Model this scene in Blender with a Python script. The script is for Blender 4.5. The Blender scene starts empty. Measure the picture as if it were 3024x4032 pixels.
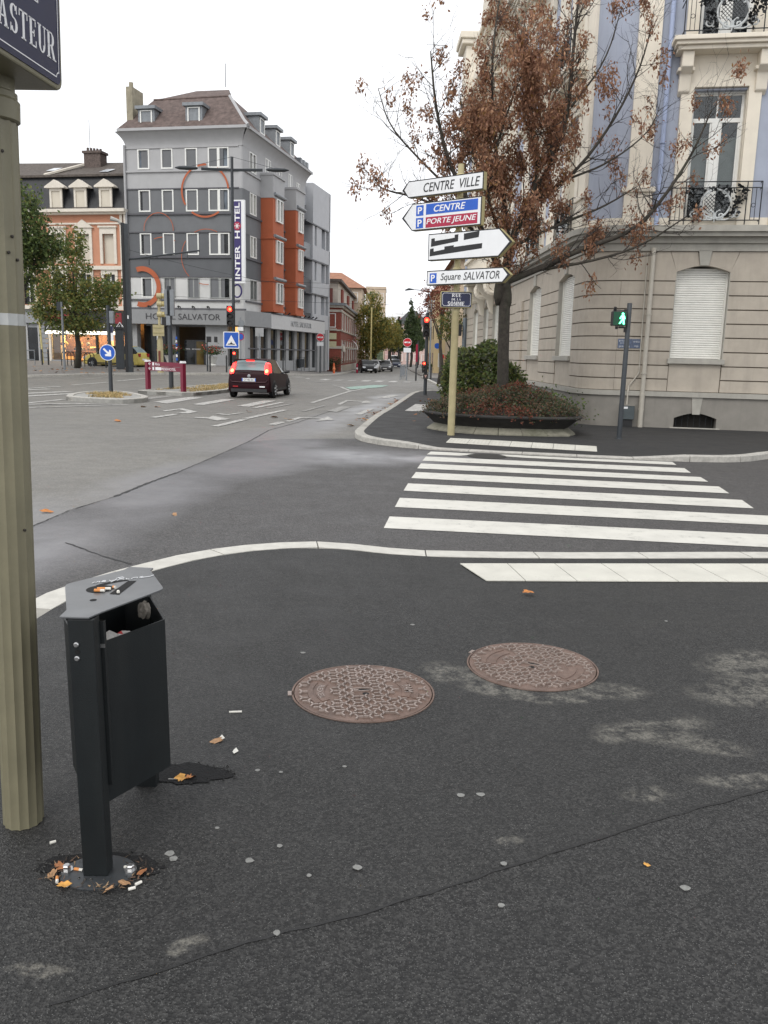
import bpy, bmesh, math, random
import numpy as np
from mathutils import Vector, Matrix

random.seed(7)
R = random.Random(11)
sc = bpy.context.scene
col = sc.collection

# ------------------------------------------------------------------ camera
PITCH = math.atan(342 / 1789.0)
ROLL = 0.0236
cam_d = bpy.data.cameras.new('camera')
cam = bpy.data.objects.new('camera', cam_d)
col.objects.link(cam)
r0 = Vector((1, 0, 0)); u0 = Vector((0, math.sin(PITCH), math.cos(PITCH)))
fw = Vector((0, math.cos(PITCH), -math.sin(PITCH)))
rr = r0 * math.cos(ROLL) + u0 * math.sin(ROLL)
uu = -r0 * math.sin(ROLL) + u0 * math.cos(ROLL)
mw = Matrix((rr, uu, -fw)).transposed().to_4x4()
mw.translation = (0, 0, 1.8)
cam.matrix_world = mw
cam_d.sensor_fit = 'VERTICAL'
cam_d.sensor_height = 24.0
cam_d.lens = 24.0 * 3261 / 4032
cam_d.clip_start = 0.05
cam_d.clip_end = 5000
sc.camera = cam

# ------------------------------------------------------------------ overcast sky and weak wide sun
SUN_EL, SUN_AZ = math.radians(48), math.radians(-150)   # azimuth from +Y towards +X
w = bpy.data.worlds.new('World'); sc.world = w; w.use_nodes = True
nt = w.node_tree; nt.nodes.clear()
sky = nt.nodes.new('ShaderNodeTexSky'); sky.sky_type = 'NISHITA'; sky.sun_disc = False
sky.sun_elevation = SUN_EL; sky.sun_rotation = SUN_AZ
sky.dust_density = 6.0; sky.air_density = 1.0
hs = nt.nodes.new('ShaderNodeHueSaturation'); hs.inputs['Saturation'].default_value = 0.12
mx = nt.nodes.new('ShaderNodeMixRGB'); mx.inputs[0].default_value = 0.8
mx.inputs[2].default_value = (12.2, 12.4, 12.8, 1)
bg = nt.nodes.new('ShaderNodeBackground'); bg.inputs['Strength'].default_value = 0.1
wo = nt.nodes.new('ShaderNodeOutputWorld')
nt.links.new(sky.outputs[0], hs.inputs['Color']); nt.links.new(hs.outputs[0], mx.inputs[1])
nt.links.new(mx.outputs[0], bg.inputs['Color']); nt.links.new(bg.outputs[0], wo.inputs['Surface'])
sd = bpy.data.lights.new('sun', 'SUN'); sd.energy = 0.9; sd.angle = math.radians(25); sd.color = (1, .96, .9)
so = bpy.data.objects.new('sun', sd); col.objects.link(so)
sv = Vector((math.sin(SUN_AZ) * math.cos(SUN_EL), math.cos(SUN_AZ) * math.cos(SUN_EL), math.sin(SUN_EL)))
so.rotation_euler = sv.to_track_quat('Z', 'Y').to_euler(); so.location = (0, -20, 40)
sc.view_settings.view_transform = 'Standard'; sc.view_settings.look = 'None'
sc.view_settings.exposure = 0.3; sc.view_settings.gamma = 1.0
sc.view_settings.use_curve_mapping = False

# ------------------------------------------------------------------ materials
MATS = {}
def hexl(h):
    c = [int(h[i:i + 2], 16) / 255 for i in (0, 2, 4)]
    return tuple(x / 12.92 if x <= .04045 else ((x + .055) / 1.055) ** 2.4 for x in c)
def newmat(name):
    m = bpy.data.materials.new(name); m.use_nodes = True
    n = m.node_tree; b = n.nodes['Principled BSDF']
    MATS[name] = m
    return m, n, b
def N(n, t, **k):
    x = n.nodes.new('ShaderNode' + t)
    for a, v in k.items():
        if a.startswith('i_'): x.inputs[a[2:].replace('_', ' ')].default_value = v
        else: setattr(x, a, v)
    return x
def noise(n, pos, scale, detail=4, rough=.6, stretch=None):
    t = N(n, 'TexNoise', i_Scale=scale, i_Detail=detail, i_Roughness=rough)
    if stretch:
        mp = N(n, 'Mapping'); mp.inputs['Scale'].default_value = stretch
        n.links.new(pos, mp.inputs['Vector']); n.links.new(mp.outputs[0], t.inputs['Vector'])
    else: n.links.new(pos, t.inputs['Vector'])
    return t.outputs['Fac']
def ramp(n, src, lo, hi, a=0., b=1.):
    r = N(n, 'MapRange', clamp=True)
    r.inputs[1].default_value = lo; r.inputs[2].default_value = hi
    r.inputs[3].default_value = a; r.inputs[4].default_value = b
    n.links.new(src, r.inputs[0]); return r.outputs[0]
def mixc(n, f, a, b, mode='MIX'):
    m = N(n, 'MixRGB', blend_type=mode)
    for i, x in ((0, f), (1, a), (2, b)):
        if hasattr(x, 'is_linked') or hasattr(x, 'links'): n.links.new(x, m.inputs[i])
        elif isinstance(x, (int, float)): m.inputs[i].default_value = x
        else: m.inputs[i].default_value = tuple(x)[:3] + (1,)
    return m.outputs[0]
def mth(n, op, a, b=None):
    m = N(n, 'Math', operation=op)
    for i, x in ((0, a), (1, b)):
        if x is None: continue
        if isinstance(x, (int, float)): m.inputs[i].default_value = x
        else: n.links.new(x, m.inputs[i])
    return m.outputs[0]
def posn(n):
    return N(n, 'NewGeometry').outputs['Position']
def bumpit(n, b, h, strength, dist):
    bp = N(n, 'Bump'); bp.inputs['Strength'].default_value = strength; bp.inputs['Distance'].default_value = dist
    n.links.new(h, bp.inputs['Height']); n.links.new(bp.outputs[0], b.inputs['Normal'])
def mat(name, c, rough=.6, metal=0., var=.12, scale=4., bump=0., bscale=80., dirt=0., dcol=(.05, .045, .04), emit=0., spec=.5, streak=True, trans=0.):
    if name in MATS: return MATS[name]
    if isinstance(c, str): c = hexl(c)
    m, n, b = newmat(name)
    p = posn(n)
    f = noise(n, p, scale)
    lo = tuple(x * (1 - var) for x in c); hi = tuple(min(1, x * (1 + var)) for x in c)
    o = mixc(n, ramp(n, f, .3, .7), lo, hi)
    if dirt:
        d = noise(n, p, 1.6, 5, .65, (3., 3., .35) if streak else None)
        o = mixc(n, ramp(n, d, .5, .78, 0, dirt), o, dcol)
    n.links.new(o, b.inputs['Base Color'])
    b.inputs['Roughness'].default_value = rough; b.inputs['Metallic'].default_value = metal
    b.inputs['Specular IOR Level'].default_value = spec
    if bump: bumpit(n, b, noise(n, p, bscale, 3), bump, .01)
    if emit:
        n.links.new(o, b.inputs['Emission Color']); b.inputs['Emission Strength'].default_value = emit
    return m
def blobs(n, p, lst, dist=.35, dscale=1.5):
    """soft irregular patches on the ground: list of (x, y, rx, ry, rot)"""
    nz = N(n, 'TexNoise', i_Scale=dscale, i_Detail=4.)
    n.links.new(p, nz.inputs['Vector'])
    v = N(n, 'VectorMath', operation='SCALE'); n.links.new(nz.outputs['Color'], v.inputs[0]); v.inputs['Scale'].default_value = dist * 2
    v2 = N(n, 'VectorMath', operation='ADD'); n.links.new(p, v2.inputs[0]); n.links.new(v.outputs[0], v2.inputs[1])
    q = v2.outputs[0]; acc = None
    for (x, y, rx, ry, a) in lst:
        mp = N(n, 'Mapping', vector_type='TEXTURE')
        mp.inputs['Location'].default_value = (x + dist, y + dist, 0); mp.inputs['Rotation'].default_value = (0, 0, a)
        mp.inputs['Scale'].default_value = (rx, ry, 1e4)
        n.links.new(q, mp.inputs['Vector'])
        l = N(n, 'VectorMath', operation='LENGTH'); n.links.new(mp.outputs[0], l.inputs[0])
        o = ramp(n, l.outputs['Value'], .25, 1.15, 1., 0.)
        acc = o if acc is None else mth(n, 'MAXIMUM', acc, o)
    return acc
def asphalt(name, base, light, cell=110., speck=.2, speckc=(.34, .33, .31), rough=.82, stains=None, staincol=(.16, .145, .12), wet_sheen=None, var=.25, bump=.5, big=1., gam=1.):
    m, n, b = newmat(name)
    p = posn(n)
    vo = N(n, 'TexVoronoi', i_Scale=cell); n.links.new(p, vo.inputs['Vector'])
    sep = N(n, 'SeparateColor'); n.links.new(vo.outputs['Color'], sep.inputs[0])
    o = mixc(n, mth(n, 'POWER', sep.outputs[0], gam), base, light)
    vs_ = N(n, 'TexVoronoi', i_Scale=cell * 1.9); n.links.new(p, vs_.inputs['Vector'])
    se2 = N(n, 'SeparateColor'); n.links.new(vs_.outputs['Color'], se2.inputs[0])
    spk = ramp(n, se2.outputs[1], 1 - speck * .1, 1 - speck * .1 + .02)
    core = ramp(n, vs_.outputs['Distance'], .25, .5, 1., 0.)
    o = mixc(n, mth(n, 'MULTIPLY', mth(n, 'MULTIPLY', spk, core), mth(n, 'MULTIPLY', se2.outputs[2], .8)), o, speckc)
    f = noise(n, p, 1.1 * big, 6, .6)
    o = mixc(n, ramp(n, f, .3, .7), o, mixc(n, 1., o, (1 + var, 1 + var * .96, 1 + var * .9), 'MULTIPLY'))
    f2 = noise(n, p, 9 * big, 4)
    o = mixc(n, ramp(n, f2, .35, .65, 0, .22), o, (base[0] * .6, base[1] * .6, base[2] * .6))
    if stains:
        s = blobs(n, p, stains, .1, 4.5)
        br = ramp(n, noise(n, p, 10, 8, .8), .43, .56)
        br2 = ramp(n, noise(n, p, 60, 3, .7), .3, .6)
        s = mth(n, 'MULTIPLY', mth(n, 'MULTIPLY', ramp(n, s, .1, .55), br), br2)
        o = mixc(n, mth(n, 'MULTIPLY', s, .95), o, staincol)
    rv = ramp(n, noise(n, p, 2.2, 5), .3, .7, rough - .1, min(1, rough + .08))
    if wet_sheen:
        wm = blobs(n, p, wet_sheen, .5, .6)
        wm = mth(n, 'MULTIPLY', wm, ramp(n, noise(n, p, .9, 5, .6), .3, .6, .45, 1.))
        o = mixc(n, mth(n, 'MULTIPLY', wm, .7), o, (.2, .196, .207))  # sky sheen of the wet patches painted into the colour as paler grey
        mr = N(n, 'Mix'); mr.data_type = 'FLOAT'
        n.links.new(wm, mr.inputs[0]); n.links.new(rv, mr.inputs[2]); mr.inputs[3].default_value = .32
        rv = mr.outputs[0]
    n.links.new(o, b.inputs['Base Color']); n.links.new(rv, b.inputs['Roughness'])
    bp = N(n, 'Bump'); bp.inputs['Distance'].default_value = .006
    n.links.new(vo.outputs['Distance'], bp.inputs['Height']); n.links.new(bp.outputs[0], b.inputs['Normal'])
    if wet_sheen: n.links.new(ramp(n, wm, 0, .8, bump, .03), bp.inputs['Strength'])
    else: bp.inputs['Strength'].default_value = bump
    return m
def paint(name, c, under, wear=.5, rough=.6):
    m, n, b = newmat(name)
    p = posn(n)
    f = noise(n, p, 6, 8, .8); g_ = noise(n, p, 90, 2, .6)
    k = mth(n, 'ADD', mth(n, 'MULTIPLY', f, .75), mth(n, 'MULTIPLY', g_, .25))
    o = mixc(n, ramp(n, k, .62 - wear * .25, .72 - wear * .25, 0, .85), mixc(n, ramp(n, noise(n, p, 3), .3, .7), c, tuple(x * .85 for x in c)), under)
    n.links.new(o, b.inputs['Base Color']); b.inputs['Roughness'].default_value = rough
    bumpit(n, b, g_, .15, .004)
    return m
def emis(name, c, s):
    m, n, b = newmat(name)
    b.inputs['Base Color'].default_value = tuple(c) + (1,)
    b.inputs['Emission Color'].default_value = tuple(c) + (1,)
    b.inputs['Emission Strength'].default_value = s; b.inputs['Roughness'].default_value = .3
    return m
def glass(name, c=(.02, .022, .025), rough=.06, var=.5):
    m, n, b = newmat(name)
    p = posn(n)
    f = noise(n, p, .8, 2)
    o = mixc(n, ramp(n, f, .35, .65), tuple(x * (1 - var) for x in c), tuple(x * (1 + var) for x in c))
    n.links.new(o, b.inputs['Base Color'])
    b.inputs['Roughness'].default_value = rough; b.inputs['Specular IOR Level'].default_value = .4
    return m
def clearglass(name):
    m = bpy.data.materials.new(name); m.use_nodes = True; MATS[name] = m
    n = m.node_tree; n.nodes.clear()
    o = N(n, 'OutputMaterial'); t = N(n, 'BsdfTransparent'); g_ = N(n, 'BsdfGlossy'); g_.inputs['Roughness'].default_value = .02
    t.inputs[0].default_value = (.86, .9, .9, 1)
    fr = N(n, 'Fresnel'); fr.inputs[0].default_value = 1.6
    mi = N(n, 'MixShader'); n.links.new(fr.outputs[0], mi.inputs[0]); n.links.new(t.outputs[0], mi.inputs[1]); n.links.new(g_.outputs[0], mi.inputs[2])
    n.links.new(mi.outputs[0], o.inputs[0]); return m

# ------------------------------------------------------------------ mesh helpers
class MB:
    def __init__(s): s.v = []; s.f = []; s.mi = []; s.cur = 0
    def add(s, vs, fs):
        n = len(s.v); s.v += [tuple(x) for x in vs]
        s.f += [tuple(i + n for i in f) for f in fs]; s.mi += [s.cur] * len(fs); return s
    def box(s, x0, x1, y0, y1, z0, z1):
        return s.add([(x0, y0, z0), (x1, y0, z0), (x1, y1, z0), (x0, y1, z0), (x0, y0, z1), (x1, y0, z1), (x1, y1, z1), (x0, y1, z1)],
                     [(0, 3, 2, 1), (4, 5, 6, 7), (0, 1, 5, 4), (1, 2, 6, 5), (2, 3, 7, 6), (3, 0, 4, 7)])
    def prism(s, poly, z0, z1, ax='z'):
        n = len(poly)
        if ax == 'z': A = [(x, y, z0) for x, y in poly]; B = [(x, y, z1) for x, y in poly]
        elif ax == 'y': A = [(x, z0, y) for x, y in poly]; B = [(x, z1, y) for x, y in poly]
        else: A = [(z0, x, y) for x, y in poly]; B = [(z1, x, y) for x, y in poly]
        return s.add(A + B, [tuple(range(n))[::-1], tuple(range(n, 2 * n))] + [(i, (i + 1) % n, n + (i + 1) % n, n + i) for i in range(n)])
    def quad(s, a, b, c, d): return s.add([a, b, c, d], [(0, 1, 2, 3)])
    def poly(s, pts): return s.add(pts, [tuple(range(len(pts)))])
    def tube(s, pts, r, n=6, cap=True):
        pts = [Vector(p) for p in pts]; k = len(pts)
        rs = r if isinstance(r, (list, tuple)) else [r] * k
        vs = []; fs = []; prev = None
        for i, p in enumerate(pts):
            t = (pts[min(i + 1, k - 1)] - pts[max(i - 1, 0)])
            if t.length < 1e-9: t = Vector((0, 0, 1))
            t.normalize()
            if prev is None:
                a = t.orthogonal().normalized()
            else:
                a = (prev - t * prev.dot(t))
                a = a.normalized() if a.length > 1e-6 else t.orthogonal().normalized()
            prev = a; b = t.cross(a)
            for j in range(n):
                th = 2 * math.pi * j / n
                vs.append(p + (a * math.cos(th) + b * math.sin(th)) * rs[i])
        for i in range(k - 1):
            for j in range(n):
                fs.append((i * n + j, i * n + (j + 1) % n, (i + 1) * n + (j + 1) % n, (i + 1) * n + j))
        if cap: fs.append(tuple(range(n))[::-1]); fs.append(tuple(range((k - 1) * n, k * n)))
        return s.add(vs, fs)
    def cyl(s, a, b, r, r1=None, n=16): return s.tube([a, b], [r, r if r1 is None else r1], n)
    def lathe(s, prof, n=24, c=(0, 0), ax='z'):
        vs = []; fs = []; k = len(prof)
        for (r, z) in prof:
            for j in range(n):
                t = 2 * math.pi * j / n
                x, y = r * math.cos(t), r * math.sin(t)
                vs.append((c[0] + x, c[1] + y, z) if ax == 'z' else (c[0] + x, z, c[1] + y))
        for i in range(k - 1):
            for j in range(n): fs.append((i * n + j, i * n + (j + 1) % n, (i + 1) * n + (j + 1) % n, (i + 1) * n + j))
        fs.append(tuple(range(n))[::-1]); fs.append(tuple(range((k - 1) * n, k * n)))
        return s.add(vs, fs)
    def mesh(s, name, mats, T=None, smooth=False, fix=True):
        used = sorted({i for f in s.f for i in f})
        if len(used) < len(s.v):
            mp = {o_: i for i, o_ in enumerate(used)}; s.v = [s.v[i] for i in used]; s.f = [tuple(mp[i] for i in f) for f in s.f]
        vs = [T(*v) for v in s.v] if T else s.v
        me = bpy.data.meshes.new(name); me.from_pydata(vs, [], s.f)
        for m in (mats if isinstance(mats, (list, tuple)) else [mats]): me.materials.append(m)
        if max(s.mi, default=0): me.polygons.foreach_set('material_index', s.mi)
        if fix and len(s.f) < 6000:
            bm = bmesh.new(); bm.from_mesh(me); bmesh.ops.recalc_face_normals(bm, faces=bm.faces); bm.to_mesh(me); bm.free()
        if smooth:
            me.polygons.foreach_set('use_smooth', [True] * len(me.polygons))
        me.update(); return me
    def obj(s, name, mats, parent=None, T=None, smooth=False, fix=True, bevel=0, auto=0):
        me = s.mesh(name, mats, T, smooth, fix)
        return link(name, me, parent, bevel, auto)
def link(name, me, parent=None, bevel=0, auto=0):
    o = bpy.data.objects.new(name, me); col.objects.link(o)
    if parent: o.parent = parent
    if bevel:
        b = o.modifiers.new('bevel', 'BEVEL'); b.width = bevel; b.segments = 2; b.limit_method = 'ANGLE'
    if auto:
        me.polygons.foreach_set('use_smooth', [True] * len(me.polygons))
        try: me.set_sharp_from_angle(angle=math.radians(auto))
        except Exception: pass
    return o
def tag(o, label=None, cat=None, group=None, kind=None):
    for k, v in (('label', label), ('category', cat), ('group', group), ('kind', kind)):
        if v: o[k] = v
    return o
def thing(name, label, cat, loc=(0, 0, 0), rz=0., group=None, tilt=None):
    o = bpy.data.objects.new(name, None); col.objects.link(o); o.empty_display_size = .2
    o.location = loc; o.rotation_euler = (tilt[0], tilt[1], rz) if tilt else (0, 0, rz)
    return tag(o, label, cat, group)
def struct(name, mb, m, T=None, smooth=False, fix=False):
    return tag(mb.obj(name, m, None, T, smooth, fix), kind='structure')
def copy_tree(o, parent=None):
    c = o.copy(); col.objects.link(c); c.parent = parent
    for ch in list(o.children): copy_tree(ch, c)
    return c
def frame(O, d, loc=(0, 0, 0), out=1):
    """wall coordinates (along, outwards, up) -> local coordinates of a root standing at loc"""
    d = Vector((d[0], d[1], 0)).normalized(); nn = Vector((d.y, -d.x, 0)) * out
    def T(s, n, z):
        return (O[0] + d.x * s + nn.x * n - loc[0], O[1] + d.y * s + nn.y * n - loc[1], z - loc[2])
    return T
def sub(T, s0, n0=0, z0=0):
    return lambda s, n, z: T(s + s0, n + n0, z + z0)
_tc = {}
def textgeo(body, shear=0., bold=0.):
    k = (body, shear, bold)
    if k in _tc: return _tc[k]
    c = bpy.data.curves.new('text', 'FONT'); c.body = body; c.shear = shear; c.offset = bold; c.resolution_u = 3
    o = bpy.data.objects.new('text', c); col.objects.link(o)
    dg = bpy.context.evaluated_depsgraph_get()
    me = bpy.data.meshes.new_from_object(o.evaluated_get(dg))
    vs = [tuple(v.co) for v in me.vertices]; fs = [tuple(p.vertices) for p in me.polygons]
    bpy.data.objects.remove(o); bpy.data.curves.remove(c); bpy.data.meshes.remove(me)
    _tc[k] = (vs, fs); return _tc[k]
def text(name, body, m, parent, T, s0, s1, z0, z1, n, shear=0., bold=.0, th=0.004, flip=False):
    vs, fs = textgeo(body, shear, bold)
    return geo(name, vs, fs, m, parent, T, s0, s1, z0, z1, n, th)
def geo(name, vs, fs, m, parent, T, s0, s1, z0, z1, n, th=.004):
    xs = [v[0] for v in vs]; ys = [v[1] for v in vs]
    a, b, c, d = min(xs), max(xs), min(ys), max(ys)
    P = [(s0 + (x - a) / (b - a) * (s1 - s0), z0 + (y - c) / (d - c) * (z1 - z0)) for x, y, *_ in vs]
    mb = MB()
    mb.add([(x, n + th, y) for x, y in P], fs)
    edges = {}
    for f in fs:
        for i in range(len(f)):
            e = (f[i], f[(i + 1) % len(f)]); edges[e] = 1
    k = len(P); mb.v += [(x, n, y) for x, y in P]
    for (i, j) in edges:
        if (j, i) not in edges: mb.f.append((i, j, j + k, i + k)); mb.mi.append(0)
    return mb.obj(name, m, parent, T, fix=False)
# a small serif alphabet for the enamelled street plates (unit height)
def serif(word, tk=.17, tn=.06, gap=.12):
    vs = []; fs = []
    def poly(pts, ox):
        n = len(vs); vs.extend((x + ox, y) for x, y in pts); fs.append(tuple(range(n, n + len(pts))))
    def rect(x0, x1, y0, y1, ox): poly([(x0, y0), (x1, y0), (x1, y1), (x0, y1)], ox)
    def stem(x, ox, w=tk, t=True, b=True):
        rect(x, x + w, 0, 1, ox)
        if b: rect(x - .07, x + w + .07, 0, .055, ox)
        if t: rect(x - .07, x + w + .07, .945, 1, ox)
    def arc(cx, cy, rx, ry, a0, a1, ox, w0, w1, seg=14):
        pts = []
        for i in range(seg + 1):
            a = math.radians(a0 + (a1 - a0) * i / seg)
            w_ = w0 + (w1 - w0) * abs(math.cos(a))
            pts.append(((cx + rx * math.cos(a), cy + ry * math.sin(a)), (cx + (rx - w_) * math.cos(a), cy + (ry - w_ * .8) * math.sin(a))))
        for i in range(seg): poly([pts[i][0], pts[i + 1][0], pts[i + 1][1], pts[i][1]], ox)
    x = 0
    for ch in word:
        if ch == ' ': x += .4; continue
        if ch in 'PRD':
            stem(.07, x)
            if ch == 'D':
                rect(.07, .35, .0, tn, x); rect(.07, .35, 1 - tn, 1, x); arc(.33, .5, .42, .5, -90, 90, x, tn, tk); wd = .78
            else:
                rect(.07, .38, 1 - tn, 1, x); rect(.07, .38, .46, .46 + tn, x); arc(.36, .73, .30, .27, -90, 90, x, tn, tk); wd = .68
                if ch == 'R': poly([(.34, .48), (.52, .48), (.76, 0), (.56, 0)], x); rect(.52, .84, 0, .055, x); wd = .82
        elif ch == 'A':
            poly([(.10, 0), (.17, 0), (.42, 1), (.35, 1)], x); poly([(.56, 0), (.56 + tk + .02, 0), (.46, 1), (.35, 1)], x)
            rect(.2, .6, .3, .3 + tn, x); rect(.02, .26, 0, .055, x); rect(.48, .83, 0, .055, x); wd = .82
        elif ch == 'S':
            arc(.34, .74, .28, .26, 20, 270, x, tn, tk); arc(.34, .27, .29, .27, -160, 90, x, tn, tk); wd = .64
            rect(.55, .6, .7, .98, x); rect(.05, .1, .02, .3, x)
        elif ch == 'T':
            rect(.30, .30 + tk, 0, 1, x); rect(.2, .57, 0, .055, x); rect(.03, .74, 1 - tn, 1, x); rect(.03, .08, .75, 1, x); rect(.69, .74, .75, 1, x); wd = .76
        elif ch in 'EL':
            stem(.07, x); rect(.07, .62, 0, tn, x); rect(.57, .62, 0, .25, x); wd = .66
            if ch == 'E': rect(.07, .58, 1 - tn, 1, x); rect(.53, .58, .75, 1, x); rect(.2, .45, .47, .53, x); rect(.41, .46, .38, .62, x)
        elif ch == 'U':
            rect(.07, .07 + tk, .3, 1, x); rect(0, .31, .945, 1, x); rect(.58, .58 + tn, .3, 1, x); rect(.48, .74, .945, 1, x)
            arc(.355, .3, .285, .3, 180, 360, x, tn, tk * .9); wd = .72
        elif ch == 'O': arc(.38, .5, .36, .5, 0, 360, x, tn, tk, 24); wd = .76
        elif ch == 'M':
            rect(.07, .07 + tn, 0, 1, x); poly([(.07, 1), (.25, 1), (.5, .12), (.42, .1)], x); poly([(.42, .1), (.5, .12), (.74, 1), (.66, 1)], x)
            rect(.68, .68 + tk, 0, 1, x); rect(0, .2, 0, .055, x); rect(.6, .93, 0, .055, x); wd = .92
        else: wd = .5
        x += wd + gap
    return vs, fs

def sm(a, b, x):
    t = max(0., min(1., (x - a) / (b - a))); return t * t * (3 - 2 * t)
def zp(x, y):                       # near pavement: lower at the crossing
    return .09 - .065 * sm(-.7, .4, x) * sm(5.4, 6.9, y)
def g(x, y):                        # the road rises a little towards the hotel and falls along the far street
    t = sm(34, 66, y); s = sm(.06, .2, -x / max(y, 1.))
    return t * .5 * s + (1 - s) * max(-.55, -.0075 * max(0., y - 45))
def zf(x, y):                       # far pavement: dropped kerb at the crossing
    d = sm(.2, 1.0, x) * (1 - sm(4.4, 5.6, x)) * (1 - sm(15.6, 17.2, y))
    return g(x, y) + .11 - .075 * d
def resample(pts, step):
    out = [Vector(pts[0])]; 
    for a, b in zip(pts[:-1], pts[1:]):
        a = Vector(a); b = Vector(b); L = (b - a).length; k = max(1, round(L / step))
        out += [a.lerp(b, i / k) for i in range(1, k + 1)]
    return out
def smoothline(pts, it=2):
    for _ in range(it):
        q = [pts[0]]
        for a, b in zip(pts[:-1], pts[1:]):
            a = Vector(a); b = Vector(b); q += [a.lerp(b, .25), a.lerp(b, .75)]
        q.append(pts[-1]); pts = [tuple(x) for x in q]
    return pts
def bylen(pts, step):
    P = [Vector(p) for p in pts]; d = [0]
    for a, b in zip(P[:-1], P[1:]): d.append(d[-1] + (b - a).length)
    k = max(1, round(d[-1] / step)); out = []
    for i in range(k + 1):
        t = d[-1] * i / k; j = max(q for q in range(len(d)) if d[q] <= t + 1e-9); j = min(j, len(P) - 2)
        out.append(P[j].lerp(P[j + 1], (t - d[j]) / max(1e-9, d[j + 1] - d[j])))
    return out
def kerb(parent, line, width, zt, zb, step, m, side=1, gap=.006, round_=.0, name='kerb_stone', fine=3):
    """individual kerb stones along a line; side=+1: the stone lies to the left of the walking direction"""
    P = bylen(line, step / fine); k = len(P)
    nrm = []
    for i in range(k):
        t = (P[min(i + 1, k - 1)] - P[max(i - 1, 0)]).normalized(); nrm.append(Vector((-t.y, t.x)) * side)
    for i in range(0, k - 1, fine):
        j1 = min(i + fine, k - 1); idx = list(range(i, j1 + 1)); mb = MB(); rows = []
        for j in idx:
            p = P[j].copy()
            if j == i: p = p + (P[j + 1] - P[j]).normalized() * gap
            if j == j1: p = p - (P[j] - P[j - 1]).normalized() * gap
            q = p + nrm[j] * width; za = zt(p.x, p.y) + R.uniform(-.002, .002)
            rows.append([(p.x, p.y, zb(p.x, p.y)), (p.x, p.y, za - .012), (p.x + nrm[j].x * .012, p.y + nrm[j].y * .012, za), (q.x, q.y, za), (q.x, q.y, zb(p.x, p.y))])
        n = 5; vs = [v for r_ in rows for v in r_]; fs = []
        for a in range(len(rows) - 1):
            for c in range(n): fs.append((a * n + c, a * n + (c + 1) % n, (a + 1) * n + (c + 1) % n, (a + 1) * n + c))
        fs.append(tuple(range(n))); fs.append(tuple(range((len(rows) - 1) * n, len(rows) * n))[::-1])
        mb.add(vs, fs); mb.obj(name, m, parent)
# ------------------------------------------------------------------ ground, roads, pavements
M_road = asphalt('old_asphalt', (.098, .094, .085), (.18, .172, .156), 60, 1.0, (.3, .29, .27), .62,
    wet_sheen=[(-3.9, 7.5, .7, 2.6, 0), (-3.3, 11.5, .5, 2.4, -.1), (-2.6, 17.5, 1.1, 3.4, -.15), (-1.7, 21.5, .9, 5.5, -.14), (-.7, 28, .7, 6, -.12), (.1, 35, .8, 4, -.15)], var=.3, bump=.25, big=.45)
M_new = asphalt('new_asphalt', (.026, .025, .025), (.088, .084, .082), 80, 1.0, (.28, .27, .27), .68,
    wet_sheen=[(-3.2, 7.0, .8, 2.4, 0), (-2.9, 10.2, .8, 2.4, 0), (-2.2, 13.0, 1.0, 2.0, -.3), (-1.0, 14.6, 2.2, 1.5, 0), (.6, 14.4, 1.6, .8, 0), (-2.0, 16, 1.0, 2., 0)], var=.2, bump=.4)
ST = [(.42, 4.28, .26, .16, -.6), (.62, 4.06, .26, .1, -.35), (.9, 3.99, .28, .08, 0), (1.17, 4.08, .28, .13, .2), (2.15, 4.5, .35, .28, .3), (1.95, 4.12, .38, .2, .2), (1.3, 3.66, .34, .13, .3), (1.45, 3.5, .25, .1, -.2), (1.5, 3.19, .2, .07, .1), (1.1, 3.06, .12, .08, .5), (.5, 2.7, .06, .04, 0), (-.93, 2.02, .09, .04, .2), (-.55, 2.13, .05, .03, .2)]
M_pave = asphalt('pavement_asphalt', (.0045, .0046, .0046), (.04, .0395, .038), 135, 1.2, (.24, .24, .225), .66, stains=ST, staincol=(.15, .142, .122), var=.22, bump=.6, gam=1.7)
M_pave2 = asphalt('pavement_asphalt_coarse', (.0035, .0036, .0036), (.04, .0395, .038), 125, 2.0, (.3, .3, .29), .68, stains=ST[-2:], var=.25, bump=.7, gam=1.8)
M_fpave = asphalt('far_pavement_asphalt', (.013, .013, .0135), (.027, .0265, .0265), 80, .3, (.2, .2, .2), .75, var=.22, bump=.3)
M_hpave = asphalt('hotel_pavement_asphalt', (.12, .112, .105), (.2, .19, .175), 50, .5, (.3, .28, .25), .8, var=.3, bump=.2, big=.6)
M_kerbw = mat('kerb_concrete_white', (.5, .485, .44), .75, var=.1, scale=9, bump=.25, bscale=140, dirt=.35, dcol=(.25, .24, .21), streak=False)
M_kerb = mat('kerb_granite', (.40, .385, .35), .8, var=.2, scale=14, bump=.4, bscale=110, dirt=.5, dcol=(.13, .125, .11), streak=False)
M_white = paint('road_paint_white', (.62, .605, .55), (.2, .2, .19), .26)
M_whited = paint('road_paint_worn', (.52, .51, .48), (.17, .165, .155), .62)
M_whitef = paint('road_paint_faded', (.45, .44, .41), (.17, .165, .155), .9)
M_green = paint('road_paint_green', (.26, .43, .36), (.22, .22, .2), .6)
M_tar = mat('tar_seam', (.012, .012, .012), .6, var=.4, scale=30, bump=.4)

xs = [-900, -400, -200, -110, -70] + list(range(-50, 51, 2)) + [70, 110, 200, 400, 900]
ys = [-60, -20] + list(range(-4, 34, 6)) + list(range(34, 130, 2)) + [160, 220, 320, 500, 900, 2000]
mb = MB(); mb.v = [(x, y, g(x, y)) for y in ys for x in xs]; k = len(xs)
mb.f = [(j * k + i, j * k + i + 1, (j + 1) * k + i + 1, (j + 1) * k + i) for j in range(len(ys) - 1) for i in range(k - 1)]; mb.mi = [0] * len(mb.f)
road = struct('road', mb, M_road)

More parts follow.
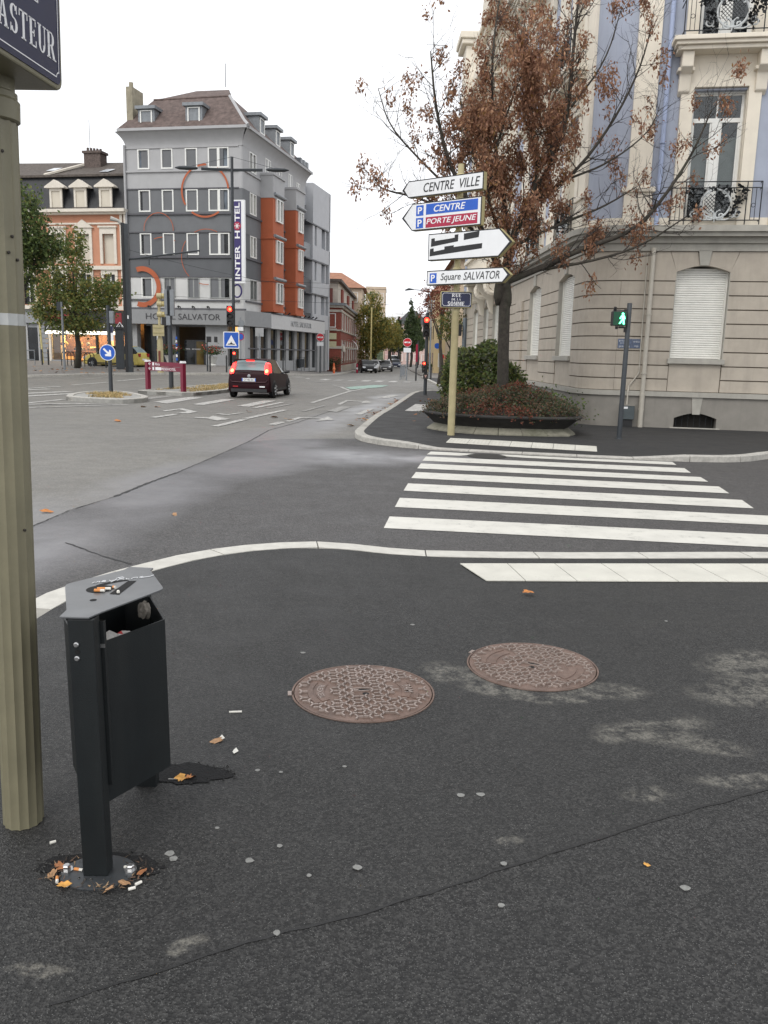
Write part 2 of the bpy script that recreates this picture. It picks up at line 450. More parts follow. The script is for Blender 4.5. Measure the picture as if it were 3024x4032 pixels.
def jag(pts, step, amp):
    P = bylen(pts, step); return [(p.x + R.uniform(-amp, amp), p.y + R.uniform(-amp, amp)) for p in P]
def sheet(name, poly, z, m, parent=None):
    bm = bmesh.new(); vs = [bm.verts.new((x, y, z(x, y) if callable(z) else z)) for x, y in poly]
    f = bm.faces.new(vs); bmesh.ops.triangulate(bm, faces=[f])
    me = bpy.data.meshes.new(name); bm.normal_update()
    for f in bm.faces:
        if f.normal.z < 0: f.normal_flip()
    bm.to_mesh(me); bm.free(); me.materials.append(m)
    return link(name, me, parent)
CR = [(-3.7, 5.6), (-3.613, 6.956), (-3.55, 8.12), (-3.5, 9.05), (-3.3, 9.98), (-3.19, 11.2), (-3.07, 12.1), (-2.88, 14.6), (-2.75, 16.6)]
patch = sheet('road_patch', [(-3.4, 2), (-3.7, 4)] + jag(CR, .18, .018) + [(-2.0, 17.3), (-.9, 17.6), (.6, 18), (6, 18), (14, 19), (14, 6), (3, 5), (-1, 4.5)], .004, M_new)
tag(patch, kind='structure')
def seam(name, pts, wd, z, parent):
    P = jag(pts, .06, .006); mb = MB(); L = []
    for i, p in enumerate(P):
        a = Vector(P[max(0, i - 1)]); b = Vector(P[min(len(P) - 1, i + 1)]); t = (b - a).normalized(); w_ = wd * R.uniform(.35, 1.)
        zz = z(p[0], p[1]) if callable(z) else z
        L.append(((p[0] - t.y * w_, p[1] + t.x * w_, zz), (p[0] + t.y * w_, p[1] - t.x * w_, zz)))
    for a, b in zip(L[:-1], L[1:]): mb.quad(a[0], a[1], b[1], b[0])
    return mb.obj(name, M_tar, parent)
seam('tar_seam', CR[2:], .012, .0075, road)
seam('tar_seam', CR[4:7], .03, .0085, road)
seam('tar_seam', [(-2.75, 16.6), (-2.7, 19.1), (-2.27, 21.5), (-1.44, 28.5)], .016, .0055, road)
seam('tar_seam', [(-2.95, 7.5), (-2.472, 7.05), (-2.127, 6.78)], .014, .0075, road)

# near pavement
NK = smoothline([(-2.5, -6), (-2.5, 3), (-2.47, 4.6), (-2.4, 5.49), (-2.28, 5.85), (-2.0, 6.4), (-1.59, 6.98), (-1.05, 7.33), (-.5, 7.45), (.49, 7.44), (1.07, 7.45), (2.17, 7.54), (3.68, 7.71), (9, 8.3), (14, 8.9)], 1)
def fan(name, line, extra, c, off, side, zfun, m, fr):
    P = bylen(line, .45); k = len(P); ring = []
    for i in range(k):
        t = (P[min(i + 1, k - 1)] - P[max(i - 1, 0)]).normalized(); n_ = Vector((-t.y, t.x)) * side
        ring.append(P[i] + n_ * off)
    ring += [Vector(e) for e in extra]
    c = Vector(c); mb = MB(); n_ = len(ring)
    for f_ in fr:
        for p in ring:
            q = c.lerp(p, f_); mb.v.append((q.x, q.y, zfun(q.x, q.y)))
    for j in range(len(fr) - 1):
        for i in range(n_):
            mb.f.append((j * n_ + i, (j + 1) * n_ + i, (j + 1) * n_ + (i + 1) % n_, j * n_ + (i + 1) % n_))
    mb.mi = [0] * len(mb.f)
    o = struct(name, mb, m)
    me = o.data; me.flip_normals() if me.polygons[0].normal.z < 0 else None
    return o
near = fan('near_pavement', NK, [(14, -6)], (.3, .2), .235, -1, zp, M_pave, [1, .98, .95, .91, .87, .83, .78, .7, .55, .3, .001])
kerb(near, NK[6:], .24, lambda x, y: zp(x, y) + .006, lambda x, y: -.08, 1.0, M_kerbw, -1)
JL = [(-4, .45), (-.85, 1.9), (-.7, 1.97), (-.28, 2.19), (-.06, 2.28), (.45, 2.54), (.96, 2.81), (1.59, 3.11), (4, 4.25)]
pp = sheet('pavement_patch', jag(JL, .04, .006) + [(5, -5), (-2.3, -5), (-2.3, 1.2)][:2] + [(-4, -5)], .094, M_pave2)
tag(pp, kind='structure')
seam('tar_seam', JL[1:], .008, .0965, near)

# far pavement in front of the blue and cream building
FK = [(3.0, 75), (3.0, 42.5), (2.5, 40.6), (1.75, 39.9), (1.2, 38.6), (.6, 32.5), (-.02, 26.1), (-.35, 23.3), (-.62, 19.6), (-.72, 17.9), (-.38, 16.75), (.61, 15.9), (2.155, 15.5), (3.55, 15.2), (4.74, 14.97), (5.92, 14.9), (6.55, 15.05), (7.3, 15.7), (8.6, 16.7), (14, 16.2)]
FKs = smoothline(FK, 1)
farp = fan('far_pavement', FKs, [(16, 18), (16, 60), (6, 75)], (4.2, 24), .19, 1, zf, M_fpave, [1, .985, .96, .92, .86, .78, .65, .45, .001])
kerb(farp, FKs, .2, lambda x, y: zf(x, y) + .005, lambda x, y: g(x, y) - .08, 1.0, M_kerb, 1)
# hotel pavement
HK = [(-60, 40), (-24, 42.6), (-19.3, 44.0), (-17.4, 46.0), (-16.8, 47.6), (-13.9, 49.7), (-9.9, 51.1), (-8.8, 53), (-7.3, 59.6), (-5.2, 71.5), (-4.1, 85), (-3.75, 130), (-3.75, 260)]
zh = lambda x, y: g(x, y) + .12
hotp = fan('hotel_pavement', smoothline(HK, 1), [(-120, 260), (-120, 40)], (-30, 80), .2, 1, zh, M_hpave, [1, .97, .94, .9, .86, .8, .74, .67, .58, .48, .35, .2, .001])
kerb(hotp, smoothline(HK[1:-1], 1), .25, lambda x, y: zh(x, y) + .01, lambda x, y: g(x, y) - .05, 1.5, M_kerb, 1)

# right-hand far pavement of the receding street
mb = MB()
for a, b in zip(range(68, 260, 6), range(74, 266, 6)):
    mb.quad((3.3, a, g(3.3, a) + .12), (30, a, g(3.3, a) + .12), (30, b, g(3.3, b) + .12), (3.3, b, g(3.3, b) + .12))
    mb.quad((3.3, a, g(3.3, a)), (3.3, a, g(3.3, a) + .12), (3.3, b, g(3.3, b) + .12), (3.3, b, g(3.3, b)))
struct('street_pavement', mb, M_hpave)

# painted markings
def mark(name, pts, m, z=.012, base=None):
    f = base or g
    o = sheet(name, pts, lambda x, y: f(x, y) + z, m, road); return o
def dash(name, a, b, wd, m, z=.012):
    a = Vector(a); b = Vector(b); t = (b - a).normalized(); n_ = Vector((-t.y, t.x)) * wd / 2; k = max(1, int((b - a).length / 1.5))
    mb = MB()
    for i in range(k):
        p = a.lerp(b, i / k); q = a.lerp(b, (i + 1) / k)
        mb.quad(*[(v.x, v.y, g(v.x, v.y) + z) for v in (p + n_, p - n_, q - n_, q + n_)])
    o = mb.obj(name, m, road, fix=False); 
    if o.data.polygons[0].normal.z < 0: o.data.flip_normals()
    return o
S = [[(.064, 9.115), (.001, 8.48), (3.805, 7.995), (4.081, 8.607)], [(.197, 10.358), (.128, 9.707), (4.323, 9.143), (4.58, 9.714)], [(.33, 11.572), (.254, 10.921), (4.621, 10.197), (4.733, 10.819)],
     [(.481, 12.735), (.389, 12.085), (4.781, 11.351), (4.88, 11.968)], [(.6, 13.791), (.516, 13.161), (4.9, 12.426), (4.966, 12.926)], [(.728, 14.755), (.637, 14.145), (4.986, 13.398), (5.084, 13.983)]]
for i, s in enumerate(S):
    if i < 2:
        (a, b, c, d) = [Vector(p) for p in s]; s = [a, b, b + (c - b) * 1.12, a + (d - a) * 1.12]
    mark('crosswalk_stripe', [tuple(p) for p in s], M_white, .009)
mark('crosswalk_stripe', [(.855, 15.55), (.757, 15.075), (1.35, 15.0), (1.75, 15.32), (1.2, 15.5)], M_white, .009)
mark('crosswalk_stripe', [(2.2, 15.35), (1.95, 15.18), (2.5, 14.93), (2.9, 14.84), (5.089, 14.39), (5.16, 14.82), (3.6, 15.03)], M_white, .009)
mb = MB(); mb.lathe([(.36, .005), (.36, .012), (.3, .013)], 20, (1.85, 15.02)); mb.obj('street_drain_cover', mat('cast_iron_dark', (.035, .033, .03), .7, .3, var=.3, scale=20), road)
mark('lane_line', [(-11.2, 25.0), (-9.934, 26.3), (-8.718, 26.86), (-8.4, 27.0), (-9.9, 26.65), (-11.4, 25.7)], M_whited)
dash('lane_line', (-16, 24.2), (-11.1, 25.2), .3, M_whited)
dash('lane_line', (-14, 20.2), (-8.3, 26.7), .2, M_whited)
dash('lane_line', (-16, 23.0), (-10.2, 26.0), .16, M_whitef)
dash('lane_line', (-11.6, 24), (-11.05, 28.5), .22, M_whited)
dash('crosswalk_stripe', (-14.4, 29.6), (-12.78, 33.6), .5, M_whited); dash('crosswalk_stripe', (-13.2, 29.0), (-12.0, 32.5), .45, M_whited)
dash('crosswalk_stripe', (-15.9, 31), (-14.2, 35.2), .45, M_whited)
dash('lane_dash', (-15.3, 34.5), (-14.6, 37.4), .25, M_whited); dash('lane_dash', (-14.6, 38.8), (-13.9, 41.7), .25, M_whited)
dash('lane_dash', (-13.86, 42.9), (-13.2, 45.9), .25, M_whited); dash('lane_dash', (-15.9, 44), (-15.5, 45.6), .25, M_whitef)
mark('crosswalk_stripe', [(-7.93, 28.35), (-7.5, 31.73), (-6.93, 31.6), (-7.26, 27.6)], M_whited)
mark('crosswalk_stripe', [(-6.43, 27.54), (-6.04, 30.92), (-5.58, 30.93), (-6.0, 27.2)], M_whited)
mark('crosswalk_stripe', [(-9.1, 29.2), (-8.6, 32.2), (-8.1, 32.0), (-8.6, 28.8)], M_whitef)
mark('crosswalk_stripe', [(-4.9, 27.2), (-4.5, 30.6), (-4.05, 30.6), (-4.45, 27.0)], M_whited)
mark('turn_arrow', [(-6.57, 24.4), (-6.25, 25.55), (-5.5, 24.2), (-5.62, 23.5), (-5.95, 23.5), (-5.83, 24.3), (-6.22, 25.0), (-6.42, 24.1)], M_whited)
dash('lane_dash', (-6.15, 21.8), (-5.85, 23.2), .22, M_whited)
mark('turn_arrow', [(-5.13, 22.3), (-4.75, 22.3), (-4.78, 22.9), (-4.1, 21.9), (-4.35, 21.35), (-4.72, 21.9), (-5.1, 22.05)], M_whited)
mark('turn_arrow', [(-4.85, 23.55), (-4.45, 23.25), (-4.15, 24.25), (-4.3, 24.2), (-4.5, 23.5), (-4.75, 23.8)], M_whited)
dash('lane_dash', (-4.07, 19.7), (-3.75, 21.9), .2, M_whited); dash('lane_dash', (-3.77, 22.15), (-3.15, 25.9), .2, M_whited)
dash('lane_dash', (-4.2, 26.5), (-3.72, 29.8), .2, M_whited); dash('lane_dash', (-3.8, 26.4), (-3.3, 28.9), .16, M_whitef)
dash('lane_dash', (-2.55, 25.4), (-2.12, 28.5), .12, M_whitef)
dash('lane_dash', (-2.83, 20.5), (-2.68, 21.4), .22, M_whited)
mark('turn_arrow', [(-2.67, 21.6), (-2.44, 23.15), (-1.75, 23.0), (-1.66, 23.6), (-1.41, 22.5), (-1.86, 21.9), (-1.77, 22.75), (-2.33, 22.88), (-2.49, 21.5)], M_whited)
mark('turn_arrow', [(-1.76, 29.3), (-1.56, 31.9), (-.9, 31.65), (-.77, 32.1), (-.53, 30.9), (-.92, 30.3), (-.89, 31.3), (-1.47, 31.5), (-1.6, 29.2)], M_whited)
mark('lane_box', [(-1.836, 25.81), (-1.539, 28.35), (-1.197, 28.15), (-1.513, 25.48)], M_whitef)
dash('lane_line', (-2.68, 29.9), (-1.75, 39.6), .16, M_whited); dash('lane_line', (-1.75, 39.6), (-.4, 47.5), .16, M_whited)
dash('lane_line', (-1.79, 40.3), (-2.43, 44.4), .16, M_whited); dash('lane_line', (-2.43, 44.4), (-3.1, 47.5), .16, M_whitef)
mark('green_cycle_patch', [(-2.2, 44.0), (-1.75, 41.7), (-.3, 45.2), (.1, 49.2), (-.8, 49.0)], M_green, .016)
dash('lane_dash', (-.84, 24.6), (-.5, 27.4), .2, M_whited); dash('lane_dash', (-.18, 34.3), (.37, 36.9), .45, M_whited)
dash('lane_line', (.2, 47.2), (2.6, 46.2), .16, M_whitef); dash('lane_line', (.4, 50.5), (-6, 51.5), .2, M_whitef)
for i in range(9):
    x = -6.6 + i * .95
    mark('crosswalk_stripe', [(x, 57.2 - i * .1), (x + .5, 57.2 - i * .1), (x + .75, 60.4 - i * .1), (x + .25, 60.4 - i * .1)], M_whited if i in (1, 2, 5, 6, 7) else M_whitef)
dash('lane_line', (-9.2, 50.3), (3.4, 54.5), .3, M_whitef)

# tactile strips with round studs
M_tact = paint('tactile_white', (.6, .585, .52), (.3, .3, .27), .12)
def tactile(o, a, b, wdt, zfun, L, endcut=0., studs=True):
    a = Vector(a); b = Vector(b); t = (b - a).normalized(); n_ = Vector((-t.y, t.x)); k = int((b - a).length / L)
    P = lambda s, v: (a.x + t.x * s + n_.x * v, a.y + t.y * s + n_.y * v)
    for i in range(k + 1):
        s0 = i * L + .004; s1 = min((i + 1) * L, (b - a).length) - .004
        if s1 - s0 < .05: continue
        mb = MB(); q = [P(s0, wdt), P(s0 + (endcut if i == 0 else 0), 0), P(s1, 0), P(s1, wdt)]
        mb.add([(x, y, zfun(x, y) + .005) for x, y in q] + [(x, y, zfun(x, y) + .012) for x, y in q], [(4, 5, 6, 7), (0, 1, 5, 4), (1, 2, 6, 5), (2, 3, 7, 6), (3, 0, 4, 7)])
        if studs:
            for u in np.arange(s0 + .04, s1 - .02, .075):
                for v in np.arange(.05, wdt - .02, .075):
                    if i == 0 and u < s0 + endcut * (1 - v / wdt) + .03: continue
                    x, y = P(u, v); z = zfun(x, y) + .0115; r_ = .0135
                    mb.add([(x + r_ * math.cos(q_), y + r_ * math.sin(q_), z) for q_ in np.arange(6) * math.pi / 3] + [(x + .6 * r_ * math.cos(q_), y + .6 * r_ * math.sin(q_), z + .005) for q_ in np.arange(6) * math.pi / 3],
                           [(j, (j + 1) % 6, 6 + (j + 1) % 6, 6 + j) for j in range(6)] + [tuple(range(6, 12))])
        mb.obj('tactile_slab', M_tact, o)
tactile(near, (.72, 6.33), (3.9, 6.62), .62, zp, .42, .1)
tactile(farp, (1.2, 16.5), (4.1, 15.85), .62, zf, .42, 0, True)
mb = MB(); mb.box(0, 1, 0, 1, 0, .01)
mb = MB(); mb.quad(*[(x, y, zf(x, y) + .006) for x, y in ((.55, 25.2), (1.1, 25.1), (1.5, 28.6), (1.0, 28.8))]); mb.obj('crosswalk_stripe', M_whited, farp)

# traffic islands
M_conc = mat('island_concrete', (.3, .295, .275), .85, var=.15, scale=8, bump=.3, dirt=.3, dcol=(.16, .155, .14), streak=False)
M_straw = [mat('dry_grass_%d' % i, c, .9, var=.3, scale=30) for i, c in enumerate([(.42, .3, .13), (.33, .24, .1), (.5, .38, .2), (.2, .2, .08)])]
def island(name, pts, zt):
    P = smoothline(pts + [pts[0]], 1)[:-1]; mb = MB(); mb.prism([(p[0], p[1]) for p in P], -.05, zt - .02)
    o = struct(name, mb, M_conc, fix=True)
    kerb(o, P + [P[0]], .22, lambda x, y: zt, lambda x, y: -.05, 1.4, M_kerb, 1)
    return o
I1 = [(-10.85, 28.2), (-10.0, 27.5), (-9.25, 27.15), (-8.4, 27.2), (-8.1, 28.2), (-8.4, 29.4), (-9.6, 31.6), (-10.6, 32.7), (-11.4, 31.6), (-11.3, 29.6)]
isl1 = island('traffic_island', I1, .15)
I2 = [(-9.9, 33.2), (-8.8, 32.7), (-7.65, 32.2), (-7.2, 33.6), (-6.8, 36), (-6.0, 42), (-6.6, 43.5), (-7.8, 44), (-8.6, 41), (-9.4, 36)]
isl2 = island('traffic_island', I2, .15)
def inpoly(p, poly):
    c = False; n_ = len(poly)
    for i in range(n_):
        a, b = poly[i], poly[i - 1]
        if (a[1] > p[1]) != (b[1] > p[1]) and p[0] < (b[0] - a[0]) * (p[1] - a[1]) / (b[1] - a[1]) + a[0]: c = not c
    return c
def grasspatch(name, label, poly, n_, h):
    mb = MB(); bx = [min(p[0] for p in poly), max(p[0] for p in poly), min(p[1] for p in poly), max(p[1] for p in poly)]
    c = 0
    while c < n_:
        x, y = R.uniform(bx[0], bx[1]), R.uniform(bx[2], bx[3])
        if not inpoly((x, y), poly): continue
        if math.sin(x * 3.1) + math.sin(y * 2.3 + 1) < -.6: c += .4; continue
        c += 1; a = R.uniform(0, 6.28); l = R.uniform(.4, 1) * h; wd = .012; dx, dy = math.cos(a), math.sin(a); q = R.uniform(.2, 1.1) * l
        mb.cur = R.choices([0, 1, 2, 3], [4, 3, 3, 1])[0]
        mb.add([(x - dy * wd, y + dx * wd, .13), (x + dy * wd, y - dx * wd, .13), (x + dx * q, y + dy * q, .13 + l)], [(0, 1, 2)])
    tag(mb.obj(name, M_straw, None, fix=False), label, 'grass', kind='stuff')
shrink = lambda P, k: [(sum(p[0] for p in P) / len(P) * (1 - k) + p[0] * k, sum(p[1] for p in P) / len(P) * (1 - k) + p[1] * k) for p in P]
grasspatch('dry_grass', 'straw coloured dry grass on the island with the blue arrow sign', shrink(I1, .62), 1700, .11)
grasspatch('dry_grass', 'straw coloured dry grass on the island with the maroon board', shrink(I2, .78), 3600, .11)

# fallen leaves, gum, litter
LEAFM = [mat('leaf_litter_%d' % i, c, .7, var=.3, scale=60) for i, c in enumerate([(.42, .16, .04), (.3, .12, .045), (.55, .28, .06), (.2, .09, .04), (.35, .2, .1)])]
def leafmesh(s, seed):
    r_ = random.Random(seed); mb = MB(); pts = []
    for i in range(14):
        a = 2 * math.pi * i / 14; rad = s * (.55 + .45 * abs(math.cos(a * 2.5)) * r_.uniform(.7, 1))
        pts.append((rad * math.cos(a) * 1.3, rad * math.sin(a) * .8, .25 * s * (math.sin(a * 2 + seed) * .5 + .7) * r_.uniform(.5, 1)))
    mb.add([(0, 0, .05 * s)] + pts, [(0, i + 1, (i + 1) % 14 + 1) for i in range(14)])
    return mb
def leaf(x, y, z, s, c, label, group=None, name='fallen_leaf', seed=None):
    o = leafmesh(s, seed or R.randint(0, 999)).obj(name, LEAFM[c], fix=False); o.location = (x, y, z); o.rotation_euler = (R.uniform(-.3, .3), R.uniform(-.3, .3), R.uniform(0, 6))
    return tag(o, label, 'leaf', group)
leaf(.93, 2.57, .098, .012, 2, 'tiny orange leaf alone on the dark pavement at lower right')
leaf(1.08, 5.9, .093, .045, 0, 'orange brown leaf on the pavement beside the white tactile strip')
leaf(-.72, 3.42, .093, .03, 4, 'pinkish leaf scrap on the pavement right of the litter bin')
leaf(-3.7, 8.92, .008, .07, 0, 'brown leaf on the road near the olive pole, close to the crack')
leaf(-2.3, 8.92, .012, .04, 4, 'pale scrap of leaf on the grey road behind the litter bin')
leaf(-6.63, 20.5, .008, .12, 0, 'curled orange leaf on the road in front of the blue arrow island')
leaf(-4.08, 24.7, .012, .1, 3, 'dark brown leaf on the road near the burgundy car')
leaf(-3.07, 22.8, .012, .11, 3, 'dark leaf on the road between the painted arrows')
leaf(-2.6, 22.1, .016, .14, 2, 'bright orange leaf lying on a painted turn arrow')
leaf(-.89, 20.8, .012, .13, 2, 'yellow orange leaf on the road beside the corner kerb')
leaf(-7.5, 25.7, .012, .1, 4, 'pale leaf pair on the road below the blue arrow island, left one')
leaf(-7.1, 25.8, .012, .1, 0, 'orange leaf on the road below the blue arrow island, right one')
for i in range(60):
    t = R.random(); y = 22 + 12 * t + R.uniform(-.6, .6); x = -.55 + (y - 22) * .11 - abs(R.gauss(0, .22))
    leaf(x, y, .012, R.uniform(.035, .07), R.choice([0, 1, 1, 2, 3]), 'brown autumn leaf drifted against the kerb near the traffic light', 'leaves drifted along the kerb')
for i in range(26):
    x = R.uniform(.1, 2.4); y = R.uniform(20.5, 33)
    if inpoly((x, y), [(0, 19.5), (.8, 19.5), (1.1, 22), (3, 30), (1.5, 33), (.8, 33)]):
        leaf(x, y, zf(x, y) + .004, R.uniform(.05, .09), R.choice([0, 1, 3]), 'brown autumn leaf scattered on the far pavement beside the planter', 'leaves on the far pavement')
for i in range(70):
    x = R.uniform(-25, -14.5); y = R.uniform(47.5, 54)
    leaf(x, y, zh(x, y) + .005, R.uniform(.07, .13), R.choice([1, 3, 4, 4]), 'dry leaf under the street tree before the bakery', 'leaves below the street tree')
M_gum = mat('gum_grey', (.2, .2, .19), .8, var=.2, scale=80)
for (x, y) in [(-.5, 3.17), (-.4, 3.16), (-.14, 3.22), (-.22, 2.47), (-.06, 2.52), (-.29, 2.19), (.4, 2.34), (.44, 2.56), (-.58, 2.74), (-.43, 2.55), (-.34, 2.64), (.33, 3.01), (.41, 3.02), (1.02, 2.45), (-.69, 2.55), (-.71, 2.58), (.2, 5.1), (-.45, 4.55), (1.9, 5.3)]:
    mb = MB(); s = R.uniform(.009, .019); n_ = 9
    pts = [(s * R.uniform(.7, 1.1) * math.cos(i * 2 * math.pi / n_), s * R.uniform(.6, 1) * math.sin(i * 2 * math.pi / n_)) for i in range(n_)]
    mb.prism(pts, 0, .0015); o = mb.obj('gum_spot', M_gum); o.location = (x, y, .0955 if y < 2.5 + .42 * x + .1 else zp(x, y) + .001)
    tag(o, 'flattened grey chewing gum spot trodden into the dark pavement', 'gum', 'gum spots on the near pavement')
# ------------------------------------------------------------------ near street furniture
M_olive = mat('olive_paint', (.185, .17, .11), .45, var=.1, scale=7, dirt=.35, dcol=(.1, .085, .06), bump=.08, bscale=60)
M_cream = mat('cream_post_paint', (.41, .355, .2), .5, var=.1, scale=5, dirt=.3, dcol=(.2, .16, .08))
M_creamside = mat('cream_box_paint', (.36, .31, .15), .45, var=.1, scale=4, dirt=.2, dcol=(.2, .17, .08))
M_navy = mat('enamel_navy', (.006, .009, .045), .3, var=.12, scale=5)
M_blue = mat('sign_blue', (.01, .09, .46), .35, var=.06)
M_red = mat('sign_red', (.36, .012, .05), .4, var=.06)
M_swhite = mat('sign_white', (.74, .75, .76), .35, var=.03, dirt=.12, dcol=(.4, .4, .38))
M_lwhite = mat('lettering_white', (.78, .78, .79), .4, var=.03)
M_black = mat('sign_black', (.012, .012, .013), .5, var=.2)
M_steel = mat('bolt_steel', (.5, .5, .5), .3, .9, var=.1)
M_binp = mat('bin_anthracite', (.005, .0075, .0085), .48, var=.15, scale=10, bump=.12, bscale=260, dirt=.18, dcol=(.05, .05, .045))
M_inside = mat('bin_inside', (.008, .009, .01), .8)

# -- fluted olive pole with the street name box
pl = thing('street_name_post', 'olive fluted metal post with navy enamel street name box, at left edge', 'sign post', (-1.293, 2.763, .088), 0, tilt=(0, .0196))
mb = MB(); n_ = 56; fl = 14; r_ = .069
prof = []
for i in range(n_):
    a = 2 * math.pi * i / n_; ph = (a * fl / (2 * math.pi)) % 1
    rad = r_ - .0048 * math.sin(ph * math.pi) ** .8 * (1 if ph < 1 else 0)
    prof.append((rad * math.cos(a), rad * math.sin(a)))
mb.prism(prof, 0, 2.44); mb.obj('fluted_pole', M_olive, pl, auto=50)
mb = MB(); mb.lathe([(.071, 2.395), (.077, 2.40), (.078, 2.455), (.071, 2.463), (.071, 2.48), (.064, 2.485), (.064, 2.545), (.05, 2.56)], 40)
mb.obj('top_collar', M_olive, pl, auto=35)
mb = MB()
q = [(x * 1.008, y * 1.008) for x, y in prof]
mb.prism(q, 1.775, 1.812); mb.obj('sticker_band', mat('sticker_grey', (.42, .43, .42), .5, var=.12, scale=10, dirt=.3, dcol=(.25, .24, .2)), pl, auto=50)
for (a, z) in ((-.55, 2.05), (-.75, 2.0), (-.5, 1.1), (-.3, 1.98), (-.85, 2.3)):
    mb = MB(); x, y = .068 * math.cos(a), .068 * math.sin(a); mb.lathe([(.005, -.002), (.005, .003), (.003, .005)], 8)
    mb.obj('rivet', mat('rivet_dark', (.04, .035, .03), .5, .5), pl, T=lambda a_, b_, c_, x=x, y=y, z=z, a=a: (x + math.cos(a) * c_ - math.sin(a) * a_, y + math.sin(a) * c_ + math.cos(a) * a_, z + b_))
# name box: runs away from the viewer, face towards +x
BD = Vector((.103, .995, 0)).normalized(); zb0 = 2.522; LEN = .74; TH = .3; HH = .42
Tb = lambda s, n, z: (.0 + BD.x * s + BD.y * n - .062, BD.y * s - BD.x * n, z + zb0)
sx1 = .155
def rrect(x0, x1, y0, y1, r, k=5):
    P = []
    for cx, cy, a0 in ((x1 - r, y0 + r, -90), (x1 - r, y1 - r, 0), (x0 + r, y1 - r, 90), (x0 + r, y0 + r, 180)):
        for i in range(k + 1):
            a = math.radians(a0 + 90 * i / k); P.append((cx + r * math.cos(a), cy + r * math.sin(a)))
    return P
BX = .215
mb = MB(); mb.prism(rrect(sx1 - LEN, sx1, 0, HH, .035), BX - TH, BX, 'y'); mb.obj('name_box', M_olive, pl, Tb, bevel=.006)
mb = MB(); mb.prism(rrect(sx1 - LEN + .014, sx1 - .018, .016, HH - .014, .022), BX, BX + .003, 'y'); mb.obj('enamel_plate', M_navy, pl, Tb)
def outline(mbx, P, wd, y0, y1, closed=True):
    n_ = len(P); c = Vector((sum(p[0] for p in P) / n_, sum(p[1] for p in P) / n_)); Q = []
    for i in range(n_):
        a = Vector(P[i - 1]); b = Vector(P[(i + 1) % n_]); t = (b - a).normalized(); Q.append(Vector(P[i]) + Vector((-t.y, t.x)) * wd)
    vs = [(p[0], y1, p[1]) for p in P] + [(q_.x, y1, q_.y) for q_ in Q]
    mbx.add(vs, [(i, (i + 1) % n_, n_ + (i + 1) % n_, n_ + i) for i in range(n_)])
def notched(x0, x1, y0, y1, r):
    P = []
    for cx, cy, a0 in ((x1, y0, 180), (x1, y1, 270), (x0, y1, 0), (x0, y0, 90)):
        for i in range(7):
            a = math.radians(a0 - 90 * i / 6); P.append((cx + r * math.cos(a), cy + r * math.sin(a)))
    return P
mb = MB(); outline(mb, notched(sx1 - LEN + .03, sx1 - .03, .034, HH - .03, .016), .0035, 0, BX + .0045); mb.obj('white_border', M_lwhite, pl, Tb, fix=False)
vs, fs = serif('PASTEUR'); geo('lettering', vs, fs, M_lwhite, pl, Tb, -.272, sx1 - .047, .078, .156, BX + .0032, .0015)
vs, fs = serif('RUE'); geo('lettering', vs, fs, M_lwhite, pl, Tb, -.20, .006, .21, .275, BX + .0032, .0015)
mb = MB(); mb.lathe([(.06, 2.44), (.06, 2.53)], 24); mb.obj('box_bracket', M_olive, pl, auto=40)

# -- litter bin
bn = thing('litter_bin', 'anthracite metal litter bin on two posts with a flat ashtray lid', 'litter bin', (-.918, 2.75, .09), 0, tilt=(0, -.012))
W_ = .041
mb = MB(); mb.box(-W_, W_, -.31, -.255, .004, .885); mb.obj('post', M_binp, bn, bevel=.004)
mb = MB(); mb.box(-W_ + .006, W_ + .012, -.255, -.235, .3, .86); mb.obj('post_rail', M_binp, bn, bevel=.002)
mb = MB(); mb.box(-W_, W_, .27, .315, -.03, .885); mb.obj('post', M_binp, bn, bevel=.004)
mb = MB(); mb.lathe([(.125, -.006), (.125, .004), (.12, .005)], 40, (0, -.285)); mb.obj('base_plate', mat('bin_base_plate', (.05, .055, .06), .4, .3, var=.2, scale=14, dirt=.4), bn, T=lambda x, y, z: (x, -.285 + (y + .285) * .75, z))
mb = MB(); mb.lathe([(.125, -.03), (.125, -.022), (.12, -.02)], 40, (.03, .31)); mb.obj('base_plate', MATS['bin_base_plate'], bn)
for x, y in ((-.105, -.28), (.105, -.275)):
    mb = MB(); mb.lathe([(.022, .005), (.022, .009), (.013, .009), (.013, .022), (.01, .025)], 6, (x, y)); mb.obj('anchor_bolt', M_steel, bn, auto=30)
OUT = [(.03, -.255), (.168, -.015), (.176, .0), (.168, .02), (.05, .27), (-.05, .27), (-.168, .02), (-.176, .0), (-.168, -.015), (-.03, -.255)]
def shell(P, z0, z1, th):
    mb = MB(); n_ = len(P); I = [(x * (1 - th / .17), y * (1 - th / .25)) for x, y in P]
    vs = [(x, y, z0) for x, y in P] + [(x, y, z1) for x, y in P] + [(x, y, z1) for x, y in I] + [(x, y, z0 + .03) for x, y in I]
    fs = [(i, (i + 1) % n_, n_ + (i + 1) % n_, n_ + i) for i in range(n_)] + [(n_ + i, n_ + (i + 1) % n_, 2 * n_ + (i + 1) % n_, 2 * n_ + i) for i in range(n_)] + [(2 * n_ + i, 2 * n_ + (i + 1) % n_, 3 * n_ + (i + 1) % n_, 3 * n_ + i) for i in range(n_)]
    fs += [tuple(range(n_))[::-1], tuple(range(3 * n_, 4 * n_))]
    return mb.add(vs, fs)
b_ = shell(OUT, .235, .785, .006); b_.obj('bin_body', M_binp, bn, fix=True)
LID = [(-.062, -.315), (.03, -.318), (.05, -.262), (.164, -.02), (.171, 0), (.168, .022), (.062, .245), (.062, .282), (-.032, .295), (-.04, .25), (-.172, .06), (-.176, .04), (-.172, .02), (-.066, -.245)]
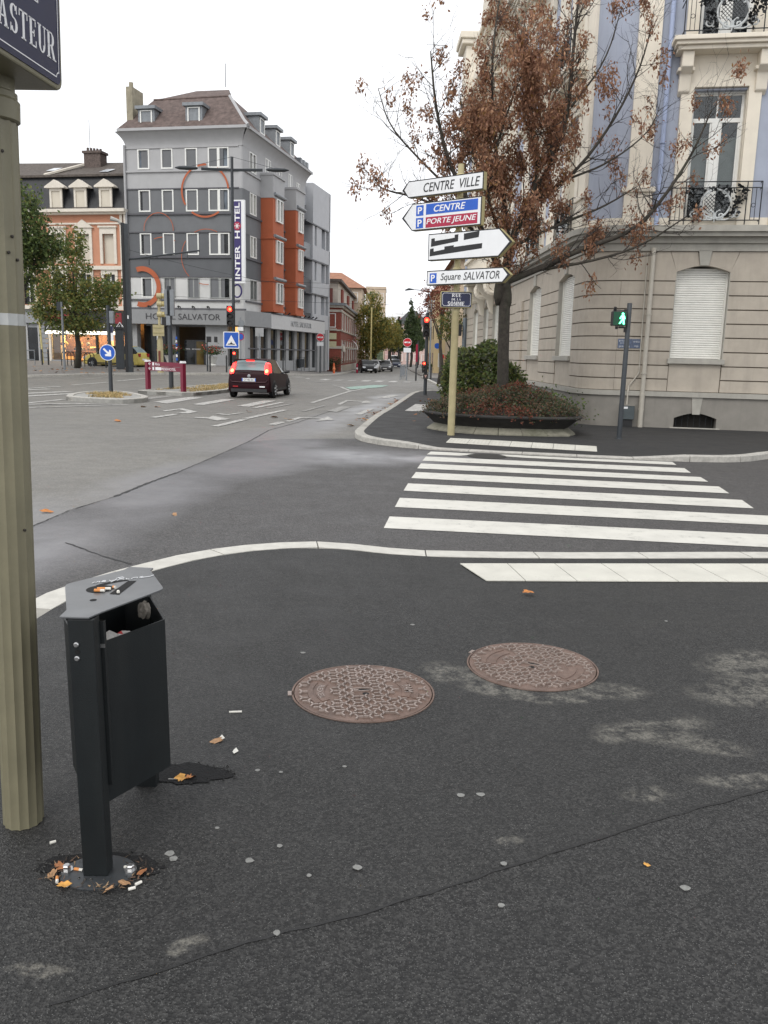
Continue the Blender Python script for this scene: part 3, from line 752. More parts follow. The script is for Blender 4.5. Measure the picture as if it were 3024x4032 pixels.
mb = MB(); mb.prism(LID, .888, .894); lid = mb.obj('lid', mat('bin_lid_paint', (.13, .135, .14), .32, .3, var=.15, scale=9, dirt=.35, dcol=(.12, .12, .115), streak=False), bn, bevel=.0015)
M_hole = mat('lid_hole', (.004, .004, .004), .9)
mb = MB(); mb.lathe([(.045, .8942), (.045, .8952)], 24, (-.04, -.012)); mb.obj('ash_dish', M_hole, lid)
mb = MB(); mb.poly([(x, y, .8952) for x, y in ((.012, -.069), (.046, -.074), (.054, .097), (.025, .094))]); mb.obj('slot', M_hole, lid, fix=False)
mb = MB(); arcp = [(-.07, .03), (-.045, .07), (-.01, .098), (.02, .112), (.024, .1), (0, .085), (-.03, .056), (-.05, .02)]
mb.poly([(x, y, .8952) for x, y in arcp]); mb.obj('slot', M_hole, lid, fix=False)
mb = MB(); mb.lathe([(.011, .8942), (.011, .8952)], 14, (-.018, -.14)); mb.obj('screw_hole', M_hole, lid)
# chalk tag scrawled on the lid: 'neygrel'-like handwriting
M_chalk = mat('chalk_white', (.62, .63, .64), .8)
def scr(pts): return [(x, y, .8958) for x, y in pts]
mb = MB()
x0, y0 = -.09, .055
def pt(u, v): return (x0 + u * .16, y0 + u * .085 + v * .05, .896)
strokes = [[(0, .0), (.03, .3), (.06, .0), (.08, .3), (.12, .28), (.13, 0)], [(.16, .15), (.24, .2), (.22, .35), (.17, .3), (.17, .1), (.25, .02)], [(.3, .3), (.33, .1), (.4, .1), (.43, .32), (.38, -.3)], [(.47, 0), (.5, .3), (.57, .28), (.58, 0)], [(.62, .3), (.65, .02), (.7, .0)], [(.74, 0), (.77, .3), (.84, .28), (.85, 0)], [(.88, .14), (.96, .2), (.94, .33), (.89, .25), (.92, 0), (1.1, .1), (1.15, .4)], [(.4, .6), (.5, .9), (.55, .6), (.48, .5), (.42, .8)]]
for s in strokes: mb.tube([pt(*p) for p in s], .0016, 4)
mb.obj('chalk_scrawl', M_chalk, lid)
for z in (.802, .757):
    mb = MB(); mb.lathe([(.0085, 0), (.0085, .003), (.006, .006)], 14, ax='y'); mb.obj('screw', M_steel, bn, T=lambda x, y, zz, z=z: (x - .016, -.31 - y, zz + z), auto=30)
mb = MB(); mb.lathe([(.008, 0), (.008, .001)], 14, ax='y'); mb.obj('lock_hole', M_hole, bn, T=lambda x, y, z: (x - .014, -.3105 - y, z + .779))
mb = MB(); mb.box(.0, .03, -.0, .004, 0, .012); mb.obj('latch', M_steel, bn, T=lambda x, y, z: (x + .025, y - .262, z + .775))
# rubbish in the bin
mb = MB(); r2 = random.Random(3); k = 9
M_rub = [mat('rubbish_paper', (.6, .58, .55), .8, var=.2, scale=40, bump=.4, bscale=30), mat('rubbish_print', (.5, .05, .05), .6, var=.3, scale=50)]
def crumple(name, c, rad, m, label, cat, seed, flat=.6):
    r_ = random.Random(seed); bm = bmesh.new(); bmesh.ops.create_icosphere(bm, subdivisions=3, radius=1)
    for v in bm.verts:
        d = 1 + .28 * math.sin(v.co.x * 5 + seed) * math.cos(v.co.y * 6) + r_.uniform(-.12, .12); v.co *= d
        v.co = Vector((v.co.x * rad[0], v.co.y * rad[1], v.co.z * rad[2]))
    me = bpy.data.meshes.new(name); bm.to_mesh(me); bm.free()
    for x in (m if isinstance(m, list) else [m]): me.materials.append(x)
    if isinstance(m, list):
        me.polygons.foreach_set('material_index', [1 if math.sin(p.center.x * 90) + math.sin(p.center.y * 80) + math.sin(p.center.z * 100) > .9 else 0 for p in me.polygons])
    o = link(name, me); o.location = c; return tag(o, label, cat)
crumple('crumpled_bag', (-.9, 2.66, .80), (.07, .06, .05), M_rub, 'crumpled white and red paper bag inside the litter bin', 'rubbish', 3)
crumple('crumpled_cup', (-.86, 2.88, .865), (.022, .022, .03), mat('rubbish_grey', (.22, .2, .17), .9, var=.2, scale=40), 'pale crumpled paper stuck at the back of the litter bin', 'rubbish', 5)
# cigarette ends
M_cork = mat('cork_filter', (.62, .25, .07), .7, var=.15, scale=90); M_cig = mat('cigarette_paper', (.68, .66, .6), .8, var=.12, scale=50)
def butt(x, y, z, a, L, label, cork=True, group=None, tiltz=0.):
    o = thing('cigarette_end', label, 'cigarette end', (x, y, z + .004), a, group, tilt=(0, tiltz))
    mb = MB(); mb.cyl((0, 0, 0), (L * .6, 0, 0), .0052, n=8); mb.obj('filter', M_cork if cork else M_cig, o)
    mb = MB(); mb.cyl((L * .6, 0, 0), (L, 0, 0), .005, n=8); mb.obj('paper', M_cig, o)
butt(-.972, 2.722, .986, .1, .045, 'longer orange cigarette end lying in the ashtray dish', True)
butt(-.975, 2.703, .986, -.05, .035, 'orange cigarette end at the front rim of the ashtray dish', True)
butt(-.927, 2.752, .985, -.6, .012, 'short orange cigarette end at the back of the ashtray dish')
butt(-.89, 2.69, .984, 1.9, .014, 'pale cigarette end poking out of the lid slot', False)
for i, (x, y, a, ck) in enumerate([(-1.04, 2.43, -1.2, 1), (-1.0, 2.475, -.2, 1), (-1.015, 2.40, -.5, 1), (-.84, 2.49, .1, 0), (-.775, 2.40, .8, 0), (-.79, 2.375, .5, 0)]):
    butt(x, y, .092, a, .03 if ck else .022, 'cigarette end among the debris around the bin foot', bool(ck), 'cigarette ends at the bin foot')
butt(-1.14, 2.62, .09, .6, .02, 'single white filter end on the pavement between pole and bin', False)
butt(-.72, 3.72, .09, .15, .06, 'whole white cigarette lying on the pavement right of the bin', False)
butt(-.97, 3.06, .07, 0, .03, 'white filter end behind the rear bin post, left side', False); butt(-.845, 3.08, .085, 0, .04, 'grey filter end behind the rear bin post, right side', False)
for (x, y, s, c, l) in [(-1.05, 2.48, .022, 1, 'curled brown leaf left of the front bin foot'), (-1.06, 2.44, .018, 4, 'pale brown leaf scrap at far left of the bin foot'), (-1.0, 2.385, .022, 2, 'yellowish leaf shred just in front of the bin base plate'), (-.77, 2.46, .02, 1, 'dark orange leaf right of the front bin foot'), (-.81, 2.40, .022, 4, 'grey brown leaf shreds on the right of the bin base plate'), (-.85, 2.365, .018, 4, 'leaf shreds in front of the bin base plate, to the right'), (-.79, 3.09, .035, 2, 'orange leaf behind the rear bin post'), (-.76, 3.10, .03, 0, 'brown orange leaf curled beside the rear bin foot')]:
    leaf(x, y, .1 if y < 3 else .093, s, c, l)
mb = MB(); r5 = random.Random(9)
for i in range(120):
    a = r5.uniform(0, 6.28); rr_ = r5.uniform(.75, 1.15); x = -.92 + .16 * rr_ * math.cos(a); y = 2.46 + .085 * rr_ * math.sin(a)
    if abs(x + .92) < .06 and y > 2.42: continue
    l = r5.uniform(.008, .03); t = r5.uniform(0, 6.28); w_ = r5.uniform(.001, .005); mb.cur = r5.choice([0, 1, 2, 2])
    mb.add([(x - w_ * math.sin(t), y + w_ * math.cos(t), .095), (x + w_ * math.sin(t), y - w_ * math.cos(t), .096), (x + l * math.cos(t), y + l * math.sin(t), .096 + r5.uniform(0, .012))], [(0, 1, 2)])
tag(mb.obj('leaf_debris', [mat('debris_brown', (.12, .07, .045), .9), mat('debris_tan', (.25, .17, .1), .9), mat('debris_dark', (.035, .026, .02), .9)], fix=False), 'crushed leaf shreds and grit around the front bin foot', 'debris', kind='stuff')
# broken asphalt round the bin feet, shade of its hollows painted as dark sheets
M_hol = mat('broken_asphalt_shade', (.004, .004, .0045), .95, var=.4, scale=60, bump=.8, bscale=90)
for (cx, cy, rx, ry, nm) in ((-.92, 2.50, .21, .075, 'front'), (-.80, 3.13, .2, .085, 'rear')):
    mb = MB(); k = 40; P = []
    for i in range(k):
        a = 2 * math.pi * i / k; w_ = R.uniform(.85, 1.1); P.append((cx + rx * w_ * math.cos(a), cy + ry * w_ * math.sin(a)))
    mb.poly([(x, y, .0935) for x, y in P]); o = mb.obj('asphalt_hollow_shade', M_hol, near, fix=False)
    if o.data.polygons[0].normal.z < 0: o.data.flip_normals()
    k = 0
    while k < 46:
        x, y = R.uniform(cx - rx * 1.1, cx + rx * 1.1), R.uniform(cy - ry * 1.2, cy + ry * 1.2); d = math.hypot((x - cx) / rx, (y - cy) / ry)
        if not .8 < d < 1.15: continue
        k += 1
        mb = MB() if k == 1 else mb; s = R.uniform(.004, .009)
        mb.add([(x - s, y - s * .6, .092), (x + s, y - s * .7, .092), (x + s * .5, y + s, .092), (x, y, .092 + s * 1.3)], [(0, 1, 3), (1, 2, 3), (2, 0, 3)])
    mb.obj('asphalt_crumbs', M_pave2, near)['kind'] = 'stuff'
# paper scraps
for (x, y, l) in [(-.62, 3.3, 'white torn paper scrap on the pavement right of the bin'), (-.70, 3.42, 'thin white paper shred next to the torn scrap')]:
    mb = MB(); mb.poly([(0, 0, .004), (.03, -.012, .002), (.05, .004, .008), (.035, .012, .003), (.012, .01, .006)]); o = mb.obj('paper_scrap', M_cig, fix=False); o.location = (x, y, .092); o.rotation_euler = (0, 0, R.uniform(0, 3)); tag(o, l, 'paper')

# -- cast iron manhole covers
M_iron = mat('rusty_cast_iron', (.175, .122, .1), .55, .35, var=.28, scale=10, bump=.35, bscale=160, dirt=.55, dcol=(.17, .085, .05), streak=False)
M_rib = mat('worn_iron_rib', (.33, .27, .24), .45, .45, var=.2, scale=14, dirt=.3, dcol=(.1, .07, .05), streak=False)
def manhole(x, y, rot, label, worn):
    o = thing('manhole_cover', label, 'manhole cover', (x, y, .0905), rot, 'manhole covers')
    mb = MB(); mb.lathe([(.366, 0), (.366, .005), (.358, .005), (.356, 0)], 64); mb.obj('frame_ring', M_iron, o, auto=40)
    mb = MB(); mb.lathe([(.352, 0), (.352, .0035), (.35, .004)], 64); mb.obj('lid_plate', M_iron, o)
    mb = MB(); mb.box(-.385, -.36, -.025, .025, 0, .005); mb.obj('hinge_tab', M_rib, o)
    mb = MB(); st = .052
    def bar(p, q, w_=.0042, h=.0105):
        p = Vector(p); q = Vector(q); t = (q - p).normalized(); n2 = Vector((-t.y, t.x)) * w_
        P = [p + n2, p - n2, q - n2, q + n2]
        mb.add([(v.x, v.y, .004) for v in P] + [(v.x, v.y, h + .003) for v in P], [(4, 5, 6, 7), (0, 1, 5, 4), (1, 2, 6, 5), (2, 3, 7, 6), (3, 0, 4, 7)])
    rows = int(.35 / (st * .75)) + 1
    for j in range(-rows, rows + 1):
        for i in range(-9, 10):
            px = i * st + (j % 2) * st / 2; py = j * st * .75; rd = math.hypot(px, py)
            if rd > .325: continue
            if .17 < rd < .3 and (abs(math.atan2(py, -px)) < .62 or abs(math.atan2(py, px)) < .5): continue
            if rd < .05: continue
            base = math.radians(90) if rd < .2 else math.atan2(py, px)
            a0 = round(base / (math.pi / 3)) * math.pi / 3 + (0 if (i + j) % 2 else math.pi)
            for k in range(3):
                a = a0 + k * 2 * math.pi / 3; l = .027; ex, ey = px + l * math.cos(a), py + l * math.sin(a)
                if math.hypot(ex, ey) < .345: bar((px, py), (ex, ey))
    mb.obj('tread_pattern', M_rib, o)['kind'] = 'stuff'
    for sgn in (-1, 1):
        mb = MB(); a1 = .5 if sgn < 0 else .4; P = []
        for i in range(13):
            a = (math.pi if sgn < 0 else 0) - a1 + 2 * a1 * i / 12; P.append(a)
        for a, b in zip(P[:-1], P[1:]):
            for ra, rb in ((.2, .245), (.258, .285)):
                q = [(ra * math.cos(a), ra * math.sin(a)), (rb * math.cos(a), rb * math.sin(a)), (rb * math.cos(b), rb * math.sin(b)), (ra * math.cos(b), ra * math.sin(b))]
                mb.add([(u, v, .004) for u, v in q] + [(u, v, .0075) for u, v in q], [(4, 5, 6, 7), (0, 1, 5, 4), (1, 2, 6, 5), (2, 3, 7, 6), (3, 0, 4, 7)])
        mb.obj('maker_plaque', M_iron, o)
    def arctext(body, rad, amid, span, h, inward):
        vs, fs = textgeo(body, 0, .01); xs = [v[0] for v in vs]; ysv = [v[1] for v in vs]; a_, b_, c_, d_ = min(xs), max(xs), min(ysv), max(ysv)
        mb = MB(); V = []
        for v in vs:
            u = (v[0] - a_) / (b_ - a_) - .5; q = (v[1] - c_) / (d_ - c_)
            a = amid + (-u if not inward else u) * span; rd = rad + (q - .5) * h * (1 if not inward else -1)
            V.append((rd * math.cos(a), rd * math.sin(a), .0092))
        mb.add(V, fs); mb.obj('raised_lettering', M_rib, o, fix=False)
    if not worn: arctext('REXEL', .222, math.pi, .75, .03, True); arctext('PAM', .235, .05, .4, .045, False)
    mb = MB(); mb.lathe([(.017, .004), (.017, .0045)], 20, (.01, -.03)); mb.obj('lift_hole', M_hole, o)
    mb = MB(); mb.prism([(-.055, .01), (-.01, .003), (.045, .012), (.04, .025), (-.005, .032), (-.05, .02)], .004, .0048); mb.obj('key_slot', M_hole, o)
    mb = MB(); outline_pts = [(-.062, .008), (-.01, -.002), (.05, .008), (.052, .028), (-.005, .04), (-.058, .026)]
    for p, q in zip(outline_pts, outline_pts[1:] + outline_pts[:1]): bar(p, q, .003, .006)
    mb.obj('key_slot_rim', M_rib, o)
manhole(-.085, 4.005, .12, 'rusty round manhole cover with crisp raised tread, nearer of two', False)
manhole(.855, 4.43, -.55, 'worn round manhole cover with smooth plaques, the farther right one', True)
# ------------------------------------------------------------------ direction sign post on the far pavement
dp = thing('direction_sign_post', 'cream post carrying four arrow direction signs and a street plate', 'sign post', (1.40, 17.83, .11))
mb = MB(); mb.lathe([(.078, -.02), (.078, 2.55), (.085, 2.56), (.085, 2.63), (.065, 2.66), (.065, 5.4), (.06, 5.5)], 28); mb.obj('post', M_cream, dp, auto=35)
PHI = math.radians(-38.7); ca, sa = math.cos(PHI), math.sin(PHI)
Ts = lambda s, n, z: (ca * s + sa * n, sa * s - ca * n, z)
def arrowsign(x0, x1, tip, z0, z1, right, nm):
    """arrow box from x0 (left) to x1 (right) before the tip; returns face polygon"""
    zm = (z0 + z1) / 2; th = .12
    P = [(x0, z0), (x1, z0), (x1 + tip, zm), (x1, z1), (x0, z1)] if right else [(x0, z0), (x0 - tip, zm), (x0, z1), (x1, z1), (x1, z0)]
    if not right: P = P[::-1]
    mb = MB(); mb.prism(P, .07, .07 + th, 'y'); sg = mb.obj('arrow_sign', M_creamside, dp, Ts, bevel=.012)
    mb = MB(); mb.prism(P, .07 + th, .07 + th + .006, 'y'); mb.obj('black_edge', M_black, sg, Ts)
    i = .022; ti = tip - .035
    Q = [(x0 + i, z0 + i), (x1 - .01, z0 + i), (x1 + ti - .03, zm), (x1 - .01, z1 - i), (x0 + i, z1 - i)] if right else [(x1 - i, z0 + i), (x1 - i, z1 - i), (x0 + .01, z1 - i), (x0 - ti + .03, zm), (x0 + .01, z0 + i)]
    mb = MB(); mb.prism(Q, .196, .202, 'y'); mb.obj('white_face', M_swhite, sg, Ts)
    mb = MB(); mb.lathe([(.1, z1 - .02), (.095, z1 + .03), (.07, z1 + .06)], 20); mb.obj('clamp_collar', M_cream, dp)
    return sg
NF = .2025
s1 = arrowsign(-1.18, .68, .17, 4.92 - .11 + .11, 5.26, False, 1)
text('lettering', 'CENTRE  VILLE', M_black, s1, Ts, -.78, .6, 5.0, 5.18, NF, .22, .004)
s2 = arrowsign(-1.06, .66, .28, 4.25, 4.80, False, 2)
mb = MB(); mb.box(-.70, .575, NF, NF + .002, 4.55, 4.76); mb.obj('blue_panel', M_blue, s2, Ts)
mb = MB(); mb.box(-.70, .575, NF, NF + .002, 4.29, 4.50); mb.obj('red_panel', M_red, s2, Ts)
text('lettering', 'CENTRE', M_lwhite, s2, Ts, -.50, .28, 4.59, 4.72, NF + .002, .22, .012)
text('lettering', 'PORTE JEUNE', M_lwhite, s2, Ts, -.68, .55, 4.325, 4.465, NF + .002, .22, .01)
for z in (4.54, 4.29):
    mb = MB(); mb.box(-.955, -.765, NF, NF + .002, z, z + .21); b_ = mb.obj('blue_square', M_blue, s2, Ts)
    text('lettering', 'P', M_lwhite, s2, Ts, -.91, -.80, z + .035, z + .175, NF + .002, 0, .02)
s3 = arrowsign(-.62, 1.10, .30, 3.62, 4.16, True, 3)
def tape(P): 
    mb = MB(); mb.prism(P, NF, NF + .002, 'y'); mb.obj('black_tape', M_black, s3, Ts)
tape([(-.545, 3.90), (.13, 3.97), (.135, 4.11), (.045, 4.10), (.045, 4.045), (-.45, 4.01), (-.455, 4.07), (-.54, 4.06)])
tape([(.27, 3.985), (.625, 4.02), (.64, 4.14), (.27, 4.11)])
tape([(-.57, 3.71), (.71, 3.80), (.715, 3.90), (.03, 3.865), (.03, 3.90), (-.2, 3.885), (-.2, 3.83), (-.47, 3.80), (-.475, 3.87), (-.565, 3.855)])
s4 = arrowsign(-.63, 1.22, .17, 3.12, 3.42, True, 4)
mb = MB(); mb.box(-.55, -.375, NF, NF + .002, 3.165, 3.365); mb.obj('blue_square', M_blue, s4, Ts)
text('lettering', 'P', M_lwhite, s4, Ts, -.515, -.415, 3.2, 3.335, NF + .002, 0, .02)
text('lettering', 'Square', M_black, s4, Ts, -.27, .23, 3.17, 3.355, NF, .22, .0)
text('lettering', 'SALVATOR', M_black, s4, Ts, .3, 1.15, 3.2, 3.355, NF, .22, .0)
Tn = lambda s, n, z: (s, -n, z)
mb = MB(); mb.prism(rrect(-.335, .325, 2.66, 2.99, .03), .07, .14, 'y'); pb = mb.obj('street_plate', M_creamside, dp, Tn, bevel=.008)
mb = MB(); mb.prism(rrect(-.315, .31, 2.675, 2.975, .02), .14, .144, 'y'); mb.obj('enamel_plate', M_navy, pb, Tn)
mb = MB(); outline(mb, notched(-.295, .29, 2.695, 2.955, .025), .006, 0, .1455); mb.obj('white_border', M_lwhite, pb, Tn, fix=False)
for wd, a, b, z0, z1 in (('RUE', -.10, .09, 2.875, 2.945), ('DE LA', -.105, .09, 2.805, 2.85), ('SOMME', -.18, .165, 2.70, 2.785)):
    vs, fs = serif(wd, .2, .08); geo('lettering', vs, fs, M_lwhite, pb, Tn, a, b, z0, z1, .1445, .002)

# ------------------------------------------------------------------ signals
M_anth = mat('anthracite_paint', (.03, .036, .042), .5, var=.15, scale=5, dirt=.3, dcol=(.07, .065, .06))
M_sig = mat('signal_black', (.012, .012, .013), .45, var=.2)
M_lens = mat('lens_dark', (.02, .014, .012), .25)
E_red = emis('lamp_red', (1., .02, .012), 7.); E_redc = emis('lamp_red_core', (1., .09, .03), 6.)
E_green = emis('lamp_green', (.0, .95, .25), 4.); E_greenc = emis('walking_man_green', (.12, 1., .45), 5.)
def lens(parent, T, s, z, r, n, m, core=None, hood=True):
    mb = MB(); mb.lathe([(r, n), (r * .98, n + .012), (r * .6, n + .02)], 20, (s, z), 'y'); l = mb.obj('lens', m, parent, T)
    if hood:
        mb = MB(); k = 12
        for i in range(k):
            a, b = math.pi * (i / k) * 1.3 - .47, math.pi * ((i + 1) / k) * 1.3 - .47
            for rr_ in (r * 1.05,):
                P = [(s + rr_ * math.cos(a), n, z + rr_ * math.sin(a)), (s + rr_ * math.cos(b), n, z + rr_ * math.sin(b)), (s + rr_ * math.cos(b), n + r * 1.3, z + rr_ * math.sin(b)), (s + rr_ * math.cos(a), n + r * 1.3, z + rr_ * math.sin(a))]
                mb.quad(*P)
        h = mb.obj('visor', M_sig, parent, T, fix=False); so_ = h.modifiers.new('solid', 'SOLIDIFY'); so_.thickness = .006
    if core:
        mb = MB(); mb.lathe([(r * .55, n + .02), (r * .5, n + .026)], 16, (s + r * .1, z), 'y'); mb.obj('bulb_glow', core, parent, T)
def signal3(parent, T, s, z0, z1, wd, lit, n=.06, dep=.14, emits=(E_red, E_redc), arrow=False):
    mb = MB(); mb.prism(rrect(s - wd / 2, s + wd / 2, z0, z1, .03), n, n + dep, 'y'); hd = mb.obj('signal_head', M_sig, parent, T, bevel=.006)
    h = (z1 - z0) / 3
    for i in range(3):
        on = i == lit
        lens(hd, T, s, z1 - h * (i + .5), h * .36, n + dep, emits[0] if on else M_lens, emits[1] if on else None)
    return hd
# red signal at the street corner
tl = thing('traffic_light', 'dark traffic light pole showing red at the far kerb corner', 'traffic light', (1.64, 35.9, .11))
mb = MB(); mb.lathe([(.075, 0), (.07, 3.42)], 16); mb.obj('pole', M_anth, tl, auto=40)
signal3(tl, Tn, -.04, 2.42, 3.26, .27, 0)
mb = MB(); mb.box(-.02, .03, -.02, .02, 3.4, 3.5); mb.obj('antenna', M_anth, tl)
mb = MB(); mb.prism(rrect(-.17, .05, .93, 1.42, .02), .06, .16, 'y'); rp = mb.obj('repeater_head', M_sig, tl, Tn, bevel=.005)
lens(rp, Tn, -.08, 1.32, .055, .16, E_red, E_redc, False)
lens(rp, Tn, -.08, 1.18, .05, .16, M_lens, None, False); lens(rp, Tn, -.08, 1.05, .05, .16, M_lens, None, False)
mb = MB(); mb.box(-.11, .1, .07, .12, .67, .88); cb = mb.obj('push_button_box', mat('box_dark', (.04, .035, .033), .6), tl, Tn, bevel=.006)
mb = MB(); mb.prism([(-.06, .83), (.05, .83), (-.005, .72)], .12, .122, 'y'); mb.obj('sticker', mat('sticker_pale', (.5, .3, .26), .6), cb, Tn)
# signal seen from behind, beyond the planter
bl = thing('traffic_light', 'grey signal pole seen from behind between cream post and tree trunk', 'traffic light', (2.43, 27, .11))
mb = MB(); mb.lathe([(.07, 0), (.07, 2.83), (.05, 2.86)], 16); mb.obj('pole', mat('blue_grey_paint', (.06, .075, .085), .45, var=.15, scale=5, dirt=.2), bl, auto=40)
mb = MB(); mb.prism(rrect(-.26, -.1, 2.3, 2.66, .03), -.06, .12, 'y'); h = mb.obj('signal_head', M_sig, bl, Tn, bevel=.01)
for z in (2.38, 2.57):
    mb = MB(); mb.cyl((-.18, .06, z), (-.3, .14, z), .07, n=14); mb.obj('visor', M_sig, h)
# pedestrian light with the green man
pd = thing('pedestrian_light', 'leaning dark pole with a lit green walking man signal by the crossing', 'pedestrian light', (5.03, 17.87, .108), 0, tilt=(0, .004))
mb = MB(); mb.lathe([(.052, 0), (.05, 2.84), (.045, 2.85)], 20); mb.obj('pole', M_anth, pd, auto=40)
mb = MB(); mb.lathe([(.075, 0), (.07, .02)], 20); mb.obj('pole_collar', M_anth, pd)
mb = MB(); mb.prism(rrect(-.37, -.07, 2.375, 2.675, .02), -.02, .13, 'y'); ph = mb.obj('signal_head', M_sig, pd, Tn, bevel=.008)
mb = MB(); mb.prism(rrect(-.35, -.085, 2.39, 2.66, .015), .13, .134, 'y'); mb.obj('lens', emis('lens_green_dim', (.0, .05, .02), .12), ph, Tn)
man = [(-.155, 2.62, .026, .026)]
mb = MB(); mb.lathe([(.024, .1345), (.022, .139)], 14, (-.16, 2.62), 'y')
for P in ([(-.185, 2.59), (-.135, 2.595), (-.125, 2.50), (-.18, 2.495)], [(-.18, 2.585), (-.19, 2.59), (-.225, 2.53), (-.205, 2.51)], [(-.14, 2.59), (-.125, 2.585), (-.105, 2.52), (-.125, 2.51)], [(-.18, 2.50), (-.15, 2.5), (-.205, 2.415), (-.235, 2.425)], [(-.155, 2.5), (-.125, 2.5), (-.115, 2.41), (-.15, 2.41)]):
    mb.prism(P, .1345, .139, 'y')
mb.obj('walking_man', E_greenc, ph, Tn)
mb = MB(); mb.box(-.1, .0, -.02, .02, 2.68, 2.72); mb.box(-.3, -.1, .0, .02, 2.69, 2.71); mb.tube([(-.3, 0, 2.68), (-.3, -.03, 2.76)], [.035, .03], 10); mb.obj('top_bracket', M_sig, pd)
mb = MB(); mb.box(-.2, .0, -.02, .02, 2.33, 2.37); mb.tube([(-.24, 0, 2.37), (-.24, 0, 2.31)], .03, 10); mb.box(-.08, -.03, -.03, .03, 2.25, 2.33); mb.obj('lower_bracket', M_sig, pd)

# ------------------------------------------------------------------ planter, shrubs and the tree with brown leaves
OUTL = [(.87, 19.37), (1.25, 18.55), (1.9, 18.1), (2.7, 17.94), (3.6, 17.93), (4.15, 18.12), (4.32, 18.5), (4.45, 19.5), (3.95, 20.9), (2.7, 21.35), (1.4, 20.9)]
PC = Vector((2.62, 19.55))
pt_ = thing('planter', 'low dark stone planter with flared rim on the far pavement', 'planter', (PC.x, PC.y, .1))
OL = [Vector(p) - PC for p in OUTL]
ring = bylen([tuple(p) for p in OL + [OL[0]]], .2)[:-1]
def band(name, prof, m, closed=False, smooth=35):
    mb = MB(); k = len(ring)
    for s_, z in prof:
        for p in ring: mb.v.append((p.x * s_, p.y * s_, z))
    for i in range(len(prof) - 1):
        for j in range(k): mb.f.append((i * k + j, i * k + (j + 1) % k, (i + 1) * k + (j + 1) % k, (i + 1) * k + j))
    mb.mi = [0] * len(mb.f); return mb.obj(name, m, pt_, auto=smooth)
M_pst = mat('planter_stone', (.03, .028, .026), .85, var=.3, scale=8, bump=.4, bscale=50, dirt=.4, dcol=(.02, .025, .015), streak=False)
M_base = mat('planter_base_stone', (.21, .2, .155), .85, var=.2, scale=9, bump=.4, bscale=50, dirt=.9, dcol=(.05, .06, .025), streak=False)
band('bowl', [(.80, .1), (.86, .16), (.985, .36), (.99, .365)], M_pst)
band('rim', [(.985, .36), (1.02, .38), (1.025, .41), (1.0, .44), (.95, .435), (.93, .40)], M_pst)
band('soil', [(.95, .40), (.6, .46), (.02, .5)], mat('soil', (.035, .025, .018), .95, var=.4, scale=30, bump=.6, bscale=40))
rl = bylen([tuple(p) for p in OL + [OL[0]]], .55)
for a, b in zip(rl[:-1], rl[1:]):
    t = (b - a).normalized() * .006; a = a + t; b = b - t; mb = MB(); pr = [(.955, -.01), (.955, .04), (.85, .165), (.78, .165), (.78, -.01)]
    vs = [(p.x * s_, p.y * s_, z + R.uniform(-.003, .003)) for p in (a, b) for s_, z in pr]
    mb.add(vs, [(i, (i + 1) % 5, 5 + (i + 1) % 5, 5 + i) for i in range(5)] + [(4, 3, 2, 1, 0), (5, 6, 7, 8, 9)]); mb.obj('base_stone', M_base, pt_, bevel=.006)

def leafcloud(name, mats, wts, pts, size, parent=None, aspect=.55, droop=0., up=.3, seed=1):
    """one small bent leaf face for every point"""
    rg = np.random.default_rng(seed); n_ = len(pts); P = np.asarray(pts, float)
    a = rg.uniform(0, 2 * np.pi, n_); el = rg.normal(0, .6, n_) - droop
    d = np.stack([np.cos(a) * np.cos(el), np.sin(a) * np.cos(el), np.sin(el)], 1)
    nr = rg.normal(0, 1, (n_, 3)); nr[:, 2] += up
    s_ = np.cross(d, nr); s_ /= np.linalg.norm(s_, axis=1, keepdims=True) + 1e-9
    L = size * rg.uniform(.6, 1.25, n_)[:, None]; W2 = L * aspect * .5
    V = np.stack([P, P + d * L * .5 + s_ * W2, P + d * L, P + d * L * .5 - s_ * W2], 1).reshape(-1, 3)
    me = bpy.data.meshes.new(name)
    me.vertices.add(4 * n_); me.vertices.foreach_set('co', V.ravel())
    me.loops.add(4 * n_); me.loops.foreach_set('vertex_index', np.arange(4 * n_))
    me.polygons.add(n_); me.polygons.foreach_set('loop_start', np.arange(0, 4 * n_, 4))
    for m in mats: me.materials.append(m)
    me.polygons.foreach_set('material_index', rg.choice(len(mats), n_, p=np.array(wts) / sum(wts)).astype(np.int32))
    me.update(calc_edges=True); me.validate()
    return link(name, me, parent)
def fol(name, c, tr=.4):
    m, n, b = newmat(name)
    p = posn(n); f = noise(n, p, 5, 3)
    o = mixc(n, ramp(n, f, .3, .7), tuple(x * .7 for x in c), tuple(x * 1.25 for x in c)); n.links.new(o, b.inputs['Base Color'])
    b.inputs['Roughness'].default_value = .6; b.inputs['Specular IOR Level'].default_value = .3
    tb = N(n, 'BsdfTranslucent'); n.links.new(o, tb.inputs[0]); ms = N(n, 'MixShader'); ms.inputs[0].default_value = tr
    out = n.nodes['Material Output']; n.links.new(b.outputs[0], ms.inputs[1]); n.links.new(tb.outputs[0], ms.inputs[2]); n.links.new(ms.outputs[0], out.inputs['Surface'])
    return m
F_dk = fol('foliage_dark', (.055, .08, .035)); F_gr = fol('foliage_grey_green', (.11, .12, .08)); F_rd = fol('foliage_red', (.24, .075, .05)); F_bn = fol('foliage_brown', (.18, .11, .07))
F_br = fol('foliage_bright', (.14, .19, .06)); F_mid = fol('foliage_mid', (.09, .13, .04)); F_ol = fol('foliage_olive', (.18, .19, .06)); F_yl = fol('foliage_yellow', (.3, .24, .06)); F_or = fol('foliage_orange', (.24, .13, .035))
F_lb = fol('dead_leaf_brown', (.32, .17, .105)); F_lb2 = fol('dead_leaf_dark', (.21, .105, .068)); F_lb3 = fol('dead_leaf_tan', (.42, .24, .14))
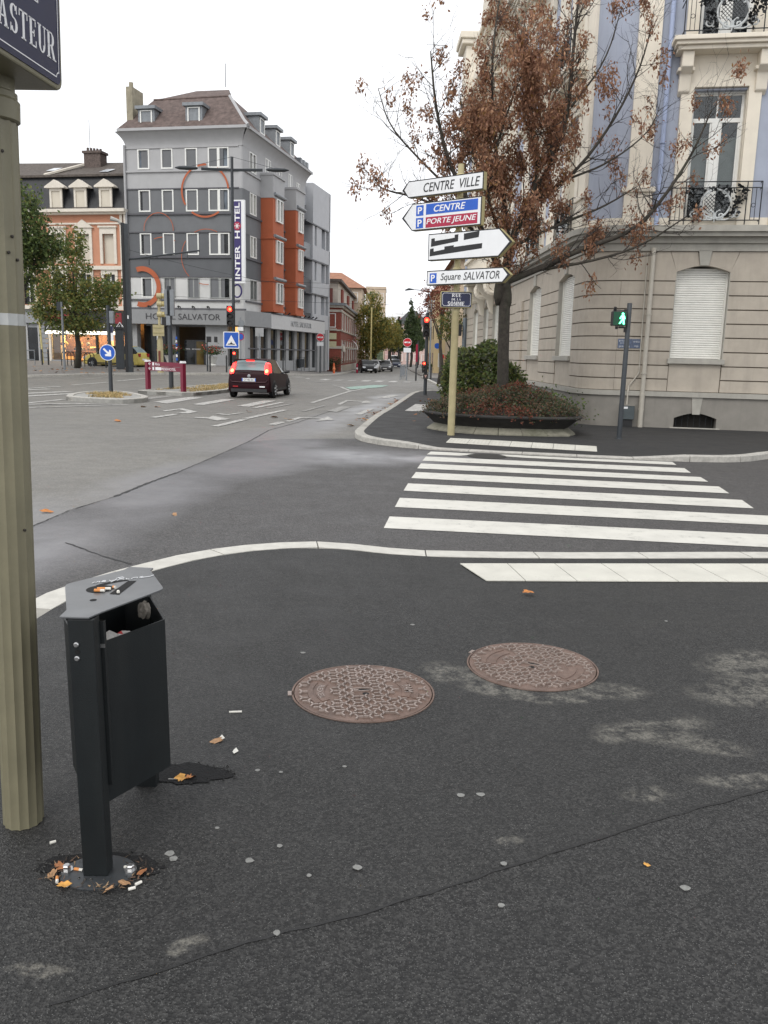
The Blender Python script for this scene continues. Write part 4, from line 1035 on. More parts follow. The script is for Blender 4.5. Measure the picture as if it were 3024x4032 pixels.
M_bark = mat('bark_dark', (.05, .043, .035), .95, var=.35, scale=14, bump=1., bscale=28, dirt=.5, dcol=(.045, .055, .03))
M_twig = mat('twig', (.04, .034, .03), .9, var=.3, scale=20)
# cotoneaster mound: arching twigs with tiny leaves
rg = np.random.default_rng(5); cov = thing('groundcover_shrub', 'low cotoneaster mound of grey green and red twigs filling the planter', 'shrub', (PC.x, PC.y, .5))
def mh(u, v):
    best = 0
    a = math.atan2(v, u); rad = max(.01, math.hypot(u, v))
    lim = 9.
    for p, q in zip(ring, ring[1:] + ring[:1]):
        cr_ = p.x * q.y - p.y * q.x; den = (u / rad) * (q.y - p.y) - (v / rad) * (q.x - p.x)
        if abs(den) < 1e-9: continue
        t = cr_ / den
        w_ = ((u / rad) * p.y - (v / rad) * p.x) / -den if True else 0
        if t > 0:
            X = (u / rad) * t; Y = (v / rad) * t
            if min(p.x, q.x) - 1e-4 <= X <= max(p.x, q.x) + 1e-4 and min(p.y, q.y) - 1e-4 <= Y <= max(p.y, q.y) + 1e-4: lim = min(lim, t)
    return rad / lim
pts = []; cl = []; tw = MB()
while len(tw.f) < 9500:
    u, v = rg.uniform(-1.9, 1.9), rg.uniform(-1.75, 1.9); f_ = mh(u, v)
    if f_ > .9: continue
    z = .62 * (1 - f_ ** 2.2) * (.8 + .25 * math.sin(u * 2.3 + .5) * math.cos(v * 2.1)) - .02 + rg.uniform(-.08, .04)
    d = Vector((u, v)).normalized() if (abs(u) + abs(v)) > .01 else Vector((1, 0)); d = Vector((d.x + rg.normal(0, .7), d.y + rg.normal(0, .7))).normalized()
    L = rg.uniform(.18, .38); pth = []
    for k in range(6):
        t = k / 5; pth.append((u + d.x * L * t, v + d.y * L * t, z + .13 * math.sin(t * 2.6) * L / .3 - .12 * t * t + (0 if f_ < .8 else -.03 * t)))
    tw.tube(pth, [.004, .004, .003, .003, .002, .0015], 3, False)
    for k in range(1, 6):
        for _ in range(8):
            p = pth[k]; pts.append((p[0] + rg.normal(0, .025), p[1] + rg.normal(0, .025), p[2] + rg.normal(0, .02)))
            cl.append(math.sin(u * 2.2 + 1.3) + math.sin(v * 2.7 + u) + rg.normal(0, .45))
tw.obj('twigs', M_twig, cov, fix=False)
pts = np.array(pts); cl = np.array(cl)
leafcloud('foliage', [F_gr, F_dk, F_mid, F_bn], [4, 2, 1, 4], pts[cl < .6], .05, cov, .6, seed=2)
leafcloud('red_foliage', [F_rd, F_bn, F_dk], [4, 2, 1], pts[cl >= .6], .05, cov, .6, seed=3)
# evergreen bush behind the planter
bs = thing('evergreen_bush', 'rounded glossy green bush behind the tree trunk', 'bush', (2.45, 22.0, .1))
pts = []; stems = MB()
for i in range(26):
    a = rg.uniform(0, 6.28); rr_ = rg.uniform(.1, .8); stems.tube([(rg.normal(0, .15), rg.normal(0, .15), 0), (rr_ * .6 * math.cos(a), rr_ * .6 * math.sin(a), .8), (rr_ * 1.3 * math.cos(a), rr_ * math.sin(a), 1.7)], [.02, .014, .006], 5)
while len(pts) < 17000:
    v = rg.normal(0, 1, 3); v /= np.linalg.norm(v); rad = rg.uniform(.55, 1.) ** .5 * (1 + .12 * math.sin(v[0] * 7) + .1 * math.cos(v[1] * 6 + v[2] * 5))
    x, y, z = v[0] * 1.05 * rad, v[1] * .85 * rad, 1.0 + v[2] * .98 * rad
    if z < .15: continue
    pts.append((x, y, z))
leafcloud('foliage', [F_mid, F_br, F_gr, F_ol], [3, 3, 3, 3], pts, .105, bs, .55, seed=4); stems.obj('stems', M_twig, bs)
gc = thing('ivy_groundcover', 'bright green ivy strip between bush and building wall', 'shrub', (3.9, 21.1, .12))
pts = [(rg.normal(0, .42), rg.normal(0, .32), abs(rg.normal(.4, .2))) for _ in range(2600)]
leafcloud('foliage', [F_br, F_mid, F_dk], [4, 3, 2], pts, .07, gc, .8, seed=6)

# the tree: hand placed main limbs, grown twigs, hanging brown leaf clusters
TY = 19.8
def tp(u, v, dy=0.):                 # measured limb positions -> metres in the plane of the trunk
    x = u - 1512; y = 2016 - v; X = x * math.cos(ROLL) - y * math.sin(ROLL); Y = x * math.sin(ROLL) + y * math.cos(ROLL)
    d = (X, 3261 * math.cos(PITCH) + Y * math.sin(PITCH), -3261 * math.sin(PITCH) + Y * math.cos(PITCH))
    return Vector((d[0] / d[1] * TY, TY + dy, 1.8 + d[2] / d[1] * TY))
limbs = [([(1978, 1600), (1980, 1450), (1985, 1250), (1990, 1120)], .14, .125, 0), ([(1990, 1130), (2000, 980), (2080, 800), (2180, 640), (2250, 420), (2270, 200), (2300, -60)], .11, .02, .5),
    ([(1993, 1110), (2120, 1060), (2280, 985), (2480, 920), (2580, 800), (2680, 640), (2740, 480)], .085, .012, -.9), ([(2100, 1066), (2300, 1040), (2480, 990), (2620, 890)], .045, .01, -1.4),
    ([(1985, 1120), (1930, 980), (1850, 820), (1760, 650), (1710, 450), (1690, 240)], .085, .012, -.6), ([(1930, 980), (1800, 850), (1640, 790), (1500, 770), (1480, 740)], .045, .006, -1.0),
    ([(1850, 820), (1660, 640), (1530, 500), (1490, 360)], .035, .006, -.2), ([(2000, 980), (1990, 800), (1960, 600), (1950, 400), (1955, 150), (1990, -80)], .07, .012, 1.0),
    ([(2080, 800), (2250, 700), (2400, 500), (2500, 300), (2540, 130)], .05, .008, -.5), ([(2180, 640), (2160, 450), (2120, 250), (2100, 0)], .045, .01, 1.2),
    ([(2000, 980), (2200, 880), (2400, 800), (2560, 700)], .05, .008, .9), ([(2250, 700), (2400, 640), (2560, 520), (2610, 420)], .03, .006, .3), ([(1990, 800), (1880, 640), (1840, 450), (1830, 300)], .045, .01, 1.3),
    ([(2040, 900), (2120, 700), (2050, 480), (2030, 250)], .045, .01, -1.2), ([(2250, 420), (2380, 250), (2430, 60)], .03, .006, -.3), ([(1960, 900), (1900, 760), (1950, 560), (2010, 380)], .04, .01, -1.5)]
tr = thing('street_tree', 'tree with dead brown leaves rising from the planter beside the building', 'tree', (tp(1978, 1516).x, TY, .5))
tl_ = Vector(tr.location); trunk = MB(); lm = MB(); twg = MB(); LP = []; DN = []
def dens(p):
    x, z = p.x, p.z
    a = math.exp(-((x - 2.95) / 1.25) ** 2) * (1 if 4.4 < z < 7.8 else .55 if z < 4.6 else .3)
    b = .28 * math.exp(-((x - 1.5) / .6) ** 2) * (1 if 4.5 < z < 7.5 else .3)
    return a + b + .1
r3 = random.Random(21)
def grow(p, d, L, r, lev):
    k = 5; pts = [p]; dd = d.copy()
    for i in range(k):
        dd = (dd + Vector((r3.gauss(0, .16), r3.gauss(0, .16), r3.gauss(.05, .14)))).normalized(); pts.append(pts[-1] + dd * L / k)
    twg.tube([q - tl_ for q in pts], [r * (1 - .75 * i / k) for i in range(k + 1)], 4 if lev else 5, False)
    for i in range(1, k + 1):
        if lev < 2 and r3.random() < .62:
            n2 = (dd + Vector((r3.gauss(0, .7), r3.gauss(0, .7), r3.gauss(.1, .5)))).normalized(); grow(pts[i], n2, L * r3.uniform(.4, .65), r * .6, lev + 1)
    if lev >= 1:
        for i in range(1, k + 1):
            if (i == k or (i == 3 and lev == 2)) and r3.random() < dens(pts[i]) * .22: LP.append(pts[i])
for pl_, ra, rb, dyend in limbs:
    n_ = len(pl_); P = [tp(u, v) for u, v in pl_]
    for i, q in enumerate(P): q.y += dyend * (i / (n_ - 1)) ** 1.2
    P = [Vector(q) for q in smoothline([tuple(q) for q in P], 2)] if n_ > 2 else P
    n_ = len(P); (trunk if ra > .12 else lm).tube([q - tl_ for q in P], [ra + (rb - ra) * i / (n_ - 1) for i in range(n_)], 12 if ra > .08 else 7)
    if ra > .12: continue
    for i in range(2, n_):
        t = i / n_; d = (P[i] - P[i - 1]).normalized()
        for _ in range(2 if t > .25 else 1):
            if r3.random() < .75:
                n2 = (d * .6 + Vector((r3.gauss(0, .6), r3.gauss(0, .75), r3.gauss(.25, .5)))).normalized(); grow(P[i], n2, r3.uniform(.45, 1.15), max(.006, min(.016, (ra + (rb - ra) * t) * .4)), 0)
for kx, ky, kr in ((1962, 1150, .11), (1998, 1175, .10)):
    c = tp(kx, ky) - tl_; trunk.tube([c + Vector((0, 0, -.3)), c + Vector((0, -.04, -.1)), c + Vector((0, -.04, .08)), c + Vector((0, 0, .3))], [.05, kr, kr * .95, .06], 9)
trunk.obj('trunk', M_bark, tr, smooth=True); lm.obj('limbs', M_bark, tr, smooth=True); twg.obj('twigs', M_twig, tr, fix=False)
pts = []
for p in LP:
    k = r3.randint(30, 80)
    for _ in range(k): pts.append((p.x - tl_.x + r3.gauss(0, .068), p.y - tl_.y + r3.gauss(0, .068), p.z - tl_.z + r3.gauss(-.05, .11)))
print('brown leaves', len(pts))
leafcloud('crown', [F_lb, F_lb2, F_lb3, F_or], [6, 4, 3, .5], pts, .092, tr, .45, droop=.9, seed=8)
# ------------------------------------------------------------------ blue and cream corner building
M_stone = mat('wall_stone_beige', (.41, .365, .305), .85, var=.09, scale=2.5, bump=.2, bscale=90, dirt=.38, dcol=(.25, .225, .19))
M_joint = mat('wall_joint_brown', (.13, .11, .085), .9, var=.15, scale=6)
M_plinth = mat('plinth_grey', (.235, .22, .195), .85, var=.1, scale=3, bump=.15, bscale=60, dirt=.3, dcol=(.12, .115, .1))
M_ledge = mat('ledge_stone', (.36, .345, .305), .8, var=.1, scale=4, dirt=.3, dcol=(.2, .19, .17))
M_bluew = mat('wall_blue', (.335, .365, .44), .8, var=.06, scale=2, bump=.06, dirt=.12, dcol=(.2, .24, .36))
M_creamw = mat('trim_cream', (.72, .66, .555), .75, var=.05, scale=3, bump=.05, dirt=.14, dcol=(.45, .41, .35))
M_white = M_white
M_frame = mat('window_frame_white', (.72, .72, .69), .45, var=.04)
M_shut = mat('shutter_white', (.72, .71, .66), .5, var=.05, scale=5)
M_pipe = mat('downpipe_beige', (.44, .41, .35), .5, var=.08, scale=5, dirt=.25, dcol=(.25, .23, .2))
M_pipeb = mat('downpipe_blue', (.33, .39, .55), .5, var=.06)
M_wroi = mat('wrought_iron', (.02, .022, .024), .5, .3, var=.2)
M_wroiw = mat('wrought_iron_pale', (.5, .52, .52), .5, .1, var=.15, scale=20)
G_dark = glass('glass_dark', (.014, .016, .018)); G_blue = glass('glass_blue_grey', (.11, .13, .155)); G_green = glass('glass_green_curtain', (.05, .085, .03), .12); G_teal = glass('glass_teal', (.16, .2, .2)); G_cream = glass('glass_pale', (.3, .29, .26), .12, .2)
G_clear = clearglass('glass_clear')
BL = (5.03, 21.566, .1); FO = (6.491, 21.325); FD = (.98668, -.16269); LD = (-.02913, 1.)
bd = thing('corner_building', 'blue and cream corner building with beige grooved stone ground floor', 'building', BL)
TF = frame(FO, FD, BL)                 # front wall, s=-1.48 at the corner
TLw = lambda s, n, z: (BL[0] + LD[0] * s - n * 1.0 - BL[0], BL[1] + LD[1] * s - n * .029 - BL[1], z - BL[2])   # left wall along the street
CS = -1.48; RAD = .77
def arcpts(n, k=8):
    """plan of the rounded corner, n = distance in front of the wall face"""
    f0 = Vector((FO[0] + FD[0] * (CS + RAD), FO[1] + FD[1] * (CS + RAD))); l0 = Vector((BL[0] + LD[0] * RAD, BL[1] + LD[1] * RAD))
    c0 = Vector((BL[0], BL[1])); P = []
    for i in range(k + 1):
        t = i / k; p = f0 * (1 - t) ** 2 + c0 * 2 * t * (1 - t) + l0 * t * t
        tg = ((c0 - f0) * (1 - t) + (l0 - c0) * t).normalized(); nn = Vector((-tg.y, tg.x)) * 1
        if nn.y > 0 and nn.x > 0: nn = -nn
        q = p + Vector((-abs(nn.x) if t > 0 else -abs(nn.x) * 0 - abs(nn.x), -abs(nn.y))) * n
        P.append((q.x - BL[0], q.y - BL[1]))
    return P
def corner(mb, n0, n1, z0, z1):
    a = arcpts(n0); b = arcpts(n1); mb.prism([p for p in b] + [p for p in a[::-1]], z0 - BL[2], z1 - BL[2])
def run(mb, T, s0, s1, n0, n1, z0, z1):
    o = MB(); o.box(s0, s1, n0, n1, z0, z1); mb.add([T(*v) for v in o.v], o.f)
FEND, LEND = 9.5, 27.
def belt(name, n0, n1, z0, z1, m):
    mb = MB(); run(mb, TF, CS + RAD, FEND, n0, n1, z0, z1); corner(mb, n0, n1, z0, z1); run(mb, TLw, RAD, LEND, n0, n1, z0, z1); return mb.obj(name, m, bd)
mb = MB()
for a, b in ((CS + RAD, .83), (1.86, 5.03), (6.06, FEND)): run(mb, TF, a, b, -.5, .06, .05, .9)
run(mb, TF, .83, 1.86, -.5, .06, .52, .9); run(mb, TF, 5.03, 6.06, -.5, .06, .52, .9); corner(mb, -.5, .06, .05, .9); run(mb, TLw, RAD, LEND, -.5, .06, .05, .9)
mb.obj('plinth', M_plinth, bd)
for o_ in (0, 4.2):
    mb = MB(); P = [(.83 + o_, .13)] + [(.83 + 1.03 * i / 10 + o_, .36 + .15 * math.sin(math.pi * i / 10)) for i in range(11)] + [(1.86 + o_, .13)]
    mb.box(.8 + o_, 1.9 + o_, -.45, -.2, .1, .6); mb.obj('cellar_opening', mat('cellar_dark', (.02, .018, .015), .9, var=.4), bd, TF)
    mb = MB(); A = [(.83 + 1.03 * i / 10 + o_, .37 + .13 * math.sin(math.pi * i / 10)) for i in range(11)]
    mb.prism(A + [(1.86 + o_, .53), (.83 + o_, .53)], -.3, .058, 'y'); mb.obj('cellar_lintel', M_plinth, bd, TF)
    mb = MB(); mb.prism([(1.22 + o_, .9), (1.48 + o_, .9), (1.44 + o_, .47), (1.26 + o_, .47)], .05, .085, 'y'); mb.obj('cellar_keystone', M_ledge, bd, TF)
    mb = MB(); mb.box(.74 + o_, 1.95 + o_, .0, .1, .09, .135); mb.obj('cellar_sill', M_ledge, bd, TF, bevel=.008)
    for i in range(7):
        mb = MB(); mb.cyl((.9 + i * .145 + o_, -.05, .13), (.9 + i * .145 + o_, -.05, .52), .008, n=6); mb.obj('cellar_bar', M_wroi, bd, TF)
belt('plinth_ledge', -.4, .12, .9, 1.02, M_ledge)
# ground floor: recessed wall with separate stone courses in front
wins_f = [(.6, 1.87), (4.8, 6.07)]; wins_l = [(1.54, 3.35), (5.77, 7.65), (14.24, 15.82), (17.1, 18.6), (20.66, 22.3), (25.0, 26.3)]
def spans(a, b, W):
    out = []; c = a
    for x, y in W:
        out.append((c, x)); c = y
    out.append((c, b)); return out
zs = [1.02, 1.33, 1.67, 2.02, 2.37, 2.71, 3.05, 3.39, 3.73]
mb = MB()
for a, b in spans(CS + RAD, FEND, wins_f): run(mb, TF, a + .0, b - .0, -.45, -.03, 1.0, 4.44)
for a, b in spans(RAD, LEND, wins_l): run(mb, TLw, a, b, -.45, -.03, 1.0, 4.44)
for a, b in wins_f: run(mb, TF, a, b, -.45, -.06, 1.0, 1.72)
for a, b in wins_l: run(mb, TLw, a, b, -.45, -.12, 1.0, 1.72)
corner(mb, -.45, -.03, 1.0, 4.44); mb.obj('wall', M_joint, bd)
for T, SP in ((TF, spans(CS + RAD, FEND, wins_f)), (TLw, spans(RAD, LEND, wins_l))):
    for (a, b) in SP:
        pieces = [(a, b)]
        if T is TLw and a < 8.6 < b: pieces = [(a, 8.6), (8.6, 9.8), (9.8, b)]
        for (p, q) in pieces:
            pr = .09 if (p, q) == (8.6, 9.8) else 0
            for z0, z1 in zip(zs[:-1], zs[1:]):
                mb = MB(); mb.box(p + .004, q - .004, -.04, .0 + pr + R.uniform(-.002, .002), z0 + .014, z1 - .014); mb.obj('stone_course', M_stone, bd, T, bevel=.006)
for z0, z1 in zip(zs[:-1], zs[1:]):
    mb = MB(); corner(mb, -.04, 0, z0 + .014, z1 - .014); mb.obj('stone_course', M_stone, bd)
def archwin(T, a, b, prev, nxt, rec, key=True):
    """flat-arched opening, head stones, keystone, sill and roller shutter"""
    zs_, zt = 3.95, 4.10; c = (a + b) / 2; k = 12
    A = [(a + (b - a) * i / k, zs_ + (zt - zs_) * math.sin(math.pi * i / k)) for i in range(k + 1)]
    sx = min(.34, (a - prev) * .5)
    for P in ([(prev, 3.744), (a, 3.744), (a, zs_), (a - .18, 4.43), (prev, 4.43)], [(nxt, 3.744), (nxt, 4.43), (b + .18, 4.43), (b, zs_), (b, 3.744)]):
        mb = MB(); mb.prism(P, -.04, .0, 'y'); mb.obj('head_stone', M_stone, bd, T)
    for i0, i1, t0, t1 in ((0, 5, a - .165, c - .17), (7, 12, c + .17, b + .165)):
        mb = MB(); mb.prism(A[i0:i1 + 1] + [(t1, 4.43), (t0, 4.43)], -.45, .003, 'y'); mb.obj('voussoir', M_stone, bd, T)
    mb = MB(); mb.prism([A[5], A[6], A[7], (c + .16, 4.46), (c - .16, 4.46)], -.45, .05, 'y'); mb.obj('keystone', M_ledge, bd, T, bevel=.008)
    mb = MB(); mb.box(a - .05, b + .05, -.3, .07, 1.72, 1.85); mb.obj('sill', M_ledge, bd, T, bevel=.01)
    mb = MB(); mb.box(a + .01, b - .01, -.1, -.025, 1.03, 1.72); mb.obj('apron_panel', M_stone, bd, T, bevel=.008)
    mb = MB(); mb.box(a - .02, b + .02, -.6, -.42, 1.7, 4.2); mb.obj('window_back', M_joint, bd, T)
    for x0_, x1_ in ((a - .01, a + .012), (b - .012, b + .01)):
        mb = MB(); mb.box(x0_, x1_, -.44, -.002, 1.85, 4.0); mb.obj('reveal', M_ledge, bd, T)
    sh = MB(); sh.box(a + .0, a + .045, -rec - .02, -rec + .05, 1.85, 4.05); sh.box(b - .045, b, -rec - .02, -rec + .05, 1.85, 4.05); so_ = sh.obj('roller_shutter', M_shut, bd, T)
    z = 1.855; h = .055; me = None
    while z < 4.02:
        if me is None:
            mb = MB(); pr = [(-rec + .002, 0), (-rec + .016, .008), (-rec + .016, h - .02), (-rec + .004, h - .004), (-rec - .004, h - .004), (-rec - .004, 0)]
            mb.prism(pr, a + .04, b - .04, 'x'); me = mb.mesh('slat', M_shut, T)
        o = link('slat', me, so_); o.location = (0, 0, z - BL[2] + BL[2]); z += h
SPf = spans(CS + RAD, FEND, wins_f); SPl = spans(RAD, LEND, wins_l)
for i, (a, b) in enumerate(wins_f):
    p = SPf[i][0] if i == 0 else (SPf[i][0] + SPf[i][1]) / 2; q = SPf[i + 1][1] if i == len(wins_f) - 1 else (SPf[i + 1][0] + SPf[i + 1][1]) / 2
    archwin(TF, a, b, p, q, .22)
for i, (a, b) in enumerate(wins_l):
    p = SPl[i][0] if i == 0 else (SPl[i][0] + SPl[i][1]) / 2; q = SPl[i + 1][1] if i == len(wins_l) - 1 else (SPl[i + 1][0] + SPl[i + 1][1]) / 2
    archwin(TLw, a, b, p, q, .17)
mb = MB(); corner(mb, -.04, 0, 3.744, 4.43); mb.obj('head_stone', M_stone, bd)
belt('string_course', -.4, .05, 4.44, 4.62, M_ledge)
belt('cornice_bed', -.4, .12, 4.62, 4.76, M_ledge)
belt('cornice', -.4, .3, 4.76, 4.86, M_ledge); belt('cornice_top', -.4, .38, 4.86, 5.0, M_ledge)
belt('base_band', -.4, .03, 5.0, 5.22, M_creamw)
# blue upper walls with openings
ZT = 18.0
opn_f = [(.64, 1.86), (4.84, 6.06)]; fl_z = [(5.1, 8.1), (9.2, 12.2), (13.3, 15.8)]
mb = MB()
for a, b in spans(CS + RAD, FEND, opn_f): run(mb, TF, a, b, -.5, 0, 5.2, ZT)
for a, b in opn_f:
    zz = 5.2
    for z0, z1 in fl_z: run(mb, TF, a, b, -.5, 0, zz, z0) if z0 > zz else None; zz = z1
    run(mb, TF, a, b, -.5, 0, zz, ZT)
corner(mb, -.5, 0, 5.2, ZT)
opn_l = [(1.9, 3.1), (6.1, 7.3), (12.0, 13.2), (15.6, 16.8), (19.4, 20.6), (23.6, 24.8)]
for a, b in spans(RAD, LEND, opn_l): run(mb, TLw, a, b, -.5, 0, 5.2, ZT - 3.5)
for a, b in opn_l:
    zz = 5.2
    for z0, z1 in fl_z: run(mb, TLw, a, b, -.5, 0, zz, z0) if z0 > zz else None; zz = z1
mb.obj('upper_wall', M_bluew, bd)
def upwin(T, a, b, z0, z1, dep=.22, blind=True, balcony=True, surround=True, slab=False):
    c = (a + b) / 2; zt = z1 - .62
    fr = MB(); n0, n1 = -dep - .05, -dep
    fr.box(a, a + .07, n0, n1, z0, z1); fr.box(b - .07, b, n0, n1, z0, z1); fr.box(a + .07, b - .07, n0, n1, z1 - .07, z1)
    fr.box(a + .07, b - .07, n0, n1 + .01, zt - .05, zt + .05); fr.box(c - .1, c + .1, n0, n1 + .015, z0, zt - .05); fr.box(c - .02, c + .02, n0, n1, zt + .05, z1 - .07)
    for x in (a + .07, c + .1): fr.box(x, x + .04, n0, n1 - .01, z0, zt - .05); fr.box(x + (c - .1 - a - .07) - .04, x + (c - .1 - a - .07), n0, n1 - .01, z0, zt - .05)
    fo = fr.obj('window', M_frame, bd, T, bevel=.006)
    for x0, x1 in ((a + .07, c - .02), (c + .02, b - .07)):
        mb = MB(); mb.box(x0, x1, n0 + .02, n0 + .026, z0, z1 - .05); mb.obj('pane', G_clear, fo, T)
        if blind:
            mb = MB(); mb.box(x0 + .02, x1 - .02, n0 - .12, n0 - .11, z0 + .95, zt - .35); mb.obj('blind', mat('blind_grey', (.3, .3, .28), .8), fo, T)
    mb = MB(); mb.box(a - .1, b + .1, -.85, -.8, z0 - .1, z1 + .1); mb.obj('room_back', mat('room_dark', (.035, .035, .04), .9), fo, T)
    mb = MB(); mb.box(a + .012, b - .012, -dep - .06, -dep + .06, z1 - .03, z1 + .03); mb.obj('shutter_box', M_frame, fo, T)
    for x0_, x1_ in ((a - .01, a + .012), (b - .012, b + .01)): mb = MB(); mb.box(x0_, x1_, -.45, .0, z0 - .05, z1 + .13); mb.obj('reveal', M_creamw, bd, T)
    mb = MB(); mb.box(a + .013, b - .013, -.45, .0, z1 + .03, z1 + .2); mb.obj('reveal', M_creamw, bd, T)
    if surround:
        mb = MB(); mb.box(a - .3, a, -.3, .08, z0 - .1, z1 + .18); mb.obj('surround', M_creamw, bd, T, bevel=.015)
        mb = MB(); mb.box(b, b + .3, -.3, .08, z0 - .1, z1 + .18); mb.obj('surround', M_creamw, bd, T, bevel=.015)
        mb = MB(); mb.box(a - .3, b + .3, -.3, .075, z1 + .05, z1 + .8); mb.obj('surround', M_creamw, bd, T, bevel=.015)
    if balcony:
        for sx in (a - .38, b + .12):
            mb = MB(); mb.prism([(.0, z1 + .75), (.42, z1 + .75), (.40, z1 + .42), (.2, z1 + .3), (.14, z1 - .05), (.0, z1 - .15)], sx, sx + .26, 'x'); mb.obj('bracket', M_creamw, bd, T, bevel=.02)
            mb = MB(); mb.box(sx - .06, sx + .32, .0, .28, z1 + .36, z1 + .44); mb.obj('bracket_moulding', M_creamw, bd, T, bevel=.015)
        for k, (n2, za, zb_) in enumerate(((.5, z1 + .75, z1 + .84), (.58, z1 + .84, z1 + .92), (.64, z1 + .92, z1 + 1.02))):
            mb = MB(); mb.box(a - .5 - k * .06, b + .5 + k * .06, -.1, n2, za, zb_); mb.obj('balcony_slab', M_creamw, bd, T, bevel=.015)
def scroll(cx, cz, r0_, turns, a0, sgn, n, k=22):
    P = []
    for i in range(k + 1):
        t = i / k; a = a0 + sgn * t * turns * 2 * math.pi; r_ = r0_ * (1 - .85 * t); P.append((cx + r_ * math.cos(a), n, cz + r_ * math.sin(a)))
    return P
def railing(T, a, b, z0, n, h=.9, ret=.3):
    rl_ = MB(); c = (a + b) / 2
    for z in (z0 + .1, z0 + h - .14, z0 + h): rl_.tube([(a, n, z), (b, n, z)], .014, 6)
    for x in (a, a + .33, b - .33, b): rl_.tube([(x, n, z0), (x, n, z0 + h)], .014, 6)
    for x in (a + .12, a + .22, b - .12, b - .22): rl_.tube([(x, n, z0 + .1), (x, n, z0 + h - .14)], .008, 5)
    for x in (a, b):
        for z in (z0 + .1, z0 + h - .14, z0 + h): rl_.tube([(x, n, z), (x, n - ret, z)], .012, 6)
    ro = rl_.obj('railing', M_wroi, bd, T)
    for x in (a + .165, b - .165):
        mb = MB(); mb.tube(scroll(x, z0 + h * .45, .05, 1, 0, 1, n, 14)[:1] + [(x + .045 * math.cos(q), n, z0 + h * .45 + .045 * math.sin(q)) for q in np.linspace(0, 6.28, 14)], .007, 4); mb.obj('rosette', M_wroi, ro, T)
    mb = MB(); rw, rh = .34, .33; zc = z0 + .47
    oval = [(c + rw * math.cos(q), n + .01, zc + rh * math.sin(q)) for q in np.linspace(.15, 6.13, 40)]; mb.tube(oval, .026, 6)
    for sg in (-1, 1):
        mb.tube(scroll(c + sg * .13, zc - .27, .13, 1.3, math.pi / 2, sg, n + .01), .022, 5); mb.tube(scroll(c + sg * .5, zc - .22, .11, 1.4, math.pi * .5, sg, n + .01), .02, 5)
        mb.tube([(c + sg * x, n + .01, z_) for x, z_ in ((.05, zc - .36), (.25, zc - .36), (.42, zc - .3), (.5, zc - .12))], .018, 5)
        mb.tube(scroll(c + sg * .2, zc + .27, .1, 1.2, -math.pi / 2, sg, n + .01), .02, 5)
    mb.tube([(c, n + .01, zc - .42), (c, n + .01, zc - .2)], [.01, .04], 6); mb.obj('cartouche', M_wroiw, ro, T)
    mb = MB()
    for i in range(-4, 5):
        for sg in (1, -1):
            P = [(c + i * .085 + sg * t, n + .02, zc + t) for t in np.linspace(-.3, .3, 9)]; P = [p for p in P if ((p[0] - c) / (rw - .03)) ** 2 + ((p[2] - zc) / (rh - .03)) ** 2 < 1]
            if len(P) > 1: mb.tube([P[0], P[-1]], .008, 4)
    mb.obj('lattice', M_wroi, ro, T)
    pts = []
    for i in range(230):
        sg = R.choice((-1, 1)); t = R.random(); pts.append((c + sg * (.36 + .28 * t + R.gauss(0, .05)), n + .02 + R.gauss(0, .015), z0 + h * (.25 + .55 * t) + R.gauss(0, .09)))
    for i in range(60): pts.append((c + R.uniform(-.5, .5), n + .02, z0 + h - .2 + R.gauss(0, .03)))
    pts = [T(*p) for p in pts]
    leafcloud('iron_leaves', [M_wroi], [1], pts, .1, ro, .7, seed=R.randint(0, 99))
for (a, b) in opn_f:
    for i, (z0, z1) in enumerate(fl_z):
        upwin(TF, a, b, z0, z1)
        if i == 0: railing(TF, a - .34, b + .5, 5.04, .16, .98, .16)
        else: railing(TF, a - .42, b + .42, z0 - .08, .56, .9, .5)
for (a, b) in opn_l:
    for i, (z0, z1) in enumerate(fl_z):
        upwin(TLw, a, b, z0, z1, .22, False, i < 2, True)
        if i in (0, 1) and a < 9: railing(TLw, a - .42, b + .42, z0 - .05, .5 if i else .2, .9, .2)
for a, b, T in ((-.74, -.2, TF), (2.65, 3.2, TF), (3.7, 4.25, TF), (.75, 1.4, TLw), (3.9, 4.9, TLw), (8.6, 9.8, TLw), (13.9, 14.8, TLw), (17.7, 18.5, TLw), (21.6, 22.6, TLw)):
    mb = MB(); mb.box(a, b, -.2, .09, 5.9, 16.2 if T is TF else 13.3); mb.obj('pilaster', M_creamw, bd, T, bevel=.012)
    mb = MB(); mb.box(a - .06, b + .06, -.2, .12, 5.0, 5.8); mb.obj('pilaster_base', M_creamw, bd, T, bevel=.012)
    mb = MB(); mb.box(a - .12, b + .12, -.2, .18, 5.8, 5.92); mb.obj('pilaster_base', M_creamw, bd, T, bevel=.02)
    if T is TLw:
        mb = MB(); mb.box(a - .1, b + .1, -.2, .25, 12.9, 13.3); mb.obj('capital', M_creamw, bd, T, bevel=.03)
